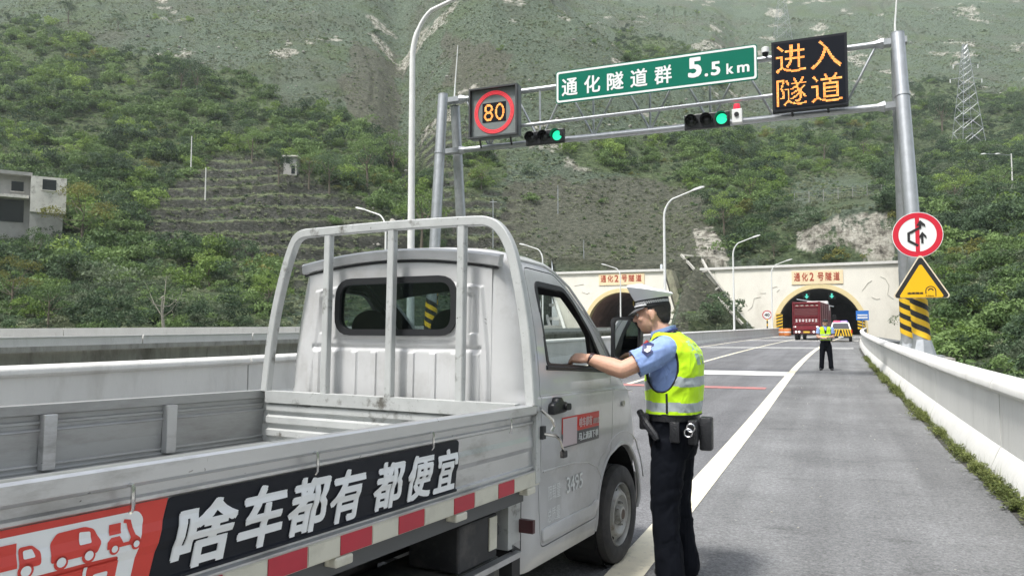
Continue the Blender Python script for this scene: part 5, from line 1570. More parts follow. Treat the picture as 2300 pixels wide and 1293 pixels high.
# fold of the lower door panel
side_line([(-1.17, .735), (-.8, .730), (-.55, .70), (-.42, .66), (-.34, .58)], .006, par=doorR)
MB().prism(rpoly([(-1.16, .385), (-.47, .385), (-.40, .45), (-.42, .475), (-.50, .455), (-1.16, .45)], .02), 1, -.787, -.765).build('lower_step', M_paint, doorR, bevel=.008, smooth=True)
# wheel arch lip
arc = [(-.02 + .388 * math.cos(R(a)), .365 + .388 * math.sin(R(a))) for a in range(-12, 194, 6)]
MB().tube([(x, -(hw(max(z, .27)) - .004), z) for x, z in arc], .014, 7).build('arch_lip', M_paint, cab, smooth=True)
arc2 = [(-.02 + .48 * math.cos(R(a)), .365 + .46 * math.sin(R(a))) for a in range(14, 150, 6)]
MB().tube([(x, -(hw(z) - .002), z) for x, z in arc2], .006, 6).build('fender_swage', M_paint, cab, smooth=True)
# wheel house
for sgn in (-1, 1):
    MB().lathe([(.375, .50), (.375, .735), (.381, .745)], (-.02, 0, .365), (0, sgn, 0), 36).build('wheel_house', M_dark, tk)
MB().box(-1.32, .40, -.48, .48, .30, .34).build('cab_floor', M_chas, tk)
MB().box(-1.33, -.38, -.745, .745, .36, .62).build('floor_panel', M_int, tk)
# filler cap / badge on the fender
MB().lathe([(0, .0), (.018, 0), (.022, -.004)], (-.02, -.793, 1.0), (0, 1, 0), 14).build('side_marker', M_refw, cab)
# roof drip rails: rear roof lip
lip = []
for i in range(25):
    y = .645 - 1.29 * i / 24
    lip.append((-1.392, y, 1.775 + .058 * (1 - (y / .645) ** 2)))
MB().tube([(p[0] + .012, p[1], p[2] + .004) for p in lip], .022, 10, prof=[(-.9, -1.1), (.9, -1.1), (1.1, -.8), (1.1, 1.0), (.6, 1.5), (-.9, 1.7)], upv=(0, 0, 1)).build('roof_lip', M_paint, cab, smooth=True)
MB().tube([(p[0] + .004, p[1] * .985, p[2] - .03) for p in lip], .006, 6).build('drip_rail', M_gasket, cab, smooth=True)
for sgn in (-1, 1):
    MB().tube([(x, sgn * (hw(z) + .001), z) for x, z in [(-1.34, 1.80), (-1.15, 1.80), (-.95, 1.795), (-.84, 1.77), (-.68, 1.70), (-.52, 1.585), (-.36, 1.46), (-.20, 1.31), (-.10, 1.20)]], .008, 6).build('roof_gutter', M_paint, cab, smooth=True)

# rear panel with its pressings
NY, NZ = 240, 200
ys_ = np.linspace(-.60, .60, NY); zs_ = np.linspace(.86, 1.765, NZ)
YY, ZZ = np.meshgrid(ys_, zs_, indexing='ij')
def sst(x, a, b):
    t_ = np.clip((x - a) / (b - a), 0, 1); return t_ * t_ * (3 - 2 * t_)
edge = .60 + (1.70 - ZZ) * .12         # half width of the inner raised field
topz = 1.705 - .05 * (YY / .6) ** 2
D = np.zeros_like(YY)
inner = sst(np.minimum(edge - .05 - np.abs(YY), topz - ZZ), 0, .018)
D += .022 * inner
inner2 = sst(np.minimum(edge - .10 - np.abs(YY), topz - .045 - ZZ), 0, .02)
D -= .012 * inner2
win = sst(np.minimum(.425 - np.abs(YY - .015), np.minimum(ZZ - 1.385, 1.745 - ZZ)), 0, .02)
D += .010 * win * inner2
# side pockets by the window
for c in (-.475, .505):
    pk = sst(np.minimum(.036 - np.abs(YY - c), np.minimum(ZZ - 1.415, 1.66 - ZZ)), 0, .015); D -= .014 * pk
gro = np.exp(-((ZZ - 1.345) / .012) ** 2) * (np.abs(YY) < edge - .09); D -= .014 * gro
rib = np.zeros_like(YY)
for c in (-.52, -.39, -.255, -.12, .0, .125, .26, .39, .52):
    rib = np.maximum(rib, sst(.024 - np.abs(YY - c), 0, .007))
D += .013 * rib * sst(1.33 - ZZ, 0, .015) * (np.abs(YY) < edge - .07)
D *= .8 * sst(.60 - np.abs(YY), 0, .02)
vs = [(-1.3872 - float(D[i, j]), -float(ys_[i]) , float(zs_[j])) for i in range(NY) for j in range(NZ)]
fs = []
rx0, rx1 = -.37, .40
for i in range(NY - 1):
    for j in range(NZ - 1):
        yc = (ys_[i] + ys_[i + 1]) / 2; zc = (zs_[j] + zs_[j + 1]) / 2
        if math.hypot(max(abs(yc - .015) - .285, 0), max(abs(zc - 1.5625) - .045, 0)) < .09: continue
        fs.append((i * NZ + j, i * NZ + j + 1, (i + 1) * NZ + j + 1, (i + 1) * NZ + j))
MB().add(vs, fs).build('rear_panel', M_paint, tk, smooth=True)
RW = rpoly([(-.374, 1.418), (.404, 1.418), (.399, 1.708), (-.369, 1.708)], .10)
frame_ring(offs(RW, .010), offs(RW, -.024), lambda p, t_: (-1.408 - t_, -p[0], p[1]), .012).build('rear_window_seal', M_gasket, tk)
MB().prism([(-p[0], p[1]) for p in offs(RW, -.02)], 0, -1.404, -1.400).build('rear_window', G_rear, tk)
# windscreen and far door glass
vs = []; 
for z in (1.15, 1.3, 1.45, 1.6, 1.77):
    for y in (-.69, -.46, -.23, 0, .23, .46, .69): vs.append((xf(z) - .02 - .12 * (abs(y) / .75) ** 2, y * (1 - .12 * (z - 1.15) / .6), z))
MB().add(vs, [(i * 7 + j, i * 7 + j + 1, i * 7 + j + 8, i * 7 + j + 7) for i in range(4) for j in range(6)]).build('windscreen', G_front, tk)
# seats, dash, wheel
def seat_(y):
    t_ = MB(); t_.prism(rpoly([(-1.22, .66), (-1.14, .64), (-.98, 1.30), (-1.06, 1.34), (-1.13, 1.32)], .03), 1, y - .23, y + .23)
    s_ = t_.build('seat_back', M_seat, tk, bevel=.03, smooth=True)
    MB().box(-1.12, -.60, y - .24, y + .24, .62, .80).build('seat_cushion', M_seat, s_, bevel=.03, smooth=True)
    hr = MB(); hr.ell((-1.13, y, 1.46), (.055, .135, .10), 16, 10); hr.build('headrest', M_seat, s_, smooth=True)
    MB().cyl((-1.12, y - .05, 1.3), (-1.13, y - .05, 1.4), .008, n=6).cyl((-1.12, y + .05, 1.3), (-1.13, y + .05, 1.4), .008, n=6).build('headrest_post', M_chrome, s_)
seat_(.36); seat_(-.20)
MB().prism([(-.42, .80), (-.10, .70), (-.02, 1.16), (-.20, 1.20), (-.40, 1.14)], 1, -.70, .70).build('dashboard', M_int, tk, bevel=.02)
sw = MB(); a0 = Vector((-.52, .36, 1.19)); nrm = Vector((-.50, 0, .86)).normalized(); u_ = nrm.orthogonal().normalized(); w2 = nrm.cross(u_)
ring = [a0 + (u_ * math.cos(R(15 * i)) + w2 * math.sin(R(15 * i))) * .185 for i in range(24)]
sw.tube(ring, .015, 8, closed=True); swo = sw.build('steering_wheel', M_gasket, tk, smooth=True)
MB().tube([ring[0], a0, ring[12]], .012, 6).tube([a0, ring[6]], .012, 6).build('wheel_spoke', M_gasket, swo)
MB().cyl(a0, a0 - nrm * .25, .03, n=8).build('steering_column', M_gasket, swo)
MB().box(-.90, -.78, -.5, -.1, 1.64, 1.655).build('sun_visor', M_int, tk)
# far door inside line seen through the window
MB().tube([(-1.1, .735, 1.30), (-.25, .742, 1.27)], .012, 6).build('far_window_seal', M_gasket, tk)

# mirror
mr = MB(); mc = Vector((-.265, -.915, 1.405))
face = rpoly([(-.115, -.15), (.085, -.15), (.095, .10), (.03, .155), (-.115, .155)], .04)
# mirror faces backwards: local (u along -y.., v up)
def mm(p, x): return (mc.x + x - p[0] * .12, mc.y - p[0] * .95, mc.z + p[1] * .88)
n_ = len(face)
mr.add([mm(p, -.028) for p in face] + [mm((p[0] * .98, p[1] * .98), .03) for p in face] + [mm((p[0] * .6, p[1] * .7), .07) for p in face],
       [(k * n_ + i, k * n_ + (i + 1) % n_, (k + 1) * n_ + (i + 1) % n_, (k + 1) * n_ + i) for k in range(2) for i in range(n_)] + [tuple(range(2 * n_, 3 * n_))])
mr.add([mm(p, -.028) for p in face] + [mm((p[0] * .80, p[1] * .86), -.028) for p in face] + [mm((p[0] * .80, p[1] * .86), -.018) for p in face],
       [(k * n_ + i, k * n_ + (i + 1) % n_, (k + 1) * n_ + (i + 1) % n_, (k + 1) * n_ + i) for k in range(2) for i in range(n_)])
mo = mr.build('mirror_housing', M_black, tk, smooth=True)
MB().add([mm((p[0] * .80, p[1] * .86), -.019) for p in face], [tuple(range(n_))]).build('mirror_glass', mat('mirror_silver', (.75, .78, .78), .04, 1.0), mo)
MB().tube([(-.19, -.77, 1.235), (-.14, -.85, 1.245), (-.10, -.93, 1.285)], [.035, .028, .03], 8).build('mirror_arm', M_black, mo, smooth=True)
MB().prism(rpoly([(-.30, 1.21), (-.13, 1.20), (-.16, 1.27), (-.27, 1.30)], .015), 1, -.80, -.762).build('mirror_foot', M_black, mo)

# wheels ---------------------------------------------------------------------
def wheel(x, s, zc, par=tk):
    sg = 1 if s > 0 else -1          # s>0 : near side (outwards is -y)
    out = (0, -sg, 0); c = (x, -s + sg * .0, zc)
    prof = [(.185, -.165), (.215, -.168), (.27, -.165), (.298, -.145), (.305, -.12), (.305, -.04), (.298, -.012), (.275, .004), (.235, .006), (.205, .0), (.197, -.010)]
    ty = MB().lathe(prof, c, out, 48).build('tyre', M_rub, par, smooth=True)
    for k in range(3):
        MB().lathe([(.306, -.125 + k * .032), (.3065, -.118 + k * .032)], c, out, 32).build('tread_groove', M_dark, ty)
    rp = [(.197, -.012), (.190, -.004), (.183, -.022), (.178, -.045), (.168, -.045), (.150, -.022), (.135, -.006), (.120, -.004), (.105, -.020), (.085, -.028), (.052, -.028), (.048, -.010), (.046, .008), (.034, .012), (.028, .006), (0, .006)]
    rim = MB().lathe(rp, c, out, 48).build('rim', M_rim, par, smooth=True)
    o_ = Vector(out); u = Vector((1, 0, 0)); w_ = Vector((0, 0, 1)); cc = Vector(c)
    for k in range(8):
        a = 2 * math.pi * k / 8 + .2; d = u * math.cos(a) + w_ * math.sin(a)
        mb_ = MB(); p = cc + d * .159 + o_ * -.0335; t_ = o_.cross(d)
        e = (d * -1).normalized() * .012 + o_ * .0135
        loop = [p + t_ * .026 * math.cos(R(30 * i)) + (d * .85 - o_ * -.0 + o_ * -.9).normalized() * .014 * math.sin(R(30 * i)) for i in range(12)]
        nn = (d * .7 + o_ * .75).normalized()
        mb_.add([q_ + nn * .004 for q_ in loop], [tuple(range(12))]); mb_.build('vent_hole', M_dark, rim)
    for k in range(5):
        a = 2 * math.pi * k / 5; d = u * math.cos(a) + w_ * math.sin(a); p = cc + d * .070 - o_ * .03
        MB().cyl(p, p + o_ * .022, .011, n=6).cyl(p + o_ * .022, p + o_ * .034, .006, n=6).build('wheel_nut', M_rim, rim)
    MB().lathe([(.030, .0), (.030, .013), (.012, .016), (0, .016)], cc, out, 16).build('hub_cap', M_rust, rim)
wheel(0, .775, .305); wheel(0, -.775, .305); wheel(-2.62, .76, .262); wheel(-2.62, -.76, .262)

# cargo bed ------------------------------------------------------------------
XB0, XB1 = -4.22, -1.46
SP = [(1.092, .872), (1.094, .880), (1.088, .889), (1.052, .889), (1.046, .882), (1.040, .868), (1.020, .866), (1.014, .874), (1.006, .874), (1.000, .866), (.950, .867), (.930, .873), (.900, .873),
      (.880, .867), (.822, .867), (.816, .868), (.812, .876), (.806, .877), (.802, .868), (.796, .868), (.792, .884), (.786, .884)]
def sside(z): return float(np.interp(z, [a for a, b in reversed(SP)], [b for a, b in reversed(SP)]))
def board(x0, x1, sgn, seg=1):
    mb_ = MB(); n_ = len(SP)
    xs2 = [x0, x1]
    prof = [(b, a) for a, b in SP] + [(.850, .786), (.850, .812), (.858, .820), (.861, .845), (.860, .905), (.848, .975), (.843, .980), (.848, .986), (.858, .992), (.858, 1.006), (.850, 1.010), (.850, 1.020), (.858, 1.026), (.858, 1.044), (.840, 1.052), (.838, 1.092)]
    m_ = len(prof)
    mb_.add([(x, -sgn * s, z) for x in xs2 for s, z in prof], [(j, (j + 1) % m_, m_ + (j + 1) % m_, m_ + j) for j in range(m_)] + [tuple(range(m_)), tuple(range(m_, 2 * m_))[::-1]])
    return mb_
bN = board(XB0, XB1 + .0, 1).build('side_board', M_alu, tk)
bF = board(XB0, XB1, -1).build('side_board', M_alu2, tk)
# posts of the side boards
for xp in (-2.09, -2.69, -3.30, -3.90):
    MB().box(xp - .028, xp + .028, .815, .857, .815, 1.05).build('inner_post', M_alu, bF, bevel=.004)
    MB().box(xp - .032, xp + .032, -.84, -.80, .815, 1.055).build('inner_post', M_alu2, bN, bevel=.004)
# horizontal folds on the inside of the far board
for z, r_ in ((.835, .006),):
    MB().tube([(XB0, .856, z), (XB1, .856, z)], r_, 6).build('inner_bead', M_alu, bF)
# corner posts
for s in (1, -1):
    MB().box(XB1 + .002, XB1 + .045, -s * .89 if s > 0 else .80, -s * .80 if s > 0 else .89, .73, 1.085).build('corner_post', M_paint2, tk, bevel=.004)
MB().box(-1.52, XB1 - .002, -.835, -.80, .83, 1.04).build('corner_plate', M_gasket, tk)
# floor with ribs
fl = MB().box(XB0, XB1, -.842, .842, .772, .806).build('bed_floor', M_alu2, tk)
for i in range(9):
    y = -.72 + i * .18
    MB().box(XB0, XB1 - .06, y - .03, y + .03, .807, .815).build('floor_rib', M_alu2, fl)
# front board: folded horizontally
prof = [(0, .81), (0, .835), (-.018, .845), (-.018, .875), (0, .885), (0, .905), (-.020, .916), (-.020, .948), (0, .96), (0, .975), (-.018, .985), (-.018, 1.012), (-.004, 1.022), (-.030, 1.028), (-.034, 1.092), (.012, 1.094), (.012, .81)]
mb = MB(); m_ = len(prof)
mb.add([(XB1 - .012 + a, y, z) for y in (-.80, .80) for a, z in prof], [(j, (j + 1) % m_, m_ + (j + 1) % m_, m_ + j) for j in range(m_)] + [tuple(range(m_)), tuple(range(m_, 2 * m_))[::-1]])
mb.build('front_board', M_paint2, tk)
mb = MB(); mb.add([(XB0 - a, y, z) for y in (-.84, .84) for a, z in prof], [(j, (j + 1) % m_, m_ + (j + 1) % m_, m_ + j) for j in range(m_)] + [tuple(range(m_)), tuple(range(m_, 2 * m_))[::-1]])
mb.build('tail_board', M_alu, tk)
# lower edge strip and its reflectors
edge_ = MB().box(XB0, XB1 + .045, -.884, -.86, .722, .785).build('edge_strip', M_refw, tk)
MB().box(XB0, XB1, .86, .884, .722, .785).build('edge_strip', M_alu, tk)
bounds = [(-1.669, -1.808), (-2.007, -2.155), (-2.355, -2.505), (-2.650, -2.800), (-2.945, -3.095), (-3.25, -3.40), (-3.56, -3.71), (-3.87, -4.02)]
for a, b in bounds:
    MB().box(b, a, -.887, -.8845, .724, .783).build('red_reflector', M_refr, edge_)
prev = -1.50
for a, b in bounds:
    MB().box(a + .006, prev - .006, -.8868, -.8845, .726, .781).build('white_reflector', M_refw, edge_)
    prev = b
for x in (-1.50, -2.10, -2.78, -3.45):
    MB().box(x - .045, x + .035, -.892, -.84, .690, .7205).build('board_hinge', M_refw, tk, bevel=.006)
# rope hooks
for x in (-1.733, -2.329, -2.931, -3.523, -4.05):
    MB().tube([(x, -.885, 1.050), (x, -.900, 1.050), (x, -.902, 1.040), (x, -.902, .998), (x, -.895, .990)], .0055, 6).build('rope_hook', M_chrome, bN, smooth=True)
# board catch: cable and lever at the front corner
MB().tube(sp_([(-1.43, .895, 1.07), (-1.36, .92, 1.02), (-1.33, .92, .985), (-1.34, .91, .96)]), .009, 6).build('catch_rod', M_chrome, tk, smooth=True)
MB().tube(sp_([(-1.41, .90, .955), (-1.30, .915, .935), (-1.22, .90, .905), (-1.12, .87, .84)]), .008, 6).build('catch_lever', M_chrome, tk, smooth=True)
MB().box(-1.135, -1.09, -.885, -.86, .805, .84).build('lever_grip', M_chas, tk, bevel=.005)
MB().box(-1.425, -1.39, -.905, -.885, .93, .99).build('catch_block', M_chas, tk)

# stickers on the near board: follow its folds
def on_side(mb_, lift=.0022):
    bm = bmesh.new(); me = mb_.mesh('tmp', M_stwh); bm.from_mesh(me); bpy.data.meshes.remove(me)
    for z, _ in SP:
        g_ = bm.verts[:] + bm.edges[:] + bm.faces[:]
        bmesh.ops.bisect_plane(bm, geom=g_, plane_co=(0, 0, z), plane_no=(0, 0, 1), dist=1e-6)
    for v in bm.verts: v.co.y = -(sside(v.co.z) + lift) + (v.co.y + .9)
    return bm
def sticker(mb_, nm, m, par, lift):
    bm = on_side(mb_, lift); me = bpy.data.meshes.new(nm); bm.to_mesh(me); bm.free(); me.materials.append(m); return obj(nm, me, par)
def flat(poly): return MB().add([(a, -.9, b) for a, b in poly], [tuple(range(len(poly)))])
blk = sticker(flat(rpoly([(-3.405, 1.000), (-3.425, .925), (-3.455, .804), (-2.125, .804), (-2.100, .99), (-2.115, 1.000)], .012)), 'black_sticker', M_stblk, bN, .0018)
red = sticker(flat([(-4.22, 1.000), (-3.4055, 1.000), (-3.4255, .925), (-3.4555, .804), (-4.22, .804)]), 'red_sticker', M_stred, bN, .0018)
wh = MB()
wh.add([(a, -.9, b) for a, b in rpoly([(-4.15, .985), (-3.485, .985), (-3.470, .965), (-3.505, .806), (-3.555, .806), (-3.53, .895), (-3.60, .897), (-4.15, .897)], .012)], [tuple(range(48))])
sticker(wh, 'white_field', M_stwh, red, .0032)
ic = MB()
def icon(poly): ic.add([(a, -.9, b) for a, b in poly], [tuple(range(len(poly)))])
def disc(cx2, cz2, r_, mbx, n=16): mbx.add([(cx2 + r_ * math.cos(2 * math.pi * i / n), -.9, cz2 + r_ * 1.0 * math.sin(2 * math.pi * i / n)) for i in range(n)], [tuple(range(n))])
# van
icon(rpoly([(-3.685, .914), (-3.585, .914), (-3.575, .936), (-3.592, .966), (-3.612, .974), (-3.672, .972), (-3.685, .955)], .006))
# scooter
icon([(-3.556, .966), (-3.528, .966), (-3.528, .943), (-3.556, .943)]); icon([(-3.562, .914), (-3.562, .930), (-3.552, .938), (-3.532, .938), (-3.524, .922), (-3.505, .922), (-3.505, .914)]); icon([(-3.512, .918), (-3.506, .930), (-3.514, .962), (-3.522, .964), (-3.520, .972), (-3.504, .968), (-3.494, .934), (-3.482, .924), (-3.480, .914), (-3.505, .912)])
# box truck
icon([(-3.87, .970), (-3.752, .970), (-3.752, .922), (-3.87, .922)]); icon(rpoly([(-3.748, .960), (-3.722, .960), (-3.705, .944), (-3.705, .918), (-3.748, .918)], .006))
disc(-3.735, .913, .016, ic); disc(-3.84, .913, .016, ic); disc(-3.664, .911, .015, ic); disc(-3.604, .911, .015, ic); disc(-3.545, .912, .012, ic); disc(-3.492, .912, .012, ic)
# lower row truck
icon(rpoly([(-3.70, .886), (-3.53, .886), (-3.545, .806), (-3.72, .806)], .006))
sticker(ic, 'vehicle_icons', M_stred, red, .0046)
ic = MB()
def icon2(poly): ic.add([(a, -.9, b) for a, b in poly], [tuple(range(len(poly)))])
icon2(rpoly([(-3.625, .938), (-3.598, .938), (-3.600, .962), (-3.625, .965)], .004)); icon2(rpoly([(-3.740, .936), (-3.716, .936), (-3.722, .953), (-3.740, .953)], .004))
for cx2, r_ in ((-3.735, .0105), (-3.84, .0105), (-3.664, .010), (-3.604, .010), (-3.545, .0075), (-3.492, .0075)): disc(cx2, .9125, r_, ic)
icon2([(-3.612, .888), (-3.604, .888), (-3.612, .806), (-3.620, .806)]); icon2(rpoly([(-3.59, .868), (-3.555, .868), (-3.562, .835), (-3.597, .835)], .006))
sticker(ic, 'icon_windows', M_stwh, red, .0060)
for ch, x0, x1, z0, z1 in (('啥', -3.405, -3.222, .817, .978), ('车', -3.205, -3.045, .817, .984), ('都', -3.030, -2.865, .817, .980), ('有', -2.855, -2.700, .817, .978),
                           ('都', -2.645, -2.485, .817, .974), ('便', -2.465, -2.305, .817, .974), ('宜', -2.285, -2.140, .817, .974)):
    lt = MB(); put_text(lt, ch, (x0, -.9, z0), (1, 0, 0), (0, 0, 1), (x1 - x0), z1 - z0, .036, shear=.22); sticker(lt, 'slogan_character', M_stwh, blk, .0045)

# sticker and faded numbers on the door
def on_door(mb_, nm, m, lift, par=doorR):
    o = mb_.build(nm, m, par)
    for v in o.data.vertices: v.co.y = -(hw(v.co.z) + lift) + v.co.y
    return o
def quadp(x0, x1, z0, z1): return MB().add([(x0, 0, z0), (x1, 0, z0), (x1, 0, (z0 + z1) / 2), (x1, 0, z1), (x0, 0, z1), (x0, 0, (z0 + z1) / 2)], [(0, 1, 2, 5), (5, 2, 3, 4)])
st_ = on_door(quadp(-.955, -.425, .90, .985), 'door_sticker_red', M_stred, .003); on_door(quadp(-.955, -.425, .825, .90), 'door_sticker_black', mat('sticker_grey', (.10, .10, .105), .4), .003)
on_door(quadp(-.945, -.755, .832, .978), 'white_panel', mat('sticker_pinkish', (.52, .44, .46), .45), .0045)
lt = MB()
for i, ch in enumerate('货车'): pass
put_text(lt, '啥车都有', (-.735, 0, .915), (1, 0, 0), (0, 0, 1), .19, .055, .03, shear=.1); put_text(lt, '都便宜', (-.53, 0, .918), (1, 0, 0), (0, 0, 1), .09, .034, .02, shear=.1)
on_door(lt, 'sticker_lettering', mat('sticker_pale', (.75, .55, .55), .45), .006)
lt = MB(); put_text(lt, '马上滴滴下单', (-.740, 0, .842), (1, 0, 0), (0, 0, 1), .29, .045, .03, shear=.1); on_door(lt, 'sticker_lettering', M_stwh, .006)
for wd_, x, z, w_, h_ in (('限载量', -1.085, .575, .15, .075), ('3495', -.86, .575, .22, .085), ('总质量', -1.09, .465, .15, .07)):
    lt = MB(); put_text(lt, wd_, (x, 0, z), (1, 0, 0), (0, 0, 1), w_, h_, .01 if wd_ == '3495' else 0); on_door(lt, 'faded_lettering', M_fade, .003)

# rack -----------------------------------------------------------------------
def smooth_path(p, it=3):
    p = [Vector(q_) for q_ in p]
    for _ in range(it):
        o_ = [p[0]]
        for a, b in zip(p[:-1], p[1:]): o_ += [a.lerp(b, .25), a.lerp(b, .75)]
        o_.append(p[-1]); p = o_
    return p
XRK = -1.475
path = smooth_path([(XRK, .822, 1.09), (XRK, .79, 1.40), (XRK, .735, 1.66), (XRK, .655, 1.90), (XRK, .60, 1.975), (XRK, .45, 1.975), (XRK, .0, 1.982), (XRK, -.52, 1.975), (XRK, -.66, 1.965), (XRK, -.745, 1.86), (XRK, -.79, 1.70), (XRK, -.845, 1.42), (XRK, -.872, 1.09)], 3)
sq = [(-1, -.8), (-.8, -1), (.8, -1), (1, -.8), (1, .8), (.8, 1), (-.8, 1), (-1, .8)]
rk = MB().tube(path, .0235, 8, prof=sq, upv=(1, 0, 0)).build('headboard_rack', M_paint2, tk, smooth=True)
for s in (-.385, .048, .478):
    MB().tube([(XRK, -s, 1.08), (XRK, -s, 1.957)], .0205, 8, prof=sq, upv=(1, 0, 0)).build('rack_bar', M_paint2, rk, smooth=True)

# chassis under the bed --------------------------------------------------------
MB().box(-4.2, -.2, -.42, -.34, .44, .60).build('frame_rail', M_chas, tk); MB().box(-4.2, -.2, .34, .42, .44, .60).build('frame_rail', M_chas, tk)
for x in (-1.6, -2.2, -3.0, -3.6, -4.1): MB().box(x - .03, x + .03, -.82, .82, .66, .77).build('cross_member', M_chas, tk)
MB().box(-4.2, -1.5, -.845, -.80, .655, .715).build('outer_sill', mat('sill_grey', (.10, .105, .11), .5, .3), tk)
bt_ = MB().box(-1.98, -1.66, -.80, -.55, .44, .63).build('battery_box', M_chas, tk, bevel=.01)
MB().box(-1.74, -1.675, -.8065, -.8015, .48, .62).build('battery_label', M_refw, bt_)
MB().box(-2.2, -1.58, -.78, -.40, .25, .43).build('fuel_tank', mat('tank_dull', (.06, .065, .068), .55, .2, var=.3, vscale=4, dirt=(.20, .19, .15), dscale=4, dlo=.5, dhi=.7), tk, bevel=.03, smooth=True)
MB().prism([(-2.25, .40), (-1.50, .40), (-1.48, .425), (-2.25, .425)], 1, -.83, -.79).build('side_guard', M_alu, tk)
MB().prism([(-1.56, .70), (-1.50, .70), (-1.50, .44), (-1.56, .44)], 1, -.80, -.70).build('bracket', M_paint2, tk)
MB().tube([(-1.60, -.74, .54), (-1.75, -.70, .55)], .045, 10).build('filler_neck', M_chas, tk)
MB().cyl((-1.485, -.80, .60), (-1.40, -.80, .60), .0, .0, n=6) if 0 else None
MB().box(-1.50, -1.44, -.80, -.66, .46, .72).build('tail_lamp_bracket', M_paint2, tk); 
MB().box(-1.455, -1.43, -.872, -.80, .50, .56).build('small_red_lamp', mat('dull_red', (.06, .018, .02), .4), tk)
MB().prism([(-1.52, .15), (-1.44, .15), (-1.44, .42), (-1.52, .46)], 1, -.80, -.50).build('mud_flap', mat('rubber_flap', (.02, .021, .024), .7), tk)
MB().box(-3.35, -1.9, -.33, .33, .22, .5).build('drivetrain', M_chas, tk)
MB().cyl((-2.62, -.6, .262), (-2.62, .6, .262), .06, n=10).build('rear_axle', M_chas, tk)
MB().cyl((0, -.6, .305), (0, .6, .305), .05, n=10).build('front_axle', M_chas, tk)
MB().box(-1.3, .3, -.45, .45, .2, .298).build('engine', M_chas, tk)
# nose: bumper and lamps (turned away from the camera)
MB().prism([(.38, .26), (.56, .28), (.58, .44), (.50, .50), (.38, .50)], 1, -.70, .70).build('bumper', M_black, tk, bevel=.02, smooth=True)
for s in (-1, 1): MB().ell((.36, s * .58, .80), (.10, .13, .07), 14, 8).build('headlight', G_front, tk, smooth=True)
# ---------------------------------------------------------------- people
def skin_mat():
    m = mat('skin', (.56, .33, .235), .52, var=.07, vscale=14, bump=.15, bscale=160)
    b = m.node_tree.nodes['Principled BSDF']
    b.inputs['Subsurface Weight'].default_value = .12
    b.inputs['Subsurface Radius'].default_value = (.012, .005, .003)
    return m
M_skin = skin_mat()
def cloth_mat(name, col, wr=.5, ws=9, rough=.85, var=.08):
    m = mat(name, col, rough, var=var, vscale=7, bump=0, spec=.25)
    nt = m.node_tree; N, L = nt.nodes, nt.links; b = N['Principled BSDF']
    b.inputs['Sheen Weight'].default_value = .15
    tc = N.new('ShaderNodeTexCoord')
    mp = N.new('ShaderNodeMapping'); mp.inputs['Scale'].default_value = (1, 1, .55); mp.inputs['Rotation'].default_value = (.3, .5, .2); L.new(tc.outputs['Object'], mp.inputs[0])
    n1 = N.new('ShaderNodeTexNoise'); n1.inputs['Scale'].default_value = ws; n1.inputs['Detail'].default_value = 2; n1.inputs['Distortion'].default_value = 1.3; L.new(mp.outputs[0], n1.inputs['Vector'])
    n2 = N.new('ShaderNodeTexNoise'); n2.inputs['Scale'].default_value = 420; L.new(tc.outputs['Object'], n2.inputs['Vector'])
    b1 = N.new('ShaderNodeBump'); b1.inputs['Strength'].default_value = wr; b1.inputs['Distance'].default_value = .03; L.new(n1.outputs['Fac'], b1.inputs['Height'])
    b2 = N.new('ShaderNodeBump'); b2.inputs['Strength'].default_value = .2; b2.inputs['Distance'].default_value = .001; L.new(n2.outputs['Fac'], b2.inputs['Height']); L.new(b1.outputs[0], b2.inputs['Normal'])
    L.new(b2.outputs[0], b.inputs['Normal'])
    return m
M_shirt = cloth_mat('police_blue_shirt', (.25, .36, .66), .6)
M_trous = cloth_mat('navy_trousers', (.0038, .005, .0085), .85, 6)
M_trous.node_tree.nodes['Principled BSDF'].inputs['Sheen Weight'].default_value = 0; M_trous.node_tree.nodes['Principled BSDF'].inputs['Specular IOR Level'].default_value = .12
M_vest = cloth_mat('hi_vis_yellow', (.50, .82, .012), .55, 8, .7)
M_tape = cloth_mat('silver_tape', (.37, .42, .44), .45, 12, .45)
M_pipe = mat('black_piping', (.012, .013, .015), .7)
M_hair = mat('short_black_hair', (.016, .014, .013), .7, bump=.8, bscale=260)
M_leath = mat('black_leather', (.014, .015, .018), .4, bump=.3, bscale=120)
M_capw = mat('cap_white', (.78, .79, .82), .6)
M_badge = mat('arm_badge', (.02, .03, .12), .5)
M_check = mat('cap_check_white', (.72, .73, .75), .45)

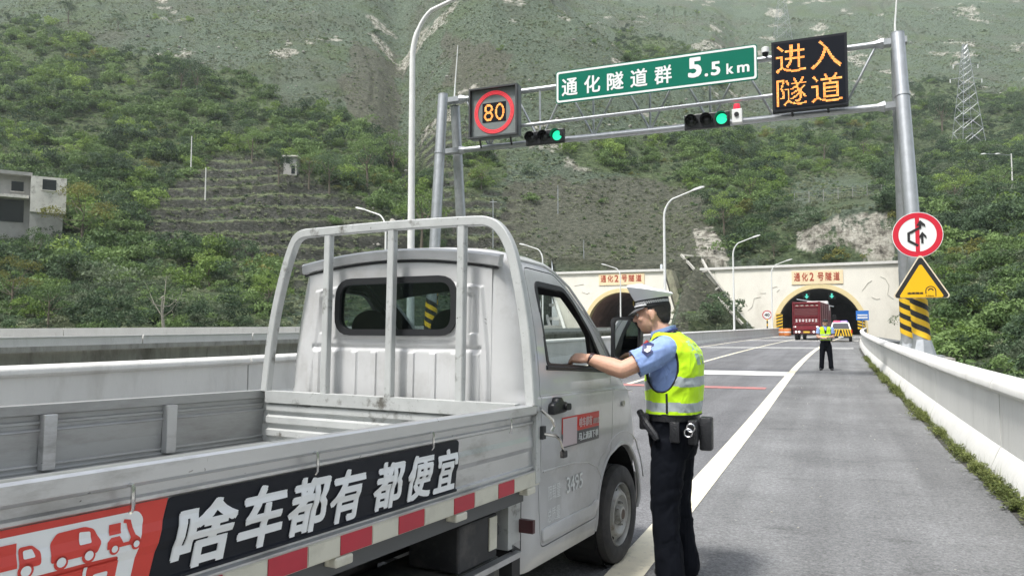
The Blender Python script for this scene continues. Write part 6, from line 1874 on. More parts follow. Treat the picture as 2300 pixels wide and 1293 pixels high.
class Flesh:
    """union of round shapes turned into one continuous skin"""
    def __init__(s): s.mb = MB()
    def cap(s, pts, rs, n=14):
        for (a, b), (ra, rb) in zip(zip(pts[:-1], pts[1:]), zip(rs[:-1], rs[1:])):
            a, b = Vector(a), Vector(b); L_ = (b - a).length; k = max(2, int(L_ / (min(ra, rb) * .33)) + 1)
            for i in range(k + 1):
                t = i / k; r = ra + (rb - ra) * t
                s.mb.ell(a.lerp(b, t), (r, r, r), n, max(6, n // 2))
        return s
    def ov(s, c, r, rot=None): s.mb.ell(c, r, 20, 14, rot); return s
    def stack(s, rows, n=28):
        """torso-like loft: (x, y, z, rx, ry)"""
        vs = []; fs = []
        for (x, y, z, rx, ry) in rows:
            for j in range(n):
                q_ = 2 * math.pi * j / n; c_, s_ = math.cos(q_), math.sin(q_)
                e = .82
                vs.append((x + rx * abs(c_) ** e * (1 if c_ > 0 else -1), y + ry * abs(s_) ** e * (1 if s_ > 0 else -1), z))
        k = len(rows)
        for i in range(k - 1):
            for j in range(n): fs.append((i * n + j, i * n + (j + 1) % n, (i + 1) * n + (j + 1) % n, (i + 1) * n + j))
        fs.append(tuple(range(n))[::-1]); fs.append(tuple((k - 1) * n + j for j in range(n)))
        s.mb.add(vs, fs); return s
    def skin(s, name, m, vox, smooth=6, disp=0.0, dsc=12.0, seed=0, keep=None, solid=0.0):
        bm = bmesh.new(); me = bpy.data.meshes.new('f'); me.from_pydata(s.mb.v, [], s.mb.f); bm.from_mesh(me); bmesh.ops.remove_doubles(bm, verts=bm.verts, dist=1e-5)
        bmesh.ops.recalc_face_normals(bm, faces=bm.faces); bm.to_mesh(me); bm.free()
        o = bpy.data.objects.new('f', me); C.objects.link(o)
        rm = o.modifiers.new('r', 'REMESH'); rm.mode = 'VOXEL'; rm.voxel_size = vox; rm.use_smooth_shade = True
        sm = o.modifiers.new('s', 'SMOOTH'); sm.factor = .5; sm.iterations = smooth
        dg = bpy.context.evaluated_depsgraph_get(); dg.update()
        me2 = bpy.data.meshes.new_from_object(o.evaluated_get(dg)); me2.name = name
        bpy.data.objects.remove(o)
        if disp:
            n_ = len(me2.vertices); co = np.empty(n_ * 3); no = np.empty(n_ * 3)
            me2.vertices.foreach_get('co', co); me2.vertices.foreach_get('normal', no); co = co.reshape(-1, 3); no = no.reshape(-1, 3)
            x, y, z = co.T
            d_ = fbm(x * dsc + z * dsc * .6 + 9 * fbm(y * 3, z * 3, 2, seed + 5), y * dsc * .8 - z * dsc * .5 + seed, 3, seed) * 2
            d_ = -np.abs(d_) + .25
            co = co + no * (disp * d_)[:, None]
            me2.vertices.foreach_set('co', co.ravel())
        if keep:
            bm = bmesh.new(); bm.from_mesh(me2)
            bmesh.ops.delete(bm, geom=[v for v in bm.verts if not keep(v.co)], context='VERTS')
            if solid:
                g_ = bmesh.ops.solidify(bm, geom=bm.faces[:], thickness=solid)
            bm.to_mesh(me2); bm.free()
        me2.materials.append(m)
        me2.polygons.foreach_set('use_smooth', [True] * len(me2.polygons))
        me2.update()
        return me2

def edge_pipe(me, r_, nm, m, par, filt=None):
    """thin piping along the open edges of a cloth mesh (before thickness)"""
    bm = bmesh.new(); bm.from_mesh(me)
    be = [e for e in bm.edges if e.is_boundary]; seen = set(); mb = MB()
    adj = {}
    for e in be:
        for v in e.verts: adj.setdefault(v.index, []).append(e)
    cos = {v.index: v.co.copy() for v in bm.verts}
    left = set(e.index for e in be)
    ed = {e.index: (e.verts[0].index, e.verts[1].index) for e in be}
    nb_ = {}
    for i, (a, b) in ed.items(): nb_.setdefault(a, []).append((i, b)); nb_.setdefault(b, []).append((i, a))
    while left:
        i = left.pop(); a, b = ed[i]; path = [a, b]
        while True:
            nx = [(j, c) for j, c in nb_[path[-1]] if j in left]
            if not nx: break
            j, c = nx[0]; left.discard(j); path.append(c)
        pts = [cos[k] for k in path]
        if len(pts) < 12: continue
        for _ in range(8): pts = [pts[0]] + [(pts[k - 1] + pts[k] * 2 + pts[k + 1]) / 4 for k in range(1, len(pts) - 1)] + [pts[-1]]
        pts = pts[::2]
        mb.tube(pts, r_, 5)
    bm.free()
    return mb.build(nm, m, par, smooth=True)

def limb(F, sh_, el, wr, rs=(.056, .049, .046, .030)):
    sh_, el, wr = Vector(sh_), Vector(el), Vector(wr)
    F.cap([sh_, sh_.lerp(el, .45), el], [rs[0], rs[0] * .92, rs[1]])
    F.cap([el, el.lerp(wr, .3), el.lerp(wr, .75), wr], [rs[1], rs[1] * 1.04, rs[2] * .86, rs[3]])
def hand(F, wr, d, up_, side, curl=.9, size=1.0):
    """palm + four curled fingers + thumb. d: hand direction, up_: back of the hand, side: towards the thumb"""
    wr, d, up_ = Vector(wr), Vector(d).normalized(), Vector(up_); up_ = (up_ - d * up_.dot(d)).normalized(); th = d.cross(up_) * side
    k = size
    for j in range(4):
        o = th * (.030 - .020 * j) * k
        F.cap([wr + o * .45, wr + d * .045 * k + o * .9, wr + d * .085 * k + o], [.016 * k, .0155 * k, .0125 * k], 10)
    ln = [.040, .045, .042, .034]
    for j in range(4):
        o = th * (.030 - .020 * j) * k; p = wr + d * .088 * k + o; a = curl * .75; seg = [p]
        dirv = d.copy()
        for s_ in range(3):
            dirv = (dirv * math.cos(a) - up_ * math.sin(a)).normalized() if s_ == 0 else (dirv * math.cos(a * 1.1) + (-up_ * math.cos(0) - d * .4).normalized() * math.sin(a * 1.1)).normalized()
            seg.append(seg[-1] + dirv * ln[j] * (.9 if s_ == 0 else .62) * k)
        F.cap(seg, [.0098 * k, .0092 * k, .0086 * k, .0075 * k], 9)
    t0 = wr + d * .02 * k + th * .024 * k - up_ * .004
    F.cap([t0, t0 + (d * .6 + th * .75 - up_ * .35).normalized() * .038 * k, t0 + (d * .6 + th * .75 - up_ * .35).normalized() * .038 * k + (d * .9 + th * .15 - up_ * .45).normalized() * .032 * k,
           t0 + (d * .6 + th * .75 - up_ * .35).normalized() * .038 * k + (d * .9 + th * .15 - up_ * .45).normalized() * .032 * k + (d * .8 - th * .3 - up_ * .5).normalized() * .024 * k], [.0135 * k, .0118 * k, .0105 * k, .0088 * k], 10)
def head(F, c, tilt, k=1.0):
    """c: middle of the skull; face looks along +x turned down by tilt"""
    Mx = Matrix.Rotation(tilt, 3, 'Y'); c = Vector(c)
    P = lambda x, y, z: c + Mx @ Vector((x * k, y * k, z * k))
    r3 = Mx
    F.ov(P(-.008, 0, .022), (.098 * k, .078 * k, .098 * k), r3)
    F.ov(P(.030, 0, -.030), (.062 * k, .064 * k, .085 * k), r3)
    F.ov(P(.050, 0, -.078), (.034 * k, .040 * k, .032 * k), r3)      # chin
    F.ov(P(.010, 0, -.060), (.055 * k, .058 * k, .045 * k), r3)      # jaw
    F.cap([P(.085, 0, .012), P(.098, 0, -.008), P(.109, 0, -.026)], [.010 * k, .012 * k, .0135 * k], 10)   # nose
    F.ov(P(.100, .011, -.030), (.010, .008, .008)); F.ov(P(.100, -.011, -.030), (.010, .008, .008))
    F.ov(P(.086, 0, -.052), (.012 * k, .024 * k, .0075 * k), r3); F.ov(P(.083, 0, -.066), (.012 * k, .021 * k, .008 * k), r3)   # lips
    F.ov(P(.078, .030, .020), (.014, .022, .008), r3); F.ov(P(.078, -.030, .020), (.014, .022, .008), r3)        # brow
    F.ov(P(.052, .044, -.025), (.028, .022, .024), r3); F.ov(P(.052, -.044, -.025), (.028, .022, .024), r3)      # cheeks
    for s in (1, -1):
        F.ov(P(-.012, s * .080, -.012), (.018, .008, .031), r3 @ Matrix.Rotation(.25, 3, 'Y')); F.ov(P(-.010, s * .077, -.036), (.010, .008, .012), r3)
    return P, Mx
def officer(root, pose, hi=True):
    vox = .0052 if hi else .011
    F = Flesh()
    P, Mx = head(F, pose['head'], pose['tilt'])
    hc = Vector(pose['head']); nb = Vector(pose['neck'])
    F.cap([hc + Vector((-.025, 0, -.05)), nb], [.056, .062])
    for (sh_, el, wr, hd, up_, sd_, cu) in pose['arms']:
        limb(F, sh_, el, wr)
        hand(F, wr, hd, up_, sd_, cu, 1.0)
    F.stack([(r_[0], r_[1], r_[2], r_[3] * .86, r_[4] * .86) for r_ in pose['torso']])
    body = obj('body', F.skin('body', M_skin, vox, 3), root)
    # face details
    if hi:
        for s in (1, -1):
            MB().ell(P(.078, s * .031, .002), (.012, .013, .011), 12, 8).build('eye', mat('eye_white', (.6, .58, .55), .2), body, smooth=True)
            MB().ell(P(.0885, s * .031, .001), (.003, .006, .006), 10, 6).build('iris', mat('iris_dark', (.01, .008, .006), .1), body)
            MB().tube([P(.082, s * .012, .026), P(.089, s * .028, .032), P(.078, s * .048, .027)], [.003, .0042, .002], 6).build('eyebrow', M_hair, body)
            MB().tube([P(.0885, s * .018, .008), P(.0905, s * .031, .011), P(.083, s * .046, .006)], [.0016, .002, .0014], 5).build('upper_lid', M_hair, body)
        MB().tube([P(.0945, -.022, -.0592), P(.0985, 0, -.0588), P(.0945, .022, -.0592)], .0013, 5).build('mouth_line', mat('mouth_dark', (.16, .05, .045), .5), body)
    # hair: cap of short hair over the back of the skull
    F = Flesh(); F.ov(P(-.012, 0, .026), (.102, .0815, .101), Mx); F.ov(P(-.045, 0, -.01), (.062, .066, .08), Mx)
    def keep(co):
        l_ = Mx.inverted() @ (co - hc)
        front = .045 if l_.z > .03 else (.012 if abs(l_.y) > .05 and l_.z > -.0 else -.035)
        if l_.z < -.075: return False
        return l_.x < front - max(0, -l_.z - .02) * .55 and not (abs(l_.y) > .066 and -.03 < l_.x < .012 and l_.z < .018)
    obj('hair', F.skin('hair', M_hair, vox * 1.1, 2, .0025, 60, 3, keep), root)
    # shirt
    T = pose['torso']
    F = Flesh()
    F.stack([(r_[0], r_[1], r_[2], r_[3], r_[4]) for r_ in T])
    for (sh_, el, wr, hd, up_, sd_, cu), ext in zip(pose['arms'], pose['sleeve']):
        sh_, el = Vector(sh_), Vector(el)
        e = sh_.lerp(el, ext)
        F.cap([sh_ + Vector((0, 0, .012)), sh_.lerp(e, .5), e], [.074, .077, .078])
    F.cap([nb + Vector((0, 0, -.015)), nb + Vector((.0, 0, .028))], [.072, .066])
    me = F.skin('shirt', M_shirt, vox * 1.15, 3, .014, 12, 2)
    bm = bmesh.new(); bm.from_mesh(me)
    # cut sleeve ends and collar open
    for (sh_, el, wr, *_), ext in zip(pose['arms'], pose['sleeve']):
        sh_, el = Vector(sh_), Vector(el); d_ = (el - sh_).normalized(); e = sh_.lerp(el, ext)
        bmesh.ops.delete(bm, geom=[v for v in bm.verts if (v.co - e).dot(d_) > 0.0 and (v.co - e).length < .13], context='VERTS')
    bmesh.ops.delete(bm, geom=[v for v in bm.verts if v.co.z > nb.z + .022], context='VERTS')
    bm.to_mesh(me); bm.free()
    shirt = obj('shirt', me, root)
    so_ = shirt.modifiers.new('s', 'SOLIDIFY'); so_.thickness = .004; so_.offset = -1
    # collar
    cpts = [nb + Vector((.068 * math.cos(q_) + .004, .068 * math.sin(q_), .026 - .022 * math.cos(q_) * 1.0)) for q_ in [R(28 + 304 * i / 22) for i in range(23)]]
    MB().tube(cpts, .011, 6, prof=[(-.5, -1.6), (.5, -1.6), (.6, 1.4), (-.6, 1.4)], upv=(0, 0, 1)).build('collar', M_shirt, shirt, smooth=True)
    # vest
    F = Flesh(); F.stack([(r_[0] + .0, r_[1], r_[2], r_[3] + pose['vest_ease'], r_[4] + pose['vest_ease'] * .9) for r_ in T])
    top = pose['vest_top']
    holes = [(Vector(a[0]), (Vector(a[1]) - Vector(a[0])).normalized()) for a in pose['arms']]
    hem = pose['hem']
    def keepv(co):
        if co.z > top + .01 or co.z < hem: return False
        for (sh_, d_), s in zip(holes, (1, -1)):
            # armhole: tall oval on the side of the chest
            dz = (co.z - (sh_.z - .075)) / pose.get('hole', (.155, .098))[0]; dx = (co.x - (sh_.x + .025)) / pose.get('hole', (.155, .098))[1]
            if co.y * s > .085 and dz * dz + dx * dx < 1: return False
        n_ = co - nb
        if (n_.x / .082) ** 2 + (n_.y / .085) ** 2 < 1 and co.z > nb.z - .08: return False
        if co.x > .03 and abs(co.y) < .055 * max(0, (co.z - (top - .30)) / .30) + .0: return False
        return True
    me = F.skin('vest', M_vest, vox * 1.1, 4, .017, 9, 8, keepv)
    me.materials.append(M_tape)
    vcol = me.vertices
    for p in me.polygons:
        c = p.center
        for (z0, z1) in pose['bands']:
            wob = .006 * math.sin(c.x * 40) 
            if c.x > .03 and z0 > 1.1: zz = c.z - (-.35) * (c.x - .03) * 1.0 if pose.get('sag') else c.z
            else: zz = c.z
            if z0 < zz + wob * .5 < z1: p.material_index = 1
    vest = obj('hi_vis_vest', me, root)
    edge_pipe(me, .0062 if hi else .009, 'vest_piping', M_pipe, vest)
    so_ = vest.modifiers.new('s', 'SOLIDIFY'); so_.thickness = .004; so_.offset = 1
    if hi:
        # side seam
        bv = BVHTree.FromPolygons([v.co[:] for v in me.vertices], [tuple(p.vertices) for p in me.polygons])
        pts = []
        for i in range(22):
            z = hem + (top - .225 - hem) * i / 21; h_ = bv.ray_cast(Vector((pose['seam'], .6, z)), Vector((0, -1, 0)))
            if h_[0]: pts.append(h_[0] + Vector((0, .004, 0)))
        if len(pts) > 3: MB().tube(pts, .0065, 6).build('side_seam', M_pipe, vest, smooth=True)
        # grey lettering on the back, laid on the cloth
        for k, wd in enumerate(('公安', '交警')):
            for j, ch in enumerate(wd):
                mb = MB(); put_text(mb, ch, (0, -.055 + .075 * (1 - k) - .035 , 1.345 - .078 * j - .0), (0, 1, 0), (0, 0, 1), .060, .066, .02)
                vs = []
                for v in mb.v:
                    yy = -(v[1]) * 1.0 + .035
                    h_ = bv.ray_cast(Vector((-.6, yy, v[2])), Vector((1, 0, 0)))
                    vs.append((h_[0] + Vector((-.006 - v[0] * 0, 0, 0))) if h_[0] else Vector((0, 0, 1.2)))
                mb.v = vs; mb.build('back_lettering', mat('vest_print', (.36, .50, .42), .6), vest)
        # arm badge
        bs = BVHTree.FromPolygons([v.co[:] for v in shirt.data.vertices], [tuple(p.vertices) for p in shirt.data.polygons])
        sh_ = Vector(pose['arms'][0][0]); el = Vector(pose['arms'][0][1]); mid = sh_.lerp(el, .18)
        def patch(poly, nm, m, lift):
            vs = []
            for a, b in poly:
                o_ = mid + Vector((a, .3, b)); h_ = bs.ray_cast(o_, Vector((0, -1, 0)))
                vs.append((h_[0] if h_[0] else o_ - Vector((0, .25, 0))) + Vector((0, lift, 0)))
            c = sum(vs, Vector()) / len(vs); h_ = bs.ray_cast(Vector((c.x, c.y + .3, c.z)), Vector((0, -1, 0)))
            c = (h_[0] if h_[0] else c) + Vector((0, lift, 0))
            MB().add(vs + [c], [(i, (i + 1) % len(vs), len(vs)) for i in range(len(vs))]).build(nm, m, shirt)
        patch([(x - .0 + .035, z + .03) for x, z in [(-.032, .03), (0, .04), (.032, .03), (.03, -.015), (0, -.042), (-.03, -.015)]], 'arm_badge', M_badge, .004)
        patch([(x + .035, z + .034) for x, z in [(-.018, .016), (.018, .016), (.016, -.012), (0, -.022), (-.016, -.012)]], 'badge_emblem', M_check, .007)
    # trousers
    F = Flesh()
    L_ = pose['legs']
    F.stack(pose['hips'])
    for (hip, kn, an) in L_:
        hip, kn, an = Vector(hip), Vector(kn), Vector(an)
        F.cap([hip, hip.lerp(kn, .5), kn, kn.lerp(an, .5), an + Vector((0, 0, .0))], [.104, .096, .084, .080, .084])
    me = F.skin('trousers', M_trous, vox * 1.5, 5, .016, 9, 4, lambda co: co.z > .045)
    obj('trousers', me, root)
    for (hip, kn, an), fd in zip(L_, pose['feet']):
        an = Vector(an); F = Flesh(); f_ = Vector((math.cos(fd), math.sin(fd), 0))
        F.cap([an + Vector((0, 0, .01)), an + Vector((0, 0, -.035)) - f_ * .02], [.042, .036]); F.cap([Vector((an.x, an.y, .036)) - f_ * .03, Vector((an.x, an.y, .036)) + f_ * .08, Vector((an.x, an.y, .030)) + f_ * .165], [.036, .042, .030])
        obj('shoe', F.skin('shoe', M_leath, .008, 2), root)
    return P, Mx, body, vest

def peaked_cap(root, P, Mx, hi=True):
    """white topped peaked cap with chequered band"""
    def Q(x, y, z): return P(x, y, z)
    n = 40
    base = [( .098, .083, .048), (.100, .085, .086)]
    mb = MB()
    # crown: widens above the band; front taller than back
    # (radius x, radius y, height, rise at the front)
    rows = [(.100, .085, .082, 0), (.113, .099, .098, .010), (.129, .117, .122, .026), (.137, .126, .137, .034), (.131, .121, .147, .034), (.10, .092, .153, .028), (.05, .05, .156, .024)]
    vs = []
    for (rx, ry, z, ri) in rows:
        for j in range(n):
            q_ = 2 * math.pi * j / n; c_, s_ = math.cos(q_), math.sin(q_)
            vs.append(Q(rx * (c_ if c_ > 0 else c_ * .93) - .008, ry * s_, z + ri * c_ * 1.15))
    fs = [(i * n + j, i * n + (j + 1) % n, (i + 1) * n + (j + 1) % n, (i + 1) * n + j) for i in range(len(rows) - 1) for j in range(n)] + [tuple((len(rows) - 1) * n + j for j in range(n))]
    cap_ = mb.add(vs, fs).build('peaked_cap', M_capw, root, smooth=True)
    def band(z0, z1, r_, nm, m, a0=0, a1=360, seg=None, ex=0):
        k = seg or 48; vs = []
        for i in range(k + 1):
            q_ = R(a0 + (a1 - a0) * i / k)
            for z in (z0, z1): vs.append(Q(-.008 + (.099 + r_) * math.cos(q_), (.084 + r_) * math.sin(q_), z))
        return MB().add(vs, [(2 * i, 2 * i + 2, 2 * i + 3, 2 * i + 1) for i in range(k)]).build(nm, m, cap_, smooth=True)
    band(.036, .086, .0, 'cap_band', M_pipe)
    # two rows of checks
    for row in range(2):
        mb = MB()
        for i in range(60):
            q0 = R(6 * i + 3 * row); q1 = R(6 * i + 3 * row + 3); vs = []
            for q_ in (q0, q1):
                for z in (.057 + .008 * row, .065 + .008 * row): vs.append(Q(-.008 + .1008 * math.cos(q_), .0858 * math.sin(q_), z))
            mb.add(vs, [(0, 2, 3, 1)])
        o = mb.build('check_row', M_check, cap_); o['kind'] = 'stuff'
    # silver cord over the peak
    MB().tube([Q(-.008 + .104 * math.cos(R(a)), .089 * math.sin(R(a)), .050) for a in range(-80, 81, 10)], .005, 6).build('cap_cord', M_check, cap_, smooth=True)
    # peak
    vs = []; m_ = 16
    for i in range(m_ + 1):
        q_ = R(-72 + 144 * i / m_)
        w_ = math.cos(q_ * 1.15) ** .8 if abs(q_) < R(78) else 0
        w_ = max(0, w_)
        for t in (0, .5, 1):
            vs.append(Q(-.008 + (.100 + .055 * t * w_) * math.cos(q_), (.086 + .012 * t) * math.sin(q_), .040 - .034 * t * w_))
    fs = [(i * 3 + k, i * 3 + k + 1, i * 3 + k + 4, i * 3 + k + 3) for i in range(m_) for k in range(2)]
    pk = MB().add(vs, fs).build('cap_peak', mat('peak_grey', (.10, .10, .105), .3), cap_, smooth=True)
    s_ = pk.modifiers.new('s', 'SOLIDIFY'); s_.thickness = .003
    MB().lathe([(0, .004), (.014, .003), (.017, 0)], Q(.101, 0, .075), Mx @ Vector((1, 0, .1)), 12).build('cap_badge', mat('gold', (.6, .42, .12), .3, .9), cap_)

OFX, OFY = -.85, 4.45
of = thing('person', 'police officer in white peaked cap, blue shirt and yellow vest reaching into the truck window', 'person', (OFX, OFY, 0), math.pi)
pose = dict(head=(.112, .0, 1.562), tilt=.13, neck=(.045, 0, 1.428),
    arms=[((.005, .185, 1.345), (.225, .285, 1.240), (.425, .262, 1.300), (1, .02, .03), (.1, .55, .85), 1, .95),
          ((.0, -.19, 1.345), (-.02, -.25, 1.07), (.05, -.24, .83), (.1, 0, -1), (0, -1, 0), -1, .4)],
    sleeve=(.70, .62),
    torso=[(-.005, 0, .93, .130, .165), (-.005, 0, 1.0, .134, .168), (-.01, 0, 1.08, .136, .170), (-.014, 0, 1.17, .140, .180), (-.018, 0, 1.26, .140, .190), (-.016, 0, 1.34, .124, .190), (-.002, 0, 1.39, .096, .172), (.012, 0, 1.420, .072, .125), (.03, 0, 1.445, .055, .075)],
    vest_ease=.020, vest_top=1.47, hem=.985, bands=[(1.148, 1.202), (1.005, 1.058)], seam=-.005, sag=True,
    hips=[(-.005, 0, .74, .118, .156), (-.008, 0, .84, .140, .178), (-.005, 0, .92, .142, .178), (0, 0, .985, .136, .172), (0, 0, 1.02, .130, .166)],
    legs=[((.005, .085, .82), (.030, .10, .46), (.0, .11, .085)), ((-.01, -.085, .82), (.0, -.10, .46), (-.045, -.11, .085))], feet=[.1, -.15])
P, Mx, body, vest = officer(of, pose)
peaked_cap(of, P, Mx)
# belt with pouches
bl = []
for i in range(40):
    q_ = 2 * math.pi * i / 40; bl.append((.148 * math.cos(q_), .184 * math.sin(q_), .972))
belt = MB().tube(bl, .008, 6, prof=[(-.6, -2.6), (.6, -2.6), (.6, 2.6), (-.6, 2.6)], upv=(0, 0, 1), closed=True).build('duty_belt', M_leath, of, smooth=True)
MB().box(-.235, -.165, .02, .10, .79, .975).build('pouch', M_leath, belt, bevel=.012, smooth=True)
MB().box(-.165, -.115, .10, .175, .83, .965).build('pouch', M_leath, belt, bevel=.01, smooth=True)
hc_ = MB()
for dz in (0, .028):
    hc_.tube([(-.135 + .022 * math.cos(R(30 * i)) + dz * .5, .190, .925 - dz + .022 * math.sin(R(30 * i))) for i in range(12)], .0045, 6, closed=True)
hc_.build('handcuffs', M_chrome, belt, smooth=True)
MB().tube([(.165, .13, 1.0), (.12, .168, .94), (.06, .195, .87), (.05, .20, .85)], [.018, .022, .022, .016], 8).build('baton', M_leath, belt, smooth=True)
MB().box(.10, .16, .10, .165, .90, .99).build('pouch', M_leath, belt, bevel=.01, smooth=True)
MB().box(-.075, -.02, .178, .206, .84, .955).build('radio', M_leath, belt, bevel=.008, smooth=True)
# wrist band, collar edge, whistle cord
wv = Vector((.405, .263, 1.297)); dv = Vector((.2, -.023, .06)).normalized(); uv = dv.orthogonal().normalized(); vv = dv.cross(uv)
MB().tube([wv + (uv * math.cos(R(20 * i)) + vv * math.sin(R(20 * i))) * .0305 for i in range(18)], .009, 6, prof=[(-.5, -1.2), (.5, -1.2), (.5, 1.2), (-.5, 1.2)], upv=dv, closed=True).build('wrist_band', mat('band_dark', (.03, .008, .01), .5), of, smooth=True)
nb = Vector(pose['neck'])
MB().tube([nb + Vector((.076 * math.cos(q_), .078 * math.sin(q_), .012 - .030 * math.cos(q_))) for q_ in [R(20 + 320 * i / 20) for i in range(21)]], .006, 6).build('collar_trim', mat('navy_trim', (.02, .03, .14), .7), of, smooth=True)
MB().tube([nb + Vector((.085, .03, -.03)), nb + Vector((.120, .035, -.075)), nb + Vector((.135, .03, -.12))], [.014, .018, .01], 8).build('red_tie', mat('tie_red', (.35, .03, .03), .7), of, smooth=True)
MB().box(.115, .15, .045, .085, 1.25, 1.37).build('shoulder_microphone', M_black, of, bevel=.008)
# the pen in the hand
hp = Vector((OFX - .525, OFY - .255, 1.278))
pn = thing('pen', 'black pen held in the fist of the officer at the truck window', 'pen', hp)
mb = MB(); mb.tube([(-.045, .0, -.022), (-.035, 0, -.017), (.06, 0, .032)], [.0015, .0045, .0045], 8); mb.build('pen_barrel', M_black, pn, smooth=True)
MB().tube([(.03, -.005, .021), (.055, -.005, .034)], .0015, 5).build('pen_clip', M_chrome, pn)

# second officer further down the road
o2 = thing('person', 'second officer in dark cap and yellow vest standing on the shoulder near the tunnel', 'person', (-.12, 27.9, g(27.9)), R(-88))
pose2 = dict(hole=(.11, .06), head=(.03, 0, 1.60), tilt=.25, neck=(0, 0, 1.47),
    arms=[((.0, .20, 1.38), (.0, .245, 1.13), (.17, .12, 1.12), (.3, -1, .1), (.3, 0, 1), 1, .8), ((.0, -.20, 1.38), (.0, -.245, 1.13), (.19, -.10, 1.09), (.3, 1, .1), (.3, 0, 1), -1, .8)],
    sleeve=(.62, .62),
    torso=[(0, 0, .95, .105, .150), (0, 0, 1.05, .110, .155), (0, 0, 1.18, .116, .168), (0, 0, 1.30, .118, .182), (0, 0, 1.38, .110, .190), (0, 0, 1.43, .090, .165), (0, 0, 1.47, .060, .095)],
    vest_ease=.018, vest_top=1.50, hem=1.0, bands=[(1.16, 1.21), (1.03, 1.08)], seam=0,
    hips=[(0, 0, .76, .105, .145), (0, 0, .86, .118, .165), (0, 0, .98, .115, .160), (0, 0, 1.04, .110, .15)],
    legs=[((0, .09, .84), (.0, .135, .46), (0, .16, .085)), ((0, -.09, .84), (.01, -.12, .46), (0, -.145, .085))], feet=[.25, -.3])
P2, Mx2, b2_, v2_ = officer(o2, pose2, hi=False)
cap2 = MB().ell(P2(.0, 0, .065), (.105, .088, .055), 16, 8).build('dark_cap', M_pipe, o2, smooth=True)
MB().prism(rpoly([(.06, -.06), (.15, -.05), (.15, .05), (.06, .06)], .03), 2, 1.632, 1.640).build('cap_peak', M_pipe, cap2)
MB().box(.10, .13, -.06, .03, 1.20, 1.34).build('radio', M_black, o2)
MB().tube([(.11 * math.cos(R(18 * i)), .162 * math.sin(R(18 * i)), 1.0) for i in range(20)], .02, 5, closed=True).build('duty_belt', M_leath, o2)
# ---------------------------------------------------------------- vehicles at the tunnel
M_tred = mat('truck_red', (.17, .010, .020), .5, var=.1, dirt=(.16, .05, .05), dscale=1.5, dlo=.5, dhi=.75)
M_tred2 = mat('truck_dark_red', (.10, .018, .022), .6)
M_lite = mat('lamp_lens_white', (.75, .72, .7), .3, emit=(1, .9, .85), estr=.35)
YR = 77.0
p = pin(1816, 759, YR)
rt = thing('red_truck', 'large dark red high sided truck at the right tunnel mouth beside the patrol car', 'truck', (p.x - .15, YR, g(YR)), R(-6))
def W(px): return (px - 1816) / 22.2
MB().box(-1.25, 1.25, .1, 7.2, .95, 3.62).build('cargo_box', M_tred, rt, bevel=.03)
MB().box(-1.08, 1.02, .03, .098, 2.35, 3.05).build('rear_grille', M_tred2, rt)
for x in (-1.25, -1.12, 1.05, 1.18): MB().box(x, x + .07, -.02, .097, .98, 3.66).build('rear_post', M_tred, rt)
for z in (3.48, 3.15, 2.22, 1.52): MB().box(-1.04, 1.04, .02, .096, z, z + .09).build('rear_rail', M_tred, rt)
for i in range(7):          # the seven white characters are too small to read in the photograph: stroke marks of their size
    x = -.98 + i * .29
    mb = MB(); mb.box(x, x + .20, -.004, -.001, 1.94, 1.98).box(x + .08, x + .12, -.008, -.005, 1.74, 2.0).box(x + (.02 if i % 2 else 0), x + .20, -.004, -.001, 1.75 + .03 * (i % 3), 1.79 + .03 * (i % 3))
    mb.build('white_mark', M_sw, rt)['kind'] = 'stuff'
for i in range(5): MB().box(-.95 + i * .45, -.7 + i * .45, .0, .03, 3.26, 3.32).build('reflector', M_refw, rt)
for y in range(4):
    MB().box(1.251, 1.29, .6 + y * 1.7, .7 + y * 1.7, 1.0, 3.6).build('side_post', M_tred2, rt)
MB().box(-1.22, 1.22, -.05, .12, .62, .90).build('rear_bumper', M_tred2, rt)
for x in (-1.0, -.72, .58, .86): MB().lathe([(0, 0), (.10, 0), (.11, .05)], (x + .06, -.06, 1.12 if 0 else .80), (0, 1, 0), 12).build('tail_lamp', M_lite, rt)
for x in (-1.05, .95): MB().box(x - .1, x + .1, -.01, .09, 1.22, 1.34).build('marker_lamp', M_lite, rt)
MB().box(-.28, .28, -.075, -.052, .70, .86).build('number_plate', mat('plate_yellow', (.6, .40, .05), .5), rt)
for s in (-1, 1):
    for yy in (.9, 2.2, 6.3):
        MB().lathe([(.28, -.28), (.50, -.26), (.52, -.05), (.46, 0), (.28, 0)], (s * 1.16, yy, .52), (s, 0, 0), 24).build('wheel', M_rub, rt, smooth=True)
MB().box(-.6, .6, .3, 8, .5, .94).build('chassis', M_chas, rt)
MB().box(-1.2, 1.2, 7.5, 9.4, .8, 3.35).build('cab', M_tred, rt, bevel=.12)
MB().prism([(7.6, 3.36), (9.0, 3.36), (8.4, 3.95), (7.6, 4.0)], 0, -.9, 1.1).build('roof_deflector', M_white, rt)
MB().box(1.3, 1.75, 8.9, 9.0, 1.9, 2.6).build('mirror', M_black, rt)
MB().box(.9, 1.32, 7.3, 7.45, 3.0, 3.5).build('air_intake', M_white, rt)

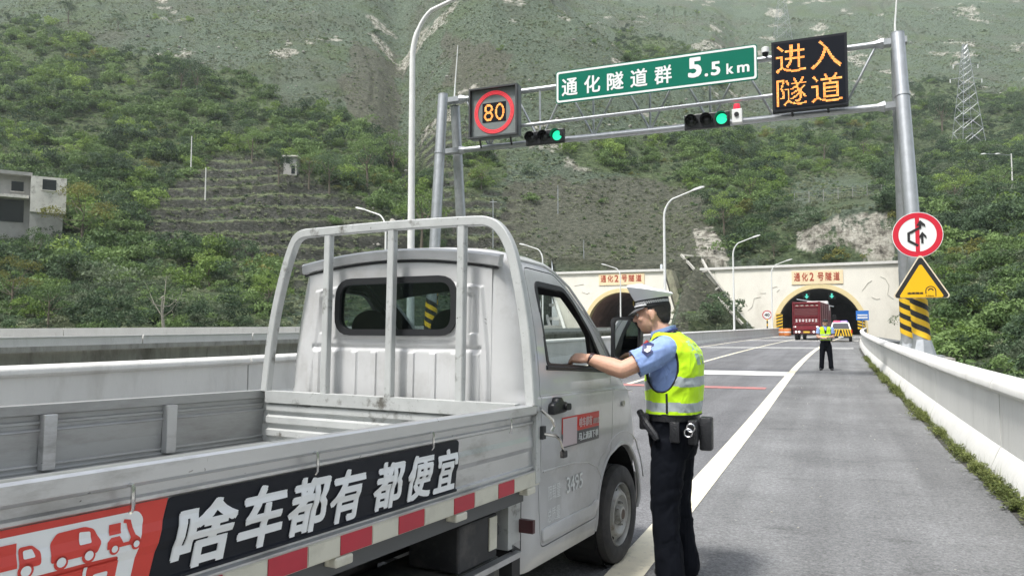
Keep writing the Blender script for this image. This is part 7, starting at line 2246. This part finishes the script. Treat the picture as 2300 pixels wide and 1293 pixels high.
# patrol pickup
p = pin(1889, 764, 71)
pc = thing('patrol_car', 'white patrol car with yellow black chevron tail and red blue light bar by the tunnel', 'car', (p.x, 71, g(71)), R(0))
mb = MB()
secs = [(0, .86, .35, 1.02), (.06, .90, .35, 1.08), (1.3, .92, .33, 1.10), (3.6, .92, .33, 1.05), (4.6, .88, .35, .95), (4.75, .80, .4, .8)]
vs = []; 
for (y, hw_, z0, z1) in secs: vs += [(-hw_, y, z0), (-hw_, y, z1 - .1), (-hw_ + .08, y, z1), (hw_ - .08, y, z1), (hw_, y, z1 - .1), (hw_, y, z0)]
fs = [(i * 6 + j, i * 6 + (j + 1) % 6, (i + 1) * 6 + (j + 1) % 6, (i + 1) * 6 + j) for i in range(5) for j in range(6)] + [tuple(range(6)), tuple(range(30, 36))]
MB().add(vs, fs).build('body', mat('patrol_yellow', (.72, .58, .06), .45), pc, smooth=True)
vs = []
for (y, hw_, z) in [(.25, .82, 1.08), (.55, .66, 1.66), (2.4, .64, 1.70), (3.3, .78, 1.06)]: vs += [(-hw_, y, z), (hw_, y, z)]
vs += [(-.84, .25, 1.0), (.84, .25, 1.0), (-.84, 3.3, 1.0), (.84, 3.3, 1.0)]
MB().add(vs, [(0, 1, 3, 2), (2, 3, 5, 4), (4, 5, 7, 6), (0, 2, 4, 6, 10, 8), (1, 9, 11, 7, 5, 3)]).build('greenhouse', M_capw, pc)
MB().add([(-.70, .262, 1.12), (.70, .262, 1.12), (.58, .50, 1.60), (-.58, .50, 1.60)], [(0, 1, 2, 3)]).build('rear_window', M_pane, pc)
for v in pc.children:
    if v.name.startswith('rear_window'):
        for q_ in v.data.vertices: q_.co.y -= .03
for s in (-1, 1): MB().add([(s * .83, .6, 1.14), (s * .83, 2.9, 1.14), (s * .70, 2.4, 1.6), (s * .70, .75, 1.6)], [(0, 1, 2, 3)]).build('side_window', M_pane, pc)
MB().box(-.87, .87, -.022, -.004, .50, 1.06).build('chevron_board', M_yb, pc)
for i in range(4):
    for s in (-1, 1):
        x = s * (.08 + i * .21)
        MB().prism([(x, .51), (x + s * .10, .51), (x - s * .03, 1.05), (x - s * .13, 1.05)], 1, -.030, -.024).build('chevron', M_blk, pc)
MB().box(-.88, .88, -.12, .02, .34, .50).build('bumper', M_black, pc, bevel=.02)
MB().box(-.2, .2, -.135, -.122, .38, .47).build('number_plate', M_white, pc)
MB().box(-.55, -.02, 1.0, 1.3, 1.705, 1.83).build('light_bar_red', mat('lightbar_red', (.6, .03, .08), .3, emit=(1, .1, .2), estr=.5), pc, bevel=.03)
MB().box(.02, .55, 1.0, 1.3, 1.705, 1.83).build('light_bar_blue', mat('lightbar_blue', (.15, .10, .6), .3, emit=(.5, .35, 1), estr=.5), pc, bevel=.03)
for s in (-1, 1):
    MB().box(s * .86 - .05, s * .86 + .05, -.03, .05, .75, 1.05).build('tail_lamp', mat('tail_red', (.5, .02, .02), .3), pc)
    for yy in (.85, 3.7): MB().lathe([(.2, -.2), (.34, -.19), (.36, -.04), (.32, 0), (.2, 0)], (s * .90, yy, .36), (s, 0, 0), 20).build('wheel', M_rub, pc, smooth=True)
MB().box(-.9, -.5, -.03, -.006, .53, .97) if 0 else None

# ---------------------------------------------------------------- weeds along the foot of the right barrier
M_weed = leaf_mat('weed_leaf', (.05, .075, .02), (.24, .27, .09))
wd = []
for i in range(5):
    qq = np.random.RandomState(300 + i); vs = []; fs = []
    for k in range(34):
        a = qq.uniform(0, 6.283); rr = qq.uniform(0, .07); h_ = qq.uniform(.01, .085); l_ = qq.uniform(.018, .045)
        c = np.array([rr * math.cos(a), rr * math.sin(a), h_]); d_ = np.array([math.cos(a + qq.normal() * .5), math.sin(a + qq.normal() * .5), qq.uniform(-.2, .7)]); d_ /= np.linalg.norm(d_)
        s_ = np.cross(d_, [0, 0, 1]); s_ /= np.linalg.norm(s_) + 1e-9
        o = len(vs); vs += [tuple(c), tuple(c + d_ * l_ * .5 + s_ * l_ * .3), tuple(c + d_ * l_), tuple(c + d_ * l_ * .5 - s_ * l_ * .3)]; fs.append((o, o + 1, o + 2, o + 3))
    for k in range(3):
        a = qq.uniform(0, 6.283); t_ = np.array([.05 * math.cos(a), .05 * math.sin(a), qq.uniform(.1, .22)]); o = len(vs)
        vs += [(0, 0, 0), tuple(t_), (.003, .003, 0)]; fs.append((o, o + 1, o + 2))
    me = bpy.data.meshes.new('weed'); me.from_pydata(vs, [], fs); me.materials.append(M_weed); wd.append(me)
PW = []; SW = []
qq = np.random.RandomState(9)
for k in range(2600):
    Y = 4.2 + 34 * qq.rand() ** 1.3
    clump = vnoise(np.array([Y * 1.7]), np.array([.5]), 5)[0]
    if qq.rand() > clump * 1.5 - .15: continue
    x = XR(Y) - .005 - abs(qq.normal()) * .06 * (.5 + clump)
    PW.append((x, Y, g(Y) + .001)); SW.append(qq.uniform(.5, 1.25) * (.6 + .7 * clump))
scatter('weed_strip', None, 'green weeds growing in the joint at the foot of the right barrier', 'weeds', wd, PW, SW, qq.rand(len(PW)) * 6.28, qq.choice(5, len(PW)))
# small litter stones on the shoulder
mb = MB()
for k in range(60):
    Y = qq.uniform(4, 24); x = qq.uniform(-.8, 1.35); r_ = qq.uniform(.004, .012)
    mb.ell((x, Y, g(Y) + r_ * .4), (r_, r_ * .8, r_ * .6), 5, 4)
tag(mb.build('grit', M_stone), 'small grit and crumbs scattered on the grey shoulder', 'grit', kind='stuff')
# dirt band along the barrier foot
strip('damp_strip', lambda Y: XR(Y) - .13 - .02 * math.sin(Y * 1.3), lambda Y: XR(Y) + .01, mat('damp_dirt', (.055, .054, .048), .95, var=.4, vscale=9, bump=.5, bscale=60), .004, ys=[-6 + i * .5 for i in range(120)]).__setitem__('kind', 'structure')

# ---------------------------------------------------------------- bushes by the right of the portal and the valley side
# ---------------------------------------------------------------- haze
hm = bpy.data.materials.new('haze'); hm.use_nodes = True
hn = hm.node_tree; hn.nodes.remove(hn.nodes['Principled BSDF'])
pv = hn.nodes.new('ShaderNodeVolumePrincipled'); pv.inputs['Density'].default_value = HAZE
pv.inputs['Color'].default_value = (.86, .93, .95, 1); pv.inputs['Anisotropy'].default_value = .2
hn.links.new(pv.outputs[0], hn.nodes['Material Output'].inputs['Volume'])
zt = float(TZ.max()) + 12
hzb = MB().box(-1250, 1250, -750, 1250, -9.8, zt).build('haze', hm); tag(hzb, kind='stuff'); hzb['label'] = 'thin pale haze in the air over the mountain valley'; hzb['category'] = 'haze'
